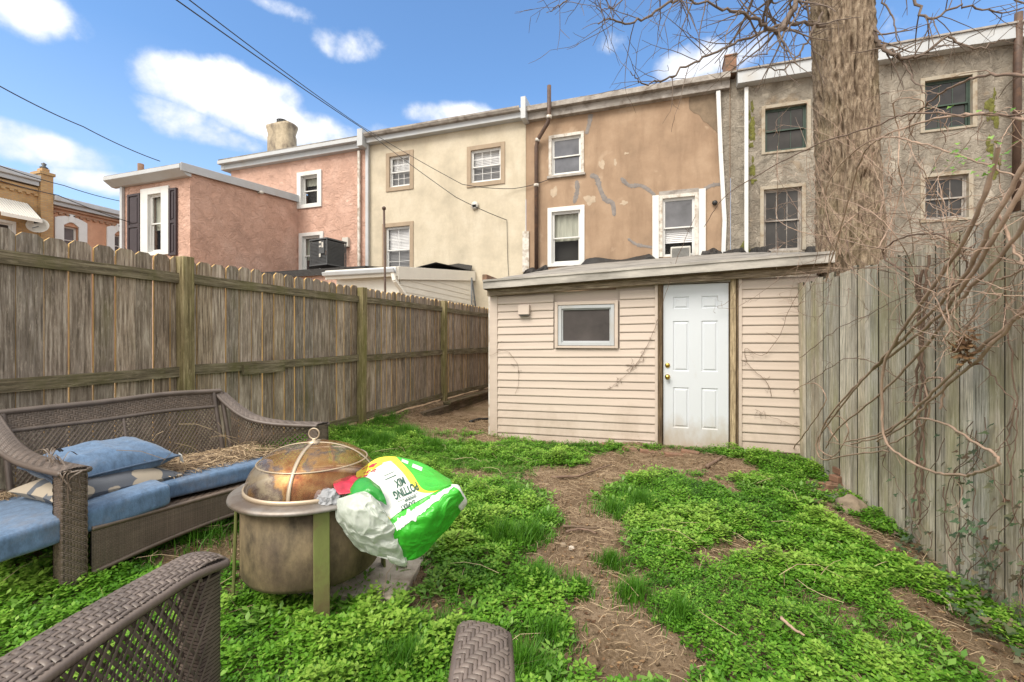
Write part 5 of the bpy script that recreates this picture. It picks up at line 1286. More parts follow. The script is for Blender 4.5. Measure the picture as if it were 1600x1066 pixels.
for e0, side in ((0, -1), (.772, 1)):
    f = arm(e0, side); mb = MB(); weave(mb, f, .63, .105, .0125, .0085, over=2, amp=.0014, wf=.82, thick=.002); o = mb.build('armrest', m('wicker'), CH, True)
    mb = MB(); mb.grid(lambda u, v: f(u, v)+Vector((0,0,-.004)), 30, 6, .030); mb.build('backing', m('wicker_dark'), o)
    mb = MB()
    for v in (0, 1): wrapped(mb, [f(u/6, v)+Vector((0,0,-.011)) for u in range(7)], .0115, .0095, 10)
    wrapped(mb, [f(1, v/3)+Vector((0,0,-.011)) for v in range(4)], .0115, .0095, 10); mb.build('arm_edge', m('wicker'), CH, True)
    for q_, nm in ((.5, 'side_mesh'),):
        def sm(u, v, q_=q_, f=f): t = f(u, q_+(.30 if side < 0 else -.30)); return Vector((t.x, t.y, zc+.08+(t.z-.03-zc-.08)*v))
        mb = MB(); lattice(mb, sm, .6, .54, .030, .0075, .62, .003); mb.build(nm, m('wicker'), CH, True)
        def sm2(u, v, f=f): t = f(u, .5-(.32 if side < 0 else -.32)); return Vector((t.x, t.y, zc+.08+(t.z-.03-zc-.08)*v))
        mb = MB(); lattice(mb, sm2, .6, .54, .030, .0075, .62, .003); mb.build(nm, m('wicker'), CH, True)
    def pst(u, v, e0=e0):
        a = 2*PI*u; q = 1/max(abs(math.cos(a)), abs(math.sin(a)))**.85; return chair(e0+(0 if e0 < .1 else .04)+math.cos(a)*q*.040, (-.036 if e0 < .1 else -.085)+math.sin(a)*q*.028, zc-.02+(.81-zc)*v)
    mb = MB(); mb.grid(pst, 24, 4); pb = mb.build('front_post', m('wicker_dark'), CH)
    mb = MB()
    for k in range(70):
        P_ = [pst(i/24, k/70) for i in range(25)]; cc_ = pst(0, k/70).lerp(pst(.5, k/70), .5); mb.add([p+(p-cc_).normalized()*.002+Vector((0,0,dz)) for p in P_ for dz in (-.0035, .0035)], [(2*i, 2*i+1, 2*i+3, 2*i+2) for i in range(24)])
    mb.build('wrapping', m('wicker'), pb, True)
def seat(u, v): return chair(.06+.65*u, -.55+.56*v+.035*math.sin(PI*u), .495-.02*max(0, (v-.88)/.12)**2)
mb = MB(); weave(mb, seat, .65, .6, .013, .010, over=2, amp=.0015, wf=.9); o = mb.build('seat', m('wicker'), CH, True)
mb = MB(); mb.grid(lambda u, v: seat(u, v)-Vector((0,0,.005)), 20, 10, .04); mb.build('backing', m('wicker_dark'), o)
mb = MB(); weave(mb, lambda u, v: chair(.74-.71*u, .012+.035*math.sin(PI*u), .20+.24*v), .7, .25, .014, .010, over=2); mb.build('front_apron', m('wicker'), CH, True)
for e_ in (0, .78):
    mb = MB(); mb.grid(lambda u, v: chair(e_+.03*math.cos(2*PI*u), -.60+.03*math.sin(2*PI*u), zc-.02+(.79-zc)*v), 12, 2); mb.build('rear_leg', m('wicker_dark'), CH)
# backrest stands behind the camera side of the seat
mb = MB(); mb.grid(lambda u, v: chair(.03+.71*u, -.56-.04*v, .42+.06*v), 8, 3, .03); mb.build('seat_back_rail', m('wicker_dark'), CH)
# ---------------------------------------------------------------- ground
def ground_sheet():
    xs = [-60,-40,-25,-15,-10,-8,-6.5,-5.2]+[-4.6+.06*i for i in range(int(7.2/.06))]+[2.7,3.5,5,8,12,20,40,60]
    ys = [-40,-20,-8,-3,-1]+[-.6+.06*i for i in range(int(8.4/.06))]+[8.2,9,10,12,15,20,30,50,90]
    V = [(x, y, gz(x, y)+(.02*noise.noise(Vector((x*9, y*9, 5)))+.008*noise.noise(Vector((x*25, y*25, 2))) if -5 < x < 2.6 and -1 < y < 8 else 0)) for x in xs for y in ys]
    w = len(ys); Fq = [(i*w+j, (i+1)*w+j, (i+1)*w+j+1, i*w+j+1) for i in range(len(xs)-1) for j in range(w-1)]
    o = np_mesh('ground', V, Fq, m('soil'), None, None, True); tag(o, kind='structure')
ground_sheet()
rng = np.random.default_rng(5)
def vnoise(x, y, s, seed):
    x, y = x*s+seed*17.3, y*s+seed*9.1; xi, yi = np.floor(x), np.floor(y); fx, fy = x-xi, y-yi; fx, fy = fx*fx*(3-2*fx), fy*fy*(3-2*fy)
    h = lambda a, b: (np.sin(a*127.1+b*311.7+seed)*43758.5453) % 1.0
    return (h(xi,yi)*(1-fx)+h(xi+1,yi)*fx)*(1-fy)+(h(xi,yi+1)*(1-fx)+h(xi+1,yi+1)*fx)*fy
def fbm(x, y, s, seed): return .55*vnoise(x, y, s, seed)+.3*vnoise(x, y, s*2.1, seed+1)+.15*vnoise(x, y, s*4.3, seed+2)
_gz = {}
def gzv(x, y):
    gx = np.linspace(-4.7, 2.4, 143); gy = np.linspace(-.5, 8, 171)
    if 'g' not in _gz: _gz['g'] = np.array([[gz(a, b) for b in gy] for a in gx])
    G = _gz['g']; fx = np.clip((x-gx[0])/(gx[1]-gx[0]), 0, 141.99); fy = np.clip((y-gy[0])/(gy[1]-gy[0]), 0, 169.99); i, j = fx.astype(int), fy.astype(int); a, b = fx-i, fy-j
    return (G[i,j]*(1-a)+G[i+1,j]*a)*(1-b)+(G[i,j+1]*(1-a)+G[i+1,j+1]*a)*b
dirt = [(1010,722,.62,.42),(1090,722,.5,.30),(940,728,.4,.34),(890,745,.42,.3),(870,762,.38,.22),(905,790,.25,.16),(915,815,.25,.15),(925,850,.24,.14),(880,862,.22,.11),(930,890,.26,.13),(960,930,.2,.10),(985,975,.22,.10),(930,975,.16,.07),(1010,1010,.22,.09),(960,1040,.22,.09),(1040,1045,.15,.07),(1130,760,.14,.28),(1150,735,.4,.2),(730,665,.75,.55),(700,690,.45,.22),(660,668,.4,.3),(760,690,.3,.2),(730,742,.24,.14),(745,748,.22,.10),(700,655,.9,.6),(750,640,.9,.9),(1330,830,.10,.3),(1370,845,.12,.35),(1430,870,.13,.3),(1180,860,.22,.08),(1110,872,.16,.06),(1500,985,.12,.4),(1560,1040,.12,.3),(845,1010,.12,.06),(660,955,.12,.07),(690,985,.1,.06),(1290,760,.2,.3),(340,860,.3,.2),(620,905,.25,.16),(1210,870,.18,.06)]
lushb = [(830,708,.75,.45),(780,712,.5,.4),(880,722,.35,.3),(1060,770,.4,.35),(1180,715,.2,.2),(1240,715,.3,.5),(1230,745,.35,.4),(590,700,.5,.4),(560,690,.4,.5),(470,700,.5,.5),(1150,800,.6,.3),(760,800,.4,.3),(640,720,.4,.2)]
def greenness(x, y):
    g = .70+.7*(fbm(x, y, 1.6, 3)-.5)+1.15*(fbm(x, y, 4.2, 8)-.5)+.5*(vnoise(x, y, 22.0, 5)-.5)
    for px, py, a, b in dirt:
        a *= .92; p = GP(px, py); dx, dy = x-p.x, y-p.y; r_ = dx*cs+dy*sn; d_ = -dx*sn+dy*cs
        q = (r_/a)**2+(d_/(b*1.6))**2; g = g-.98*np.exp(-q*1.35)
    for px, py, a, b in lushb:
        p = GP(px, py); dx, dy = x-p.x, y-p.y; r_ = dx*cs+dy*sn; d_ = -dx*sn+dy*cs; g = g+.8*np.exp(-((r_/a)**2+(d_/b)**2))
    g = np.where(x < XF+.10, g-.4, g)
    g = np.where(y > 7.2, g-.8, g)
    g = np.where((y > YS-.12) & (x > sx0-.05), -1, g)
    return g
def inside(x, y):
    X0 = 1.64; return (x > XF+.03) & (x < np.interp(y, [2.5, 5.9], [B1.x+.03, B0.x])) 
# rosettes of small pointed leaves
def leaves_mesh(name, cx, cy, size, hgt, per, mat, tint, spread=1.0, aspect=.62, fold=.25, tilt=(.1,.7), zoff=0.0):
    n = len(cx); k = per; N = n*k
    bx, by = np.repeat(cx, k), np.repeat(cy, k); s = np.repeat(size, k)*rng.uniform(.65, 1.2, N); h = np.repeat(hgt, k)
    az = (np.tile(np.arange(k), n)*2.4+np.repeat(rng.uniform(0, 6.28, n), k)+rng.normal(0, .3, N)); lev = np.tile(np.arange(k)/k, n)
    el = rng.uniform(tilt[0], tilt[1], N)*(.5+.8*lev)
    z = gzv(bx, by)+zoff+h*(.45+.55*lev)+rng.normal(0, .003, N)
    lx, ly = rng.normal(0, .25, N)*s*spread, rng.normal(0, .25, N)*s*spread
    D = np.stack([np.cos(az)*np.cos(el), np.sin(az)*np.cos(el), np.sin(el)], 1); S_ = np.stack([-np.sin(az), np.cos(az), np.zeros(N)], 1); U = np.cross(D, S_)
    C = np.stack([bx+lx, by+ly, z], 1); s1 = s[:, None]; w = s1*aspect/2
    A = C; B = C+D*s1*.5+S_*w+U*(-w*fold); T = C+D*s1-U*0+np.array([0,0,-1])*s1*.12; E = C+D*s1*.5-S_*w+U*(-w*fold); Mi = C+D*s1*.52-np.array([0,0,1])*w*fold*.9
    V = np.stack([A, B, T, E, Mi], 1).reshape(-1, 3); i0 = (np.arange(N)*5)[:, None]
    Fq = np.concatenate([i0+np.array([[0,4,1]]), i0+np.array([[4,2,1]]), i0+np.array([[0,3,4]]), i0+np.array([[3,2,4]])], 0)
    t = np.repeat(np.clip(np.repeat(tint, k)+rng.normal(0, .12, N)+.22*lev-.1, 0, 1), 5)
    o = np_mesh(name, V, Fq, m(mat), None, t); tag(o, kind='stuff'); return o
def scatter(n, x0=-3.95, x1=1.75, y0=.6, y1=7.3):
    x, y = rng.uniform(x0, x1, n), rng.uniform(y0, y1, n); r_, d_ = x*cs+y*sn, -x*sn+y*cs
    k = inside(x, y) & (d_ > 1.25) & (abs(r_/d_) < 1.25); return x[k], y[k], d_[k]
x, y, d = scatter(120000)
g = greenness(x, y); keep = rng.uniform(0, 1, len(x)) < np.clip((g-.22)*2.0, 0, 1)*np.clip(1.45-d*.13, .35, 1.0)
x, y, d, g = x[keep], y[keep], d[keep], g[keep]
lush = fbm(x, y, 2.3, 21); small = fbm(x, y, 9, 25)
fine = np.clip((vnoise(x, y, 1.1, 44)-.45)*3, 0, 1)
size = (.0155+.014*lush)*(1+.05*d)*(1-.3*fine)
hg = .015+.10*np.clip(g, 0, 1.2)*(.1+1.5*small**1.6)*(.4+1.1*lush)
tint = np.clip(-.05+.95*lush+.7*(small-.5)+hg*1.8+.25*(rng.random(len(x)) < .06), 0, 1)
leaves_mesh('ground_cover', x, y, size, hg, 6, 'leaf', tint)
print('rosettes', len(x))
x, y, d = scatter(9000); g = greenness(x, y); kk = (vnoise(x, y, 1.7, 61) > .55) & (g > .2) & (rng.random(len(x)) < .6)
x, y = x[kk], y[kk]; leaves_mesh('mixed_weeds', x, y, rng.uniform(.03, .06, len(x)), rng.uniform(.02, .07, len(x)), 6, 'weed', rng.uniform(.1, .9, len(x)), .6, .42, .3, (.2, .95))
# low understorey so the carpet has depth
x, y, d = scatter(60000); g = greenness(x, y); keep = rng.uniform(0, 1, len(x)) < np.clip((g-.15)*1.6, 0, 1)
x, y, d, g = x[keep], y[keep], d[keep], g[keep]
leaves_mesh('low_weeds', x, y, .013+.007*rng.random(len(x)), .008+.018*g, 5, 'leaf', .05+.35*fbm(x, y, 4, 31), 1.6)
# grass blades: tufts and thin lawn
def blades(name, bx, by, L_, w_, tint, lean, mat='blade', curl=.5):
    N = len(bx); az = rng.uniform(0, 6.28, N); z = gzv(bx, by)-.004
    D = np.stack([np.cos(az), np.sin(az)], 1)*lean[:, None]; S_ = np.stack([-np.sin(az+.4), np.cos(az+.4)], 1); V = []
    for t, wf in ((0, 1), (.4, .9), (.75, .6), (1, .05)):
        px_ = bx+D[:,0]*L_*t**1.7; py_ = by+D[:,1]*L_*t**1.7; pz = z+L_*(t-curl*lean*t*t*.6)
        for sg in (-1, 1): V.append(np.stack([px_+sg*S_[:,0]*w_*wf/2, py_+sg*S_[:,1]*w_*wf/2, pz], 1))
    V = np.stack(V, 1).reshape(-1, 3); i0 = (np.arange(N)*8)[:, None]
    Fq = np.concatenate([i0+np.array([[2*j, 2*j+1, 2*j+3, 2*j+2]]) for j in range(3)], 0)
    o = np_mesh(name, V, Fq, m(mat), None, np.repeat(np.clip(tint, 0, 1), 8)); tag(o, kind='stuff'); return o
tufts = [(790,850,.20,.13,900),(830,845,.15,.11,500),(840,915,.17,.09,900),(905,925,.12,.07,400),(955,885,.10,.08,500),(600,700,.30,.15,1200),(640,685,.30,.15,900),(680,705,.25,.13,700),(570,690,.3,.14,800),(740,825,.20,.13,700),(1000,795,.28,.12,1200),(960,805,.2,.11,500),(990,935,.14,.09,500),(1065,970,.14,.09,600),(850,820,.16,.09,500),(720,700,.3,.08,500),(630,680,.2,.13,500),(800,780,.18,.10,500),(860,1000,.16,.08,600),(820,1050,.2,.08,900),(700,1000,.15,.09,500),(560,1040,.3,.08,900),(640,1050,.2,.1,800),(720,650,.08,.12,120),(590,660,.12,.13,160),(612,655,.12,.12,160),(750,770,.25,.07,500),(900,700,.2,.06,200),(1080,780,.2,.05,300),(540,680,.2,.14,500),(400,820,.25,.10,500),(320,840,.3,.10,600)]
bx, by, L_, tt = [], [], [], []
for px, py, rad, h, n in tufts:
    p = GP(px, py); a, r_ = rng.uniform(0, 6.28, n), np.abs(rng.normal(0, .5, n))*rad; bx.append(p.x+np.cos(a)*r_); by.append(p.y+np.sin(a)*r_); n0_ = n; L_.append(1.35*h*rng.uniform(.45, 1.1, n)*(1.1-.4*r_/rad)); tt.append(rng.normal(.38, .14, n))
bx, by, L_, tt = map(np.concatenate, (bx, by, L_, tt)); k = inside(bx, by) & (by < YS-.05)
blades('grass_tufts', bx[k], by[k], L_[k], .0042*np.ones(k.sum()), tt[k], rng.uniform(.05, .75, k.sum()))
x, y, d = scatter(130000); g = greenness(x, y); rr_ = x*cs+y*sn; keep = rng.uniform(0, 1, len(x)) < (np.clip((vnoise(x, y, .9, 44)-.35)*1.5, 0.05, .7)+.35*(rr_ < .1))*np.clip((g-.0)*2, 0, 1)
x, y = x[keep], y[keep]; blades('grass', x, y, rng.uniform(.03, .09, len(x)), np.full(len(x), .003), rng.normal(.55, .2, len(x)), rng.uniform(.2, 1.1, len(x)))
# dry stems and litter over the bare soil and through the green
def litter(name, n, mat, Lr, w, fn, hz=.006):
    x, y, d = scatter(n); k = rng.uniform(0, 1, len(x)) < fn(x, y); x, y = x[k], y[k]; N = len(x); az = rng.uniform(0, 6.28, N); L2 = rng.uniform(*Lr, N); z = gzv(x, y)+rng.uniform(.0, hz, N)+.012
    b = rng.normal(0, .12, N)*L2; V = []; rise = rng.uniform(-.1, .35, N)*L2
    for t in (0, .33, .66, 1):
        q = 4*t*(1-t)*b; px_ = x+np.cos(az)*L2*(t-.5)-np.sin(az)*q; py_ = y+np.sin(az)*L2*(t-.5)+np.cos(az)*q; pz = z+rise*4*t*(1-t)*.5
        for sg in (-1, 1): V.append(np.stack([px_-np.sin(az)*sg*w/2, py_+np.cos(az)*sg*w/2, pz+sg*w*.3], 1))
    V = np.stack(V, 1).reshape(-1, 3); i0 = (np.arange(N)*8)[:, None]; Fq = np.concatenate([i0+np.array([[2*j, 2*j+1, 2*j+3, 2*j+2]]) for j in range(3)], 0)
    o = np_mesh(name, V, Fq, m(mat), None, np.repeat(rng.uniform(0, 1, N), 8)); tag(o, kind='stuff'); return o
litter('dry_stems', 40000, 'straw', (.03, .12), .0014, lambda x, y: np.clip(.95-greenness(x, y), .10, .8))
litter('long_dry_stems', 3400, 'straw', (.12, .34), .0020, lambda x, y: .10+.75*np.exp(-((x-GP(1120,860).x)**2/.3+(y-GP(1120,860).y)**2/.12)), .08)
x, y, d = scatter(30000); k = rng.uniform(0, 1, len(x)) < np.clip(.75-greenness(x, y), .02, .45)+.5*((y > 5.6) & (x < -2.2))+.4*((x > 1.15) & (y < 5))
leaves_mesh('leaf_litter', x[k], y[k], rng.uniform(.012, .034, k.sum()), np.full(k.sum(), .004), 1, 'deadleaf', rng.uniform(0, 1, k.sum()), 1, .6, .5, (-.25, .35), .006)
# crumbs of soil, small stones
x, y, d = scatter(60000); g = greenness(x, y); k = rng.uniform(0, 1, len(x)) < np.clip(.8-g, 0, .8); x, y = x[k], y[k]; N = len(x)
base = np.array([(1,0,0),(-1,0,0),(0,1,0),(0,-1,0),(0,0,1),(0,0,-1)], float); fc = np.array([(0,2,4),(2,1,4),(1,3,4),(3,0,4),(2,0,5),(1,2,5),(3,1,5),(0,3,5)])
sz = rng.uniform(.0015, .007, N)*(1+1.6*(rng.random(N) < .03)); Vc = base[None]*sz[:, None, None]*rng.uniform(.5, 1.3, (N, 6, 3)); Vc += np.stack([x, y, gzv(x, y)+.012], 1)[:, None, :]
o = np_mesh('soil_crumbs', Vc.reshape(-1, 3), (np.arange(N)[:, None, None]*6+fc[None]).reshape(-1, 3), m('soil')); tag(o, kind='stuff')
# broad weeds near the right fence and by the slab
def weed(px, py, n, L, label, cat='weed', mat='weed', dx=0):
    p = GP(px, py); rr = random.Random(px); V = []; Fc = []; T_ = []
    for k in range(n):
        az = 2*PI*k/n+rr.uniform(-.4,.4); el = rr.uniform(.35, 1.1); l = L*rr.uniform(.6,1.1); w = l*.30; D = Vector((math.cos(az)*math.cos(el), math.sin(az)*math.cos(el), math.sin(el))); S_ = Vector((-math.sin(az), math.cos(az), 0)); b = len(V); tn = rr.random()
        for i in range(7):
            t = i/6; c = p+D*l*t+Vector((0,0,-l*.45*t*t*(1-.3*math.sin(el)))); ww = w*math.sin(PI*min(.98, t**.8+.02))*(1+.25*(i % 2)) 
            V += [c-S_*ww+Vector((0,0,.15*ww)), c, c+S_*ww+Vector((0,0,.15*ww))]; T_ += [tn]*3
        for i in range(6):
            for j in (0, 1): Fc.append((b+3*i+j, b+3*i+j+1, b+3*i+4+j, b+3*i+3+j))
    o = np_mesh('broadleaf_weed', V, Fc, m(mat), None, T_, True); tag(o, label, cat); rebase(o, p); return o
weed(640,890,9,.13,'leafy weed standing on the corner of the concrete slab right of the fire pit')
weed(595,925,7,.10,'small leafy weed in front of the slab below the fire pit')
weed(1262,790,9,.16,'dandelion-like weed with long toothed leaves left of the big round stone')
weed(1290,745,8,.15,'tall broad leaved weed beside the brick pile')
weed(1205,985,6,.09,'single broad weed in the middle of the right hand green patch')
weed(1395,895,7,.12,'leggy pale weed close to the foot of the board fence')

# ---------------------------------------------------------------- bricks, stones and sticks by the fence
def blob(name, px, py, sx, sy, sz_, mat, label, cat, seed, group=None, dz=0):
    p = GP(px, py); mb = MB()
    def f(u, v):
        a, b = 2*PI*u, PI*(v-.5); q = Vector((math.cos(a)*math.cos(b), math.sin(a)*math.cos(b), math.sin(b))); k = 1+.28*noise.noise(q*1.6+Vector((seed,0,0)))+.08*noise.noise(q*6); q = Vector((math.copysign(abs(q.x)**.8, q.x)*sx, math.copysign(abs(q.y)**.8, q.y)*sy, math.copysign(abs(q.z)**.8, q.z)*sz_))*k
        return p+q+Vector((0,0,sz_*.4+dz))
    mb.grid(f, 26, 16); o = mb.build(name, m(mat), None, True); tag(o, label, cat, group); rebase(o, p); return o
blob('stone', 1330, 800, .10, .09, .085, 'stone', 'big rounded tan stone at the foot of the right fence', 'stone', 1)
blob('stone', 1118, 690, .07, .05, .05, 'stone', 'pale stone by the door jamb of the back extension', 'stone', 3)
for i, (px, py, s_, lb, mt) in enumerate(((862,857,.028,'dark round clod beside two pale pebbles in the bare patch','soil'),(880,853,.02,'brown pebble in the middle of the row of three','stone'),(893,858,.018,'pale pebble at the right end of the row of three','slab'),(925,1038,.026,'dark oval clod right of the armchair, low in the picture','soil'),(888,1030,.018,'dark clod just left of the oval one, low in the picture','soil'),(880,945,.02,'small pinkish pebble lying alone in the bare path','stone'))):
    blob('pebble', px, py, s_, s_*.8, s_*.7, mt, lb, 'pebble', 5+i, None)
def brickat(px, py, lvl, rot, lb):
    p = GP(px, py); z = p.z+.062*lvl; M_ = Matrix.Translation((p.x, p.y, z)) @ Matrix.Rotation(rot, 4, 'Z') @ Matrix.Rotation(.05*(lvl-1), 4, 'X'); mb = MB(M_); mb.box(-.10, .10, -.05, .05, 0, .058)
    o = mb.build('brick', m('brick'), None, bevel=.006); tag(o, lb, 'brick', 'loose bricks by the right fence'); rebase(o, (p.x, p.y, z)); return p
brickat(1300, 764, 0, .5, 'lowest brick of the small pile against the right fence')
brickat(1336, 768, 0, .2, 'lower right brick of the pile against the right fence')
pb_ = GP(1318,764)
for (dx, dy, lv, ro, lb) in ((.0,.02,1,.45,'middle brick of the pile, lying across two others'),(.04,.05,2,.25,'topmost brick of the pile against the right fence')):
    z = pb_.z+.064*lv; M_ = Matrix.Translation((pb_.x+dx, pb_.y+dy, z)) @ Matrix.Rotation(ro, 4, 'Z'); mb = MB(M_); mb.box(-.10, .10, -.05, .05, 0, .058); o = mb.build('brick', m('brick'), None, bevel=.006); tag(o, lb, 'brick', 'loose bricks by the right fence'); rebase(o, (pb_.x+dx, pb_.y+dy, z))
for i, (px, py, ro, lb) in enumerate(((952,697,.1,'half buried brick under the siding, left of the door'),(985,703,-.2,'half buried brick between the left one and the door step'),(1013,707,.1,'reddish half brick just left of the door step'),(1052,712,.3,'flat brick sunk in the soil before the door'),(1078,708,-.1,'brick sunk in the soil right of the flat one before the door'),(990,745,.5,'worn flat brick lying alone in the bare soil before the door'),(1275,770,.4,'red brick lying flat among the weeds left of the pile'))):
    p = GP(px, py); M_ = Matrix.Translation((p.x, p.y, p.z-.03)) @ Matrix.Rotation(ro, 4, 'Z') @ Matrix.Rotation(.08, 4, 'Y'); mb = MB(M_); mb.box(-.10, .10, -.05, .05, 0, .058); o = mb.build('brick', m('brick'), None, bevel=.008); tag(o, lb, 'brick'); rebase(o, (p.x, p.y, p.z-.03))
def stick(pts, r, label, mat='twig', seed=0, lift=.02, name='stick'):
    rr = random.Random(seed); P_ = [GP(*p)+Vector((0,0,lift+rr.uniform(0,.01))) for p in pts]; P_ = catmull(P_, 6); P_ = [p+Vector((rr.uniform(-1,1), rr.uniform(-1,1), rr.uniform(-.5,.5)))*r*.5 for p in P_]
    mb = MB(); mb.tube(P_, [r*(1-.5*i/len(P_)) for i in range(len(P_))], 7); o = mb.build(name, m(mat), None, True); tag(o, label, 'stick'); rebase(o, P_[0])
stick([(862,748),(900,748),(930,738),(955,728)], .012, 'forked grey stick on the bare soil left of the flat brick', 'cane_dark', 1, .015)
stick([(880,829),(905,830),(935,830)], .010, 'dry stick at the top of the three sticks in the path', 'twig', 2)
stick([(885,836),(910,833),(932,839)], .009, 'dark stick under the dry one in the path', 'cane_dark', 3)
stick([(1105,732),(1118,724),(1127,717)], .022, 'short rotten log right of the door step', 'cane_dark', 4, .02)
stick([(1220,992),(1240,1010),(1256,1022)], .008, 'pale stick poking out of the right hand green patch', 'cane', 5, .07)
stick([(632,705),(655,699),(688,694)], .010, 'pale thin wood scrap lying in the grass near the fence', 'sill_wood' , 6, .03)
stick([(305,845),(340,838),(380,826)], .009, 'grey rod lying under the loveseat', 'twig', 7, .05)
stick([(735,660),(750,657),(775,656)], .03, 'black plastic piece at the corner of the back extension', 'black', 8, .01)

# ---------------------------------------------------------------- the big tree behind the fence
tc = CW(3.98, 5.3, 0)
T = thing('bare_tree', 'large bare tree with deeply furrowed bark rising behind the right fence', 'tree', (tc.x, tc.y, 0))
def axis(z):
    k = (z-2)/3.2; return Vector((tc.x-.06*k+.05*(1-k)*.6, tc.y, z))
NT_, NZ = 260, 460
zz = np.linspace(-.1, 9.5, NZ); V = []; TV = []
for z in zz:
    c = axis(z); r0 = .292*(1+.25*math.exp(-max(0, z)*1.6))*(1-.012*z)+ .02*math.exp(-((z-2.6)/.5)**2)
    for k in range(NT_):
        a = 2*PI*k/NT_; q = Vector((math.cos(a)*8.5, math.sin(a)*8.5, z*4.2)); n1 = noise.noise(q+Vector((0,0,.6*noise.noise(q*.5)))); rid = 1-abs(n1)*2.6; n2 = noise.noise(Vector((q.x*2.2, q.y*2.2, z*9)))
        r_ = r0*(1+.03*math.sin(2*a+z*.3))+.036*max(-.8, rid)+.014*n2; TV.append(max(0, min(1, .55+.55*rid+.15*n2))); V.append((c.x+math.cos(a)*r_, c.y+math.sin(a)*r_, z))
Fq = [(i*NT_+k, i*NT_+(k+1) % NT_, (i+1)*NT_+(k+1) % NT_, (i+1)*NT_+k) for i in range(NZ-1) for k in range(NT_)]
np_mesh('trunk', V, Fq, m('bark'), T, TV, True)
br = MB(); rr = random.Random(21)
def grow(p, dirv, L, r, lvl, mbx, droop):
    n = max(4, int(L/.10)); pts = [p]; rad = [r]; d = dirv.normalized(); q = p; kids = []
    for i in range(n):
        d = (d+Vector((rr.gauss(0,.10), rr.gauss(0,.10), rr.gauss(0,.09)+(-.03 if i < n*.6 else .05)*droop))).normalized()
        q = q+d*L/n; pts.append(q); rad.append(r*(1-.8*(i+1)/n)+.0012)
        if lvl > 0 and i > 0 and rr.random() < (.40 if lvl > 1 else .30): kids.append((q, d, rad[-1], i/n))
    mbx.tube(pts, rad, 6 if r > .012 else 4, False)
    for q, d, r2, f in kids:
        s_ = Vector((rr.gauss(0,1), rr.gauss(0,1), rr.gauss(.0,.6))); s_ -= s_.project(d); s_.normalize(); grow(q, d*.75+s_*.75, L*(.30+.35*rr.random())*(1.1-f*.5), max(.0016, r2*.62), lvl-1, mbx, droop)
def limb(pts, r, lvl=2, name='branch'):
    r *= .75; mbx = MB(); P_ = catmull([PD(*p) for p in pts], 7); n = len(P_)
    P_ = [p+Vector((rr.gauss(0,.012), rr.gauss(0,.012), rr.gauss(0,.012))) if 0 < i < n-1 else p for i, p in enumerate(P_)]
    mbx.tube(P_, [r*(1-.85*i/n)+.0018 for i in range(n)], 8, False); tot = sum((b-a).length for a, b in zip(P_, P_[1:]))
    for i in range(2, n):
        if rr.random() < .5:
            d = (P_[i]-P_[i-1]).normalized(); s_ = Vector((rr.gauss(0,1), rr.gauss(0,.8), rr.gauss(-.1,.8))); s_ -= s_.project(d); s_.normalize(); grow(P_[i], d*.6+s_*.8, tot*rr.uniform(.12,.30)*(1.2-i/n*.6), max(.0018, r*(1-.8*i/n)*.5), lvl-1, mbx, 1)
    mbx.build(name, m('branch'), T, True)
limb([(1300,-160,5.2),(1262,-40,5.0),(1225,38,4.8),(1208,46,4.7),(1170,28,4.6),(1120,12,4.5),(1060,-10,4.4)], .042)
limb([(1290,40,5.1),(1230,38,5.0),(1180,55,4.9),(1120,80,4.8),(1070,105,4.7),(1030,128,4.6),(1000,130,4.55),(985,112,4.5)], .022)
limb([(1290,-60,5.2),(1200,-70,5.0),(1100,-30,4.8),(1040,10,4.6),(990,35,4.5),(950,30,4.4),(935,38,4.3)], .025)
limb([(1285,20,5.1),(1262,60,5.0),(1240,95,4.9),(1215,110,4.8),(1185,100,4.7)], .016)
limb([(1290,-20,5.1),(1255,10,4.8),(1235,40,4.6),(1200,80,4.5),(1160,90,4.4)], .015)
limb([(1360,40,5.1),(1375,70,5.0),(1400,88,4.9),(1440,85,4.8),(1480,60,4.7),(1520,75,4.6),(1570,62,4.5)], .030)
limb([(1385,80,4.95),(1410,95,4.9),(1430,130,4.8),(1450,160,4.7),(1480,185,4.6)], .014)
limb([(1370,-80,5.1),(1420,-20,4.9),(1450,30,4.8),(1500,10,4.7),(1560,20,4.6),(1640,0,4.5)], .022)
limb([(1365,-20,5.1),(1390,20,5.0),(1405,60,4.9),(1398,100,4.8)], .012)
limb([(1400,-100,5.0),(1500,-60,4.8),(1600,10,4.6),(1660,60,4.5)], .02)
limb([(1150,-120,4.6),(1000,-60,4.5),(920,-20,4.4),(880,5,4.3),(860,18,4.3)], .016)
limb([(1060,-80,4.6),(1000,-30,4.5),(960,10,4.4),(930,15,4.3)], .010)
for k in range(8):                                                 # the crown above the frame
    a = k*.8; mbx = MB(); p = axis(5.6+.5*k); grow(p, Vector((math.cos(a), math.sin(a), .9)), 3.2-.15*k, .11-.008*k, 3, mbx, 0); mbx.build('branch', m('branch'), T, True)
mb = MB()
for k in range(70):                                                # dead vine hairs on the lower trunk
    z = rr.uniform(2.0, 3.5); a = rr.uniform(PI, 2.2*PI); P_ = [axis(z)+Vector((math.cos(a), math.sin(a), 0))*.36]
    for j in range(6): a += rr.gauss(0,.13); z += rr.gauss(.05,.07); P_.append(axis(z)+Vector((math.cos(a), math.sin(a), 0))*(.37+.05*rr.random()))
    mb.tube(catmull(P_, 4), .0025, 4, False)
mb.build('clinging_vine', m('cane'), T, True)

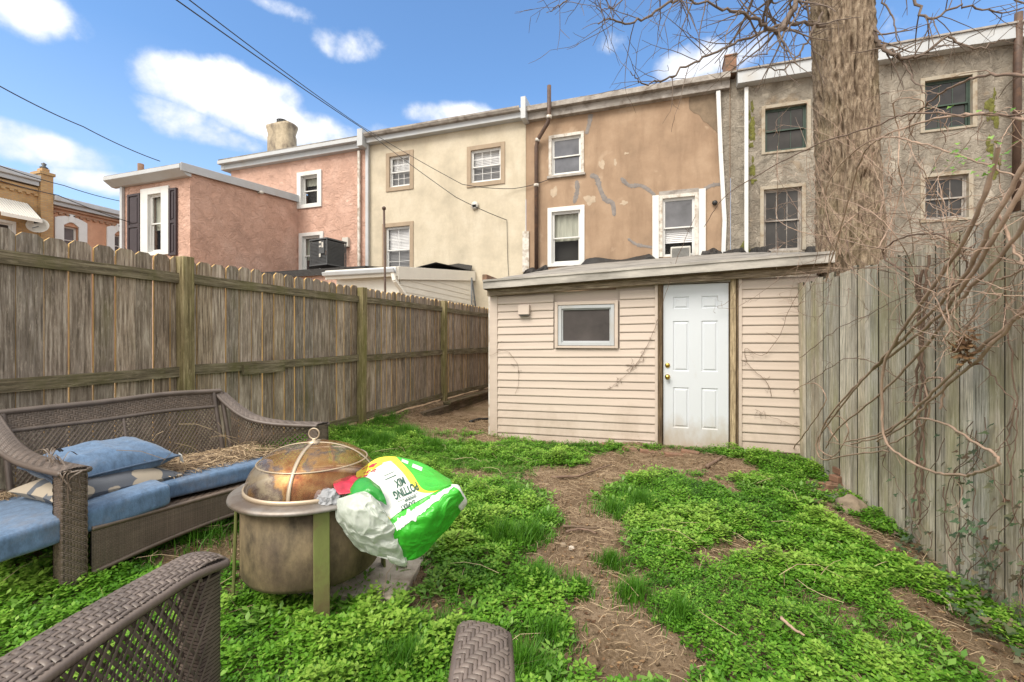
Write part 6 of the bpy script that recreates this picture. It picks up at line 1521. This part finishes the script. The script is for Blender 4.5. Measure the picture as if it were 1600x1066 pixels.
# ---------------------------------------------------------------- dead vine thicket over the right fence
VN = thing('vine_thicket', 'tangle of bare dead vine canes spilling over the right fence and looping back', 'vine', fence_hit(1500, 900, .1))
def cane(pts, r, mat='cane', jit=.006, seed=0, twigs=0):
    rr2 = random.Random(seed); P_ = catmull([fence_hit(x_, y_, o_*.65) for x_, y_, o_ in pts], 8); n = len(P_)
    P_ = [p+Vector((rr2.gauss(0,jit), rr2.gauss(0,jit), rr2.gauss(0,jit))) for p in P_]
    mb = MB(); mb.tube(P_, [r*(1-.45*i/n)*(1.25 if i % 9 == 4 else 1) for i in range(n)], 7, False)
    for i in range(3, n-1):
        if rr2.random() < twigs:
            d = (P_[i]-P_[i-1]).normalized(); s_ = Vector((rr2.gauss(0,1), rr2.gauss(0,1), rr2.gauss(0,1))).normalized(); q = P_[i]; t = [q]
            for j in range(rr2.randint(3, 8)): d = (d*.8+s_*.25+Vector((rr2.gauss(0,.25), rr2.gauss(0,.25), rr2.gauss(0,.25)))).normalized(); q = q+d*.035; t.append(q)
            mb.tube(t, [.0022*(1-.6*j/len(t)) for j in range(len(t))], 4, False)
    mb.build('cane', m(mat), VN, True)
o1 = .12
main = [
 [(1640,190,.3),(1560,330,.35),(1500,440,.3),(1420,520,.25),(1360,580,.2),(1310,640,.15),(1277,690,.10),(1285,718,.10),(1330,710,.12),(1390,706,.14)],
 [(1620,250,.3),(1560,360,.35),(1480,480,.3),(1400,550,.2),(1340,600,.15),(1290,660,.12),(1280,700,.12),(1300,715,.12)],
 [(1650,280,.3),(1580,380,.3),(1500,470,.3),(1430,560,.2),(1370,620,.2),(1310,670,.15),(1290,700,.1)],
 [(1560,230,.4),(1520,350,.35),(1450,460,.3),(1385,560,.25),(1378,640,.2),(1385,690,.18),(1420,720,.15),(1470,740,.14),(1520,740,.14),(1562,720,.15),(1520,690,.15),(1470,660,.15),(1420,655,.15),(1370,680,.14),(1320,690,.12)],
 [(1640,440,.2),(1560,520,.2),(1490,580,.2),(1430,640,.18),(1380,680,.15),(1330,695,.12)],
 [(1640,470,.2),(1585,500,.2),(1530,560,.2),(1470,610,.18),(1420,660,.16),(1370,690,.15)],
 [(1290,440,.3),(1330,300,.4),(1350,240,.5),(1385,215,.55),(1440,225,.5),(1520,250,.4),(1620,290,.3)],
 [(1100,355,.6),(1130,310,.6),(1200,265,.6),(1280,225,.6),(1360,200,.6),(1420,178,.6),(1520,180,.5),(1640,175,.4)],
 [(1420,430,.2),(1380,400,.25),(1400,375,.3),(1460,365,.3),(1500,390,.25),(1510,430,.2),(1470,450,.2),(1430,440,.2)],
 [(1640,120,.5),(1540,118,.5),(1480,140,.5),(1440,170,.5),(1420,190,.5)],
 [(1640,200,.4),(1560,180,.45),(1480,182,.5),(1400,205,.5),(1330,240,.5),(1290,300,.4),(1300,380,.3)],
 [(1470,640,.15),(1475,600,.15),(1462,590,.15),(1445,600,.15),(1450,650,.14),(1400,690,.14),(1350,700,.12),(1290,690,.12)],
 [(1310,690,.1),(1290,660,.1),(1310,650,.1),(1325,675,.1),(1300,715,.1),(1278,700,.1)],
 [(1560,330,.3),(1590,400,.3),(1600,420,.3),(1550,440,.25),(1500,450,.2)],
 [(1240,700,.1),(1270,660,.1),(1290,620,.1),(1260,600,.1),(1200,640,.1)],
]
for i, c_ in enumerate(main): cane(c_, .0100 if i < 6 else .0062, 'cane' if i not in (7,8,9) else 'cane_dark', .003, i, .12 if i > 5 else .05)
rr = random.Random(77)
for k in range(66):
    x0 = rr.uniform(1290, 1600) if k % 3 else rr.uniform(1420, 1620); y0 = rr.uniform(330, 470); pts = [(x0, y0, rr.uniform(.05,.4))]; a = rr.uniform(0, 2*PI); turn = rr.gauss(0, .16)
    for j in range(rr.randint(4, 9)):
        a += turn+rr.gauss(0,.12); st = rr.uniform(35, 75); x0 += math.cos(a)*st; y0 += math.sin(a)*st*.8
        if y0 > 470+max(0, (x0-1300)*.2) or y0 < 190: a += PI*.6
        x0 = max(1215, x0); pts.append((x0, y0, rr.uniform(.05,.45)))
    cane(pts, (rr.choice((.0018,.0022,.003,.004)) if k < 40 else rr.uniform(.0011,.0018)), rr.choice(('cane','cane','cane_dark')), .0015, 100+k, .15)
for k, c_ in enumerate([[(1250,560,.05),(1300,520,.05),(1380,480,.06),(1460,440,.1)],[(1260,600,.04),(1330,560,.05),(1420,600,.05),(1480,640,.05)],[(1440,420,.06),(1436,520,.05),(1440,600,.04),(1432,680,.04),(1440,760,.03),(1436,820,.03)],[(1448,400,.06),(1444,500,.05),(1430,620,.04),(1444,700,.04),(1434,800,.03)],[(1432,430,.05),(1440,560,.05),(1446,640,.04),(1430,740,.03),(1428,810,.03)],[(1570,480,.05),(1585,620,.05),(1575,700,.04),(1590,820,.04)],[(1530,560,.05),(1560,600,.05),(1590,650,.05),(1575,760,.05)],[(1475,760,.03),(1480,830,.03),(1500,900,.03)]]): cane(c_, .0085 if k in (2,3,4) else .0035, 'cane_dark', .005, 300+k, .3)
# canes that reach over the extension wall
def wallcane(pts, seed, r=.0028):
    rr2 = random.Random(seed); P_ = catmull([PY(x_, y_, YS-o_) for x_, y_, o_ in pts], 7); P_ = [p+Vector((rr2.gauss(0,.004), 0, rr2.gauss(0,.004))) for p in P_]; mb = MB(); mb.tube(P_, r, 5, False)
    for i in range(2, len(P_)):
        if rr2.random() < .25: 
            q = P_[i]; t = [q]
            for j in range(4): q = q+Vector((rr2.gauss(0,.03), rr2.gauss(0,.005), rr2.gauss(0,.03))); t.append(q)
            mb.tube(t, .0016, 4, False)
    mb.build('cane', m('cane_dark'), VN, True)
wallcane([(1085,340,.5),(1060,400,.3),(1040,460,.15),(1020,520,.05),(1000,560,.03),(985,580,.03)], 1)
wallcane([(1000,565,.03),(985,580,.03),(965,598,.03),(950,608,.03)], 2, .0018)
wallcane([(1290,330,.6),(1270,420,.3),(1240,470,.2),(1215,530,.08),(1190,555,.05),(1165,545,.04),(1170,570,.04),(1200,600,.04),(1205,620,.04)], 3)
wallcane([(1180,640,.05),(1200,650,.05),(1240,665,.05),(1290,700,.2)], 4, .002)
wallcane([(765,555,.05),(790,548,.04),(808,570,.03),(810,600,.03),(805,615,.03)], 5, .0018)
wallcane([(1160,440,.2),(1140,470,.1),(1120,480,.08),(1150,480,.1),(1200,450,.2),(1240,420,.3),(1290,400,.4)], 6, .002)
# cluster of dead leaves caught in the canes
c = fence_hit(1506, 542, .18); V = []; Fc = []; T_ = []; rr = random.Random(9)
for k in range(150):
    p = c+Vector((rr.gauss(0,.022), rr.gauss(0,.022), rr.gauss(0,.038))); a = Vector((rr.gauss(0,1), rr.gauss(0,1), rr.gauss(0,1))).normalized(); b = a.orthogonal().normalized()*.010; a = a*.020; n_ = len(V); V += [p-a, p-b*.8, p+a*.9+b*.3, p+b]; Fc.append((n_, n_+1, n_+2, n_+3)); T_ += [rr.random()*.7]*4
o = np_mesh('dead_leaf_clump', V, Fc, m('deadleaf'), None, T_); tag(o, 'clump of dead brown leaves caught in the vines on the right fence', 'leaf clump'); rebase(o, c)
# ivy at the foot of the fence
IV = thing('ivy_plant', 'dark ivy with purplish leaves creeping up the foot of the right fence', 'ivy', fence_hit(1500, 960, .05)); V = []; Fc = []; T_ = []; rr = random.Random(12); S_ = MB()
def ivyleaf(p, s_, nrm):
    t = Vector((rr.gauss(0,.5), rr.gauss(0,.5), -1)).normalized(); t -= t.project(nrm); t.normalize(); x_ = t.cross(nrm).normalized(); b = len(V); tn = rr.random()
    out = [(0,0),(.45,-.25),(.62,.15),(.30,.30),(.22,.62),(0,1.0),(-.22,.62),(-.30,.30),(-.62,.15),(-.45,-.25)]
    V.append(p+t*s_*.3-nrm*s_*.06); T_.append(tn)
    for u, v in out: V.append(p+x_*u*s_+t*v*s_+nrm*(-.12*abs(u)*s_)); T_.append(tn)
    n_ = len(out)
    for i in range(n_): Fc.append((b, b+1+i, b+1+(i+1) % n_))
for k in range(13):
    x0 = rr.uniform(1420, 1610); yb = 790+(x0-1370)*.85+20; pts = []; x_, y_ = x0, yb; top_ = rr.uniform(60, 200) if k % 3 else rr.uniform(150, 330)
    while y_ > yb-top_: pts.append(fence_hit(x_, y_, .02+.02*rr.random())); x_ += rr.gauss(0, 9); y_ -= 16
    P_ = catmull(pts, 4); S_.tube(P_, .0022, 5, False)
    for p in P_[::2]:
        if rr.random() < (.75 if k > 6 else .5): ivyleaf(p+nf*.02+Vector((rr.gauss(0,.02), rr.gauss(0,.02), rr.gauss(0,.02))), rr.uniform(.018,.04), (nf+Vector((rr.gauss(0,.3), rr.gauss(0,.3), .5+rr.random()))).normalized())
for k in range(150):
    x_ = rr.uniform(1395, 1600); p = GP(min(x_, 1595), 812+(x_-1370)*.80+rr.uniform(0, 60)); ivyleaf(p+Vector((0,0,rr.uniform(.02,.09))), rr.uniform(.02,.042), Vector((rr.gauss(-.3,.3), rr.gauss(-.2,.3), 1)).normalized())
for k in range(60):
    x_ = rr.uniform(1260, 1340); p = GP(x_, 735+rr.uniform(0, 70)); ivyleaf(p+Vector((0,0,rr.uniform(.03,.12))), rr.uniform(.02,.04), Vector((rr.gauss(-.3,.3), rr.gauss(-.2,.3), 1)).normalized())
np_mesh('ivy_leaves', V, Fc, m('ivyleaf'), IV, T_); S_.build('ivy_stem', m('cane_dark'), IV, True)
# pale new leaves on the vine
V = []; Fc = []; T_ = []
for k in range(46):
    p = fence_hit(rr.choice((1570,1555,1500,1480,1520))+rr.gauss(0,14), rr.choice((235,262,250,240,170))+rr.gauss(0,10), .35); ivyleaf(p, rr.uniform(.010,.020), Vector((rr.gauss(-.3,.5), rr.gauss(-.6,.5), .8)).normalized())
np_mesh('foliage', V, Fc, m('weed'), VN, T_)

# ---------------------------------------------------------------- straw heaped on the loveseat
N = 2600; V = []; Fc = []; T_ = []; rr = random.Random(2)
for k in range(N):
    far = rr.random() < .8
    s_, t_ = (rr.uniform(.36, .98), rr.uniform(.25, .88)) if far else (rr.uniform(-.05, .4), rr.uniform(.7, .88))
    h = .60+.055*math.sin(PI*min(1, (t_-.2)/.7))*rr.random() if far else .56+.04*rr.random()
    p = sofa(s_, t_, h); a = rr.uniform(0, 6.28); L = rr.uniform(.03, .12); d = Vector((math.cos(a), math.sin(a), rr.gauss(0,.15)))*L/2; w = Vector((-math.sin(a), math.cos(a), .4))*.0016; b = Vector((0,0,rr.uniform(-.004,.012))); n_ = len(V); V += [p-d-w, p-d+w, p+b+w, p+b-w, p+d-w, p+d+w]; Fc += [(n_, n_+1, n_+2, n_+3), (n_+3, n_+2, n_+5, n_+4)]; T_ += [rr.random()]*6
for k in range(26):
    p = sofa(rr.uniform(.0,.95), rr.uniform(.2,.9), rr.uniform(.58,.8)); a = rr.uniform(0, 6.28); L = rr.uniform(.12, .3); d = Vector((math.cos(a), math.sin(a), rr.gauss(.2,.4)))*L/2; w = Vector((0,0,.0016)); n_ = len(V); V += [p-d-w, p-d+w, p+w+Vector((0,0,.02)), p-w+Vector((0,0,.02)), p+d-w, p+d+w]; Fc += [(n_, n_+1, n_+2, n_+3), (n_+3, n_+2, n_+5, n_+4)]; T_ += [rr.random()]*6
o = np_mesh('straw', V, Fc, m('straw'), None, T_); tag(o, kind='stuff')
mb = MB(); mb.grid(lambda u, v: sofa(.40+.56*u, .30+.56*v, .592+.045*math.sin(PI*u)*math.sin(PI*v)+.008*noise.noise(Vector((u*20, v*12, 0)))), 40, 24); o = mb.build('straw_bed', m('twig'), None, True); tag(o, kind='stuff')

# ---------------------------------------------------------------- cables and poles
def cable(pts, r, label, sag=.0, n=24):
    P_ = [Vector(p) for p in pts]; mb = MB(); out = []
    for a, b in zip(P_, P_[1:]):
        for k in range(n): t = k/n; out.append(a.lerp(b, t)+Vector((0,0,-sag*4*t*(1-t))))
    out.append(P_[-1]); mb.tube(out, r, 6); o = mb.build('overhead_cable', m('cable'), None, True); tag(o, label, 'cable'); rebase(o, P_[0])
cable([PD(270,-4,7.0), PY(570,203,YH-.5), PY(712,308,YH-.7), PY(792,344,YH-.06)], .011, 'overhead cable running down past the cream wall to its bracket', .03)
cable([PD(288,-6,7.2), PY(556,192,YH-.5), PY(722,288,YH-.6), PY(800,295,YH-.08), PY(856,281,YH-.05)], .010, 'overhead cable crossing the cream wall to the tan house window', .04)
cable([PD(-30,118,9.0), PD(130,198,11.5), PY(250,252,9.6)], .012, 'overhead cable dropping from the left edge to the pink wing roof', .05)
cable([PD(-30,248,10), PD(100,290,12), PD(197,316,14)], .010, 'overhead cable nearest the roofs of the far terrace', .04)
cable([PD(-30,273,8.5), PD(90,305,11), PD(205,348,13.2)], .010, 'lowest cable crossing in front of the orange terrace', .03)
cable([PY(792,344,YH-.05), PY(793,400,YH-.04), PY(795,440,YH-.04)], .007, 'thin wire hanging straight down the cream wall', 0)
mb = MB(); a, b = PX(602,470,-5.2), PX(600,326,-5.2); mb.tube([a-Vector((0,0,1)), a, b], .022, 8); mb.lathe([(0,-.03),(.035,-.02),(.04,.02),(0,.05)], b, 12); o = mb.build('clothes_pole', m('steel_pipe'), None, True); tag(o, 'thin rusty pole with a ball tip in front of the cream house window', 'pole'); rebase(o, (a.x, a.y, a.z-1))
mb = MB(); a, b, c = PX(737,478,-4.4), PX(737,434,-4.4), PX(743,478,-4.4); mb.tube([a-Vector((0,0,.8)), a, b], .02, 8); mb.tube([b, c, c-Vector((0,0,.8))], .02, 8); o = mb.build('metal_bracket', m('ac_dark'), None, True); tag(o, 'narrow dark metal A shape sticking up behind the picket fence', 'bracket'); rebase(o, a-Vector((0,0,.8)))
# ---------------------------------------------------------------- camera, sky, sun
cam = bpy.data.objects.new('camera', bpy.data.cameras.new('camera')); COL.objects.link(cam)
cam.location = (0, 0, CZ); cam.rotation_euler = (PI/2, 0, YAW)
cam.data.sensor_width = 36; cam.data.lens = 36*FPX/1600; cam.data.clip_start = .05; cam.data.clip_end = 2000
SC.camera = cam
SUN_EL, SUN_AZ = math.radians(50), math.radians(200)               # azimuth from +Y towards +X
w = bpy.data.worlds.new('World'); SC.world = w; w.use_nodes = True; t = w.node_tree; bg = t.nodes['Background']
def N(ty, **kw):
    x = t.nodes.new(ty)
    for k, v in kw.items():
        if k in x.inputs:
            if isinstance(v, bpy.types.NodeSocket): t.links.new(v, x.inputs[k])
            else: x.inputs[k].default_value = v
        else: setattr(x, k, v)
    return x
def Mt(op, a, b=0, clamp=False):
    x = t.nodes.new('ShaderNodeMath'); x.operation = op; x.use_clamp = clamp
    for i, v in ((0, a), (1, b)):
        if isinstance(v, bpy.types.NodeSocket): t.links.new(v, x.inputs[i])
        else: x.inputs[i].default_value = v
    return x.outputs[0]
sky = N('ShaderNodeTexSky', sky_type='NISHITA', sun_disc=False, sun_elevation=SUN_EL, sun_rotation=SUN_AZ, altitude=50, air_density=1.15, dust_density=.35, ozone_density=2.2)
co = N('ShaderNodeTexCoord').outputs['Generated']; sep = N('ShaderNodeSeparateXYZ', Vector=co).outputs
az = Mt('ARCTAN2', sep[0], sep[1]); el = Mt('ARCSINE', sep[2])
clouds = [(365,150,130,55,1.15),(450,195,100,38,1.05),(280,190,85,36,1.0),(330,215,120,22,.8),(50,22,105,45,.95),(130,62,45,34,.6),(60,232,150,34,1.1),(170,285,120,26,1.0),(545,70,75,34,.75),(440,12,90,18,.6),(480,35,60,14,.5),(690,180,80,24,1.0),(610,205,60,18,.6),(1095,95,80,34,.9),(1150,80,60,26,.6),(950,62,40,24,.5),(1450,30,180,40,.35),(180,150,60,16,.35)]
acc = None
for px, py, rx, ry, s in clouds:
    d = CW((px-800)/FPX, 1, (HZ-py)/FPX).normalized(); a0 = math.atan2(d.x, d.y); e0 = math.asin(d.z)
    d2 = CW((px+rx-800)/FPX, 1, (HZ-py)/FPX).normalized(); d3 = CW((px-800)/FPX, 1, (HZ-py+ry)/FPX).normalized(); ra = abs(math.atan2(d2.x, d2.y)-a0); re = abs(math.asin(d3.z)-e0)
    q = Mt('ADD', Mt('POWER', Mt('ABSOLUTE', Mt('DIVIDE', Mt('SUBTRACT', az, a0), ra)), 2), Mt('POWER', Mt('ABSOLUTE', Mt('DIVIDE', Mt('SUBTRACT', el, e0), re)), 2))
    q = Mt('MULTIPLY', Mt('SUBTRACT', 1.0, Mt('MULTIPLY', q, .5), True), s); acc = q if acc is None else Mt('MAXIMUM', acc, q)
mp = N('ShaderNodeMapping', Vector=co, Scale=(1, 1, 1.15)).outputs[0]
n1 = N('ShaderNodeTexNoise', Vector=mp, Scale=7.5, Detail=10, Roughness=.56, Distortion=.1).outputs[0]
n2 = N('ShaderNodeTexNoise', Vector=mp, Scale=2.1, Detail=5, Roughness=.55).outputs[0]
# noise breaks up the edges of the placed clouds
dens = Mt('ADD', acc, Mt('MULTIPLY', Mt('SUBTRACT', n1, .5), 2.0))
r = N('ShaderNodeMapRange', Value=dens, interpolation_type='SMOOTHSTEP'); r.inputs[1].default_value = .46; r.inputs[2].default_value = 1.0; cov = r.outputs[0]
# none of it above the picture is needed for shape, but the light of a bright cloudy sky is
behind = N('ShaderNodeMapRange', Value=N('ShaderNodeTexNoise', Vector=mp, Scale=3.0, Detail=7, Roughness=.6).outputs[0]); behind.inputs[1].default_value = .30; behind.inputs[2].default_value = .52
back = N('ShaderNodeMapRange', Value=sep[2]); back.inputs[1].default_value = .62; back.inputs[2].default_value = .75
dot = N('ShaderNodeVectorMath', operation='DOT_PRODUCT'); t.links.new(co, dot.inputs[0]); dot.inputs[1].default_value = (-sn, cs, 0)
rear = N('ShaderNodeMapRange', Value=dot.outputs['Value']); rear.inputs[1].default_value = .35; rear.inputs[2].default_value = .0
deck = Mt('MULTIPLY', Mt('ADD', .55, Mt('MULTIPLY', behind.outputs[0], .45)), Mt('MAXIMUM', back.outputs[0], rear.outputs[0]))   # unseen cloud deck, added overhead and behind for warm neutral fill light
hz = N('ShaderNodeMapRange', Value=el); hz.inputs[1].default_value = .50; hz.inputs[2].default_value = .05
veil = Mt('MULTIPLY', hz.outputs[0], .42)
shade = N('ShaderNodeValToRGB', Fac=Mt('ADD', Mt('MULTIPLY', dens, .55), Mt('MULTIPLY', Mt('SUBTRACT', n2, .5), 1.5)))
e = shade.color_ramp.elements; e[0].position = .30; e[0].color = (.66,.70,.78,1); e[1].position = .75; e[1].color = (1.0,1.0,1.0,1)
SK = N('ShaderNodeMix', data_type='RGBA', blend_type='MULTIPLY'); SK.inputs[0].default_value = 1; t.links.new(sky.outputs[0], SK.inputs[6]); SK.inputs[7].default_value = (.80, .99, 1.14, 1)
CL = 6.2
clc = N('ShaderNodeMix', data_type='RGBA', blend_type='MULTIPLY'); clc.inputs[0].default_value = 1; t.links.new(shade.outputs[0], clc.inputs[6]); clc.inputs[7].default_value = (CL, CL, CL*1.01, 1)
m1 = N('ShaderNodeMix', data_type='RGBA'); t.links.new(veil, m1.inputs[0]); t.links.new(SK.outputs[2], m1.inputs[6]); m1.inputs[7].default_value = (3.6,4.1,4.9,1)
m2 = N('ShaderNodeMix', data_type='RGBA'); t.links.new(cov, m2.inputs[0]); t.links.new(m1.outputs[2], m2.inputs[6]); t.links.new(clc.outputs[2], m2.inputs[7])
m3 = N('ShaderNodeMix', data_type='RGBA'); t.links.new(deck, m3.inputs[0]); t.links.new(m2.outputs[2], m3.inputs[6]); m3.inputs[7].default_value = (7.6,7.3,6.8,1)
t.links.new(m3.outputs[2], bg.inputs[0]); bg.inputs[1].default_value = .15
L = bpy.data.lights.new('sun', 'SUN'); L.energy = 2.9; L.angle = math.radians(32); L.color = (1, .93, .82)
so = bpy.data.objects.new('sun', L); COL.objects.link(so)
sd = Vector((math.sin(SUN_AZ)*math.cos(SUN_EL), math.cos(SUN_AZ)*math.cos(SUN_EL), math.sin(SUN_EL)))
so.rotation_euler = sd.to_track_quat('Z', 'Y').to_euler()
SC.view_settings.view_transform = 'Standard'; SC.view_settings.look = 'None'; SC.view_settings.exposure = .55; SC.view_settings.gamma = 1
SC.render.engine = 'CYCLES'; SC.cycles.max_bounces = 5; SC.cycles.diffuse_bounces = 3; SC.cycles.glossy_bounces = 3; SC.cycles.transparent_max_bounces = 16
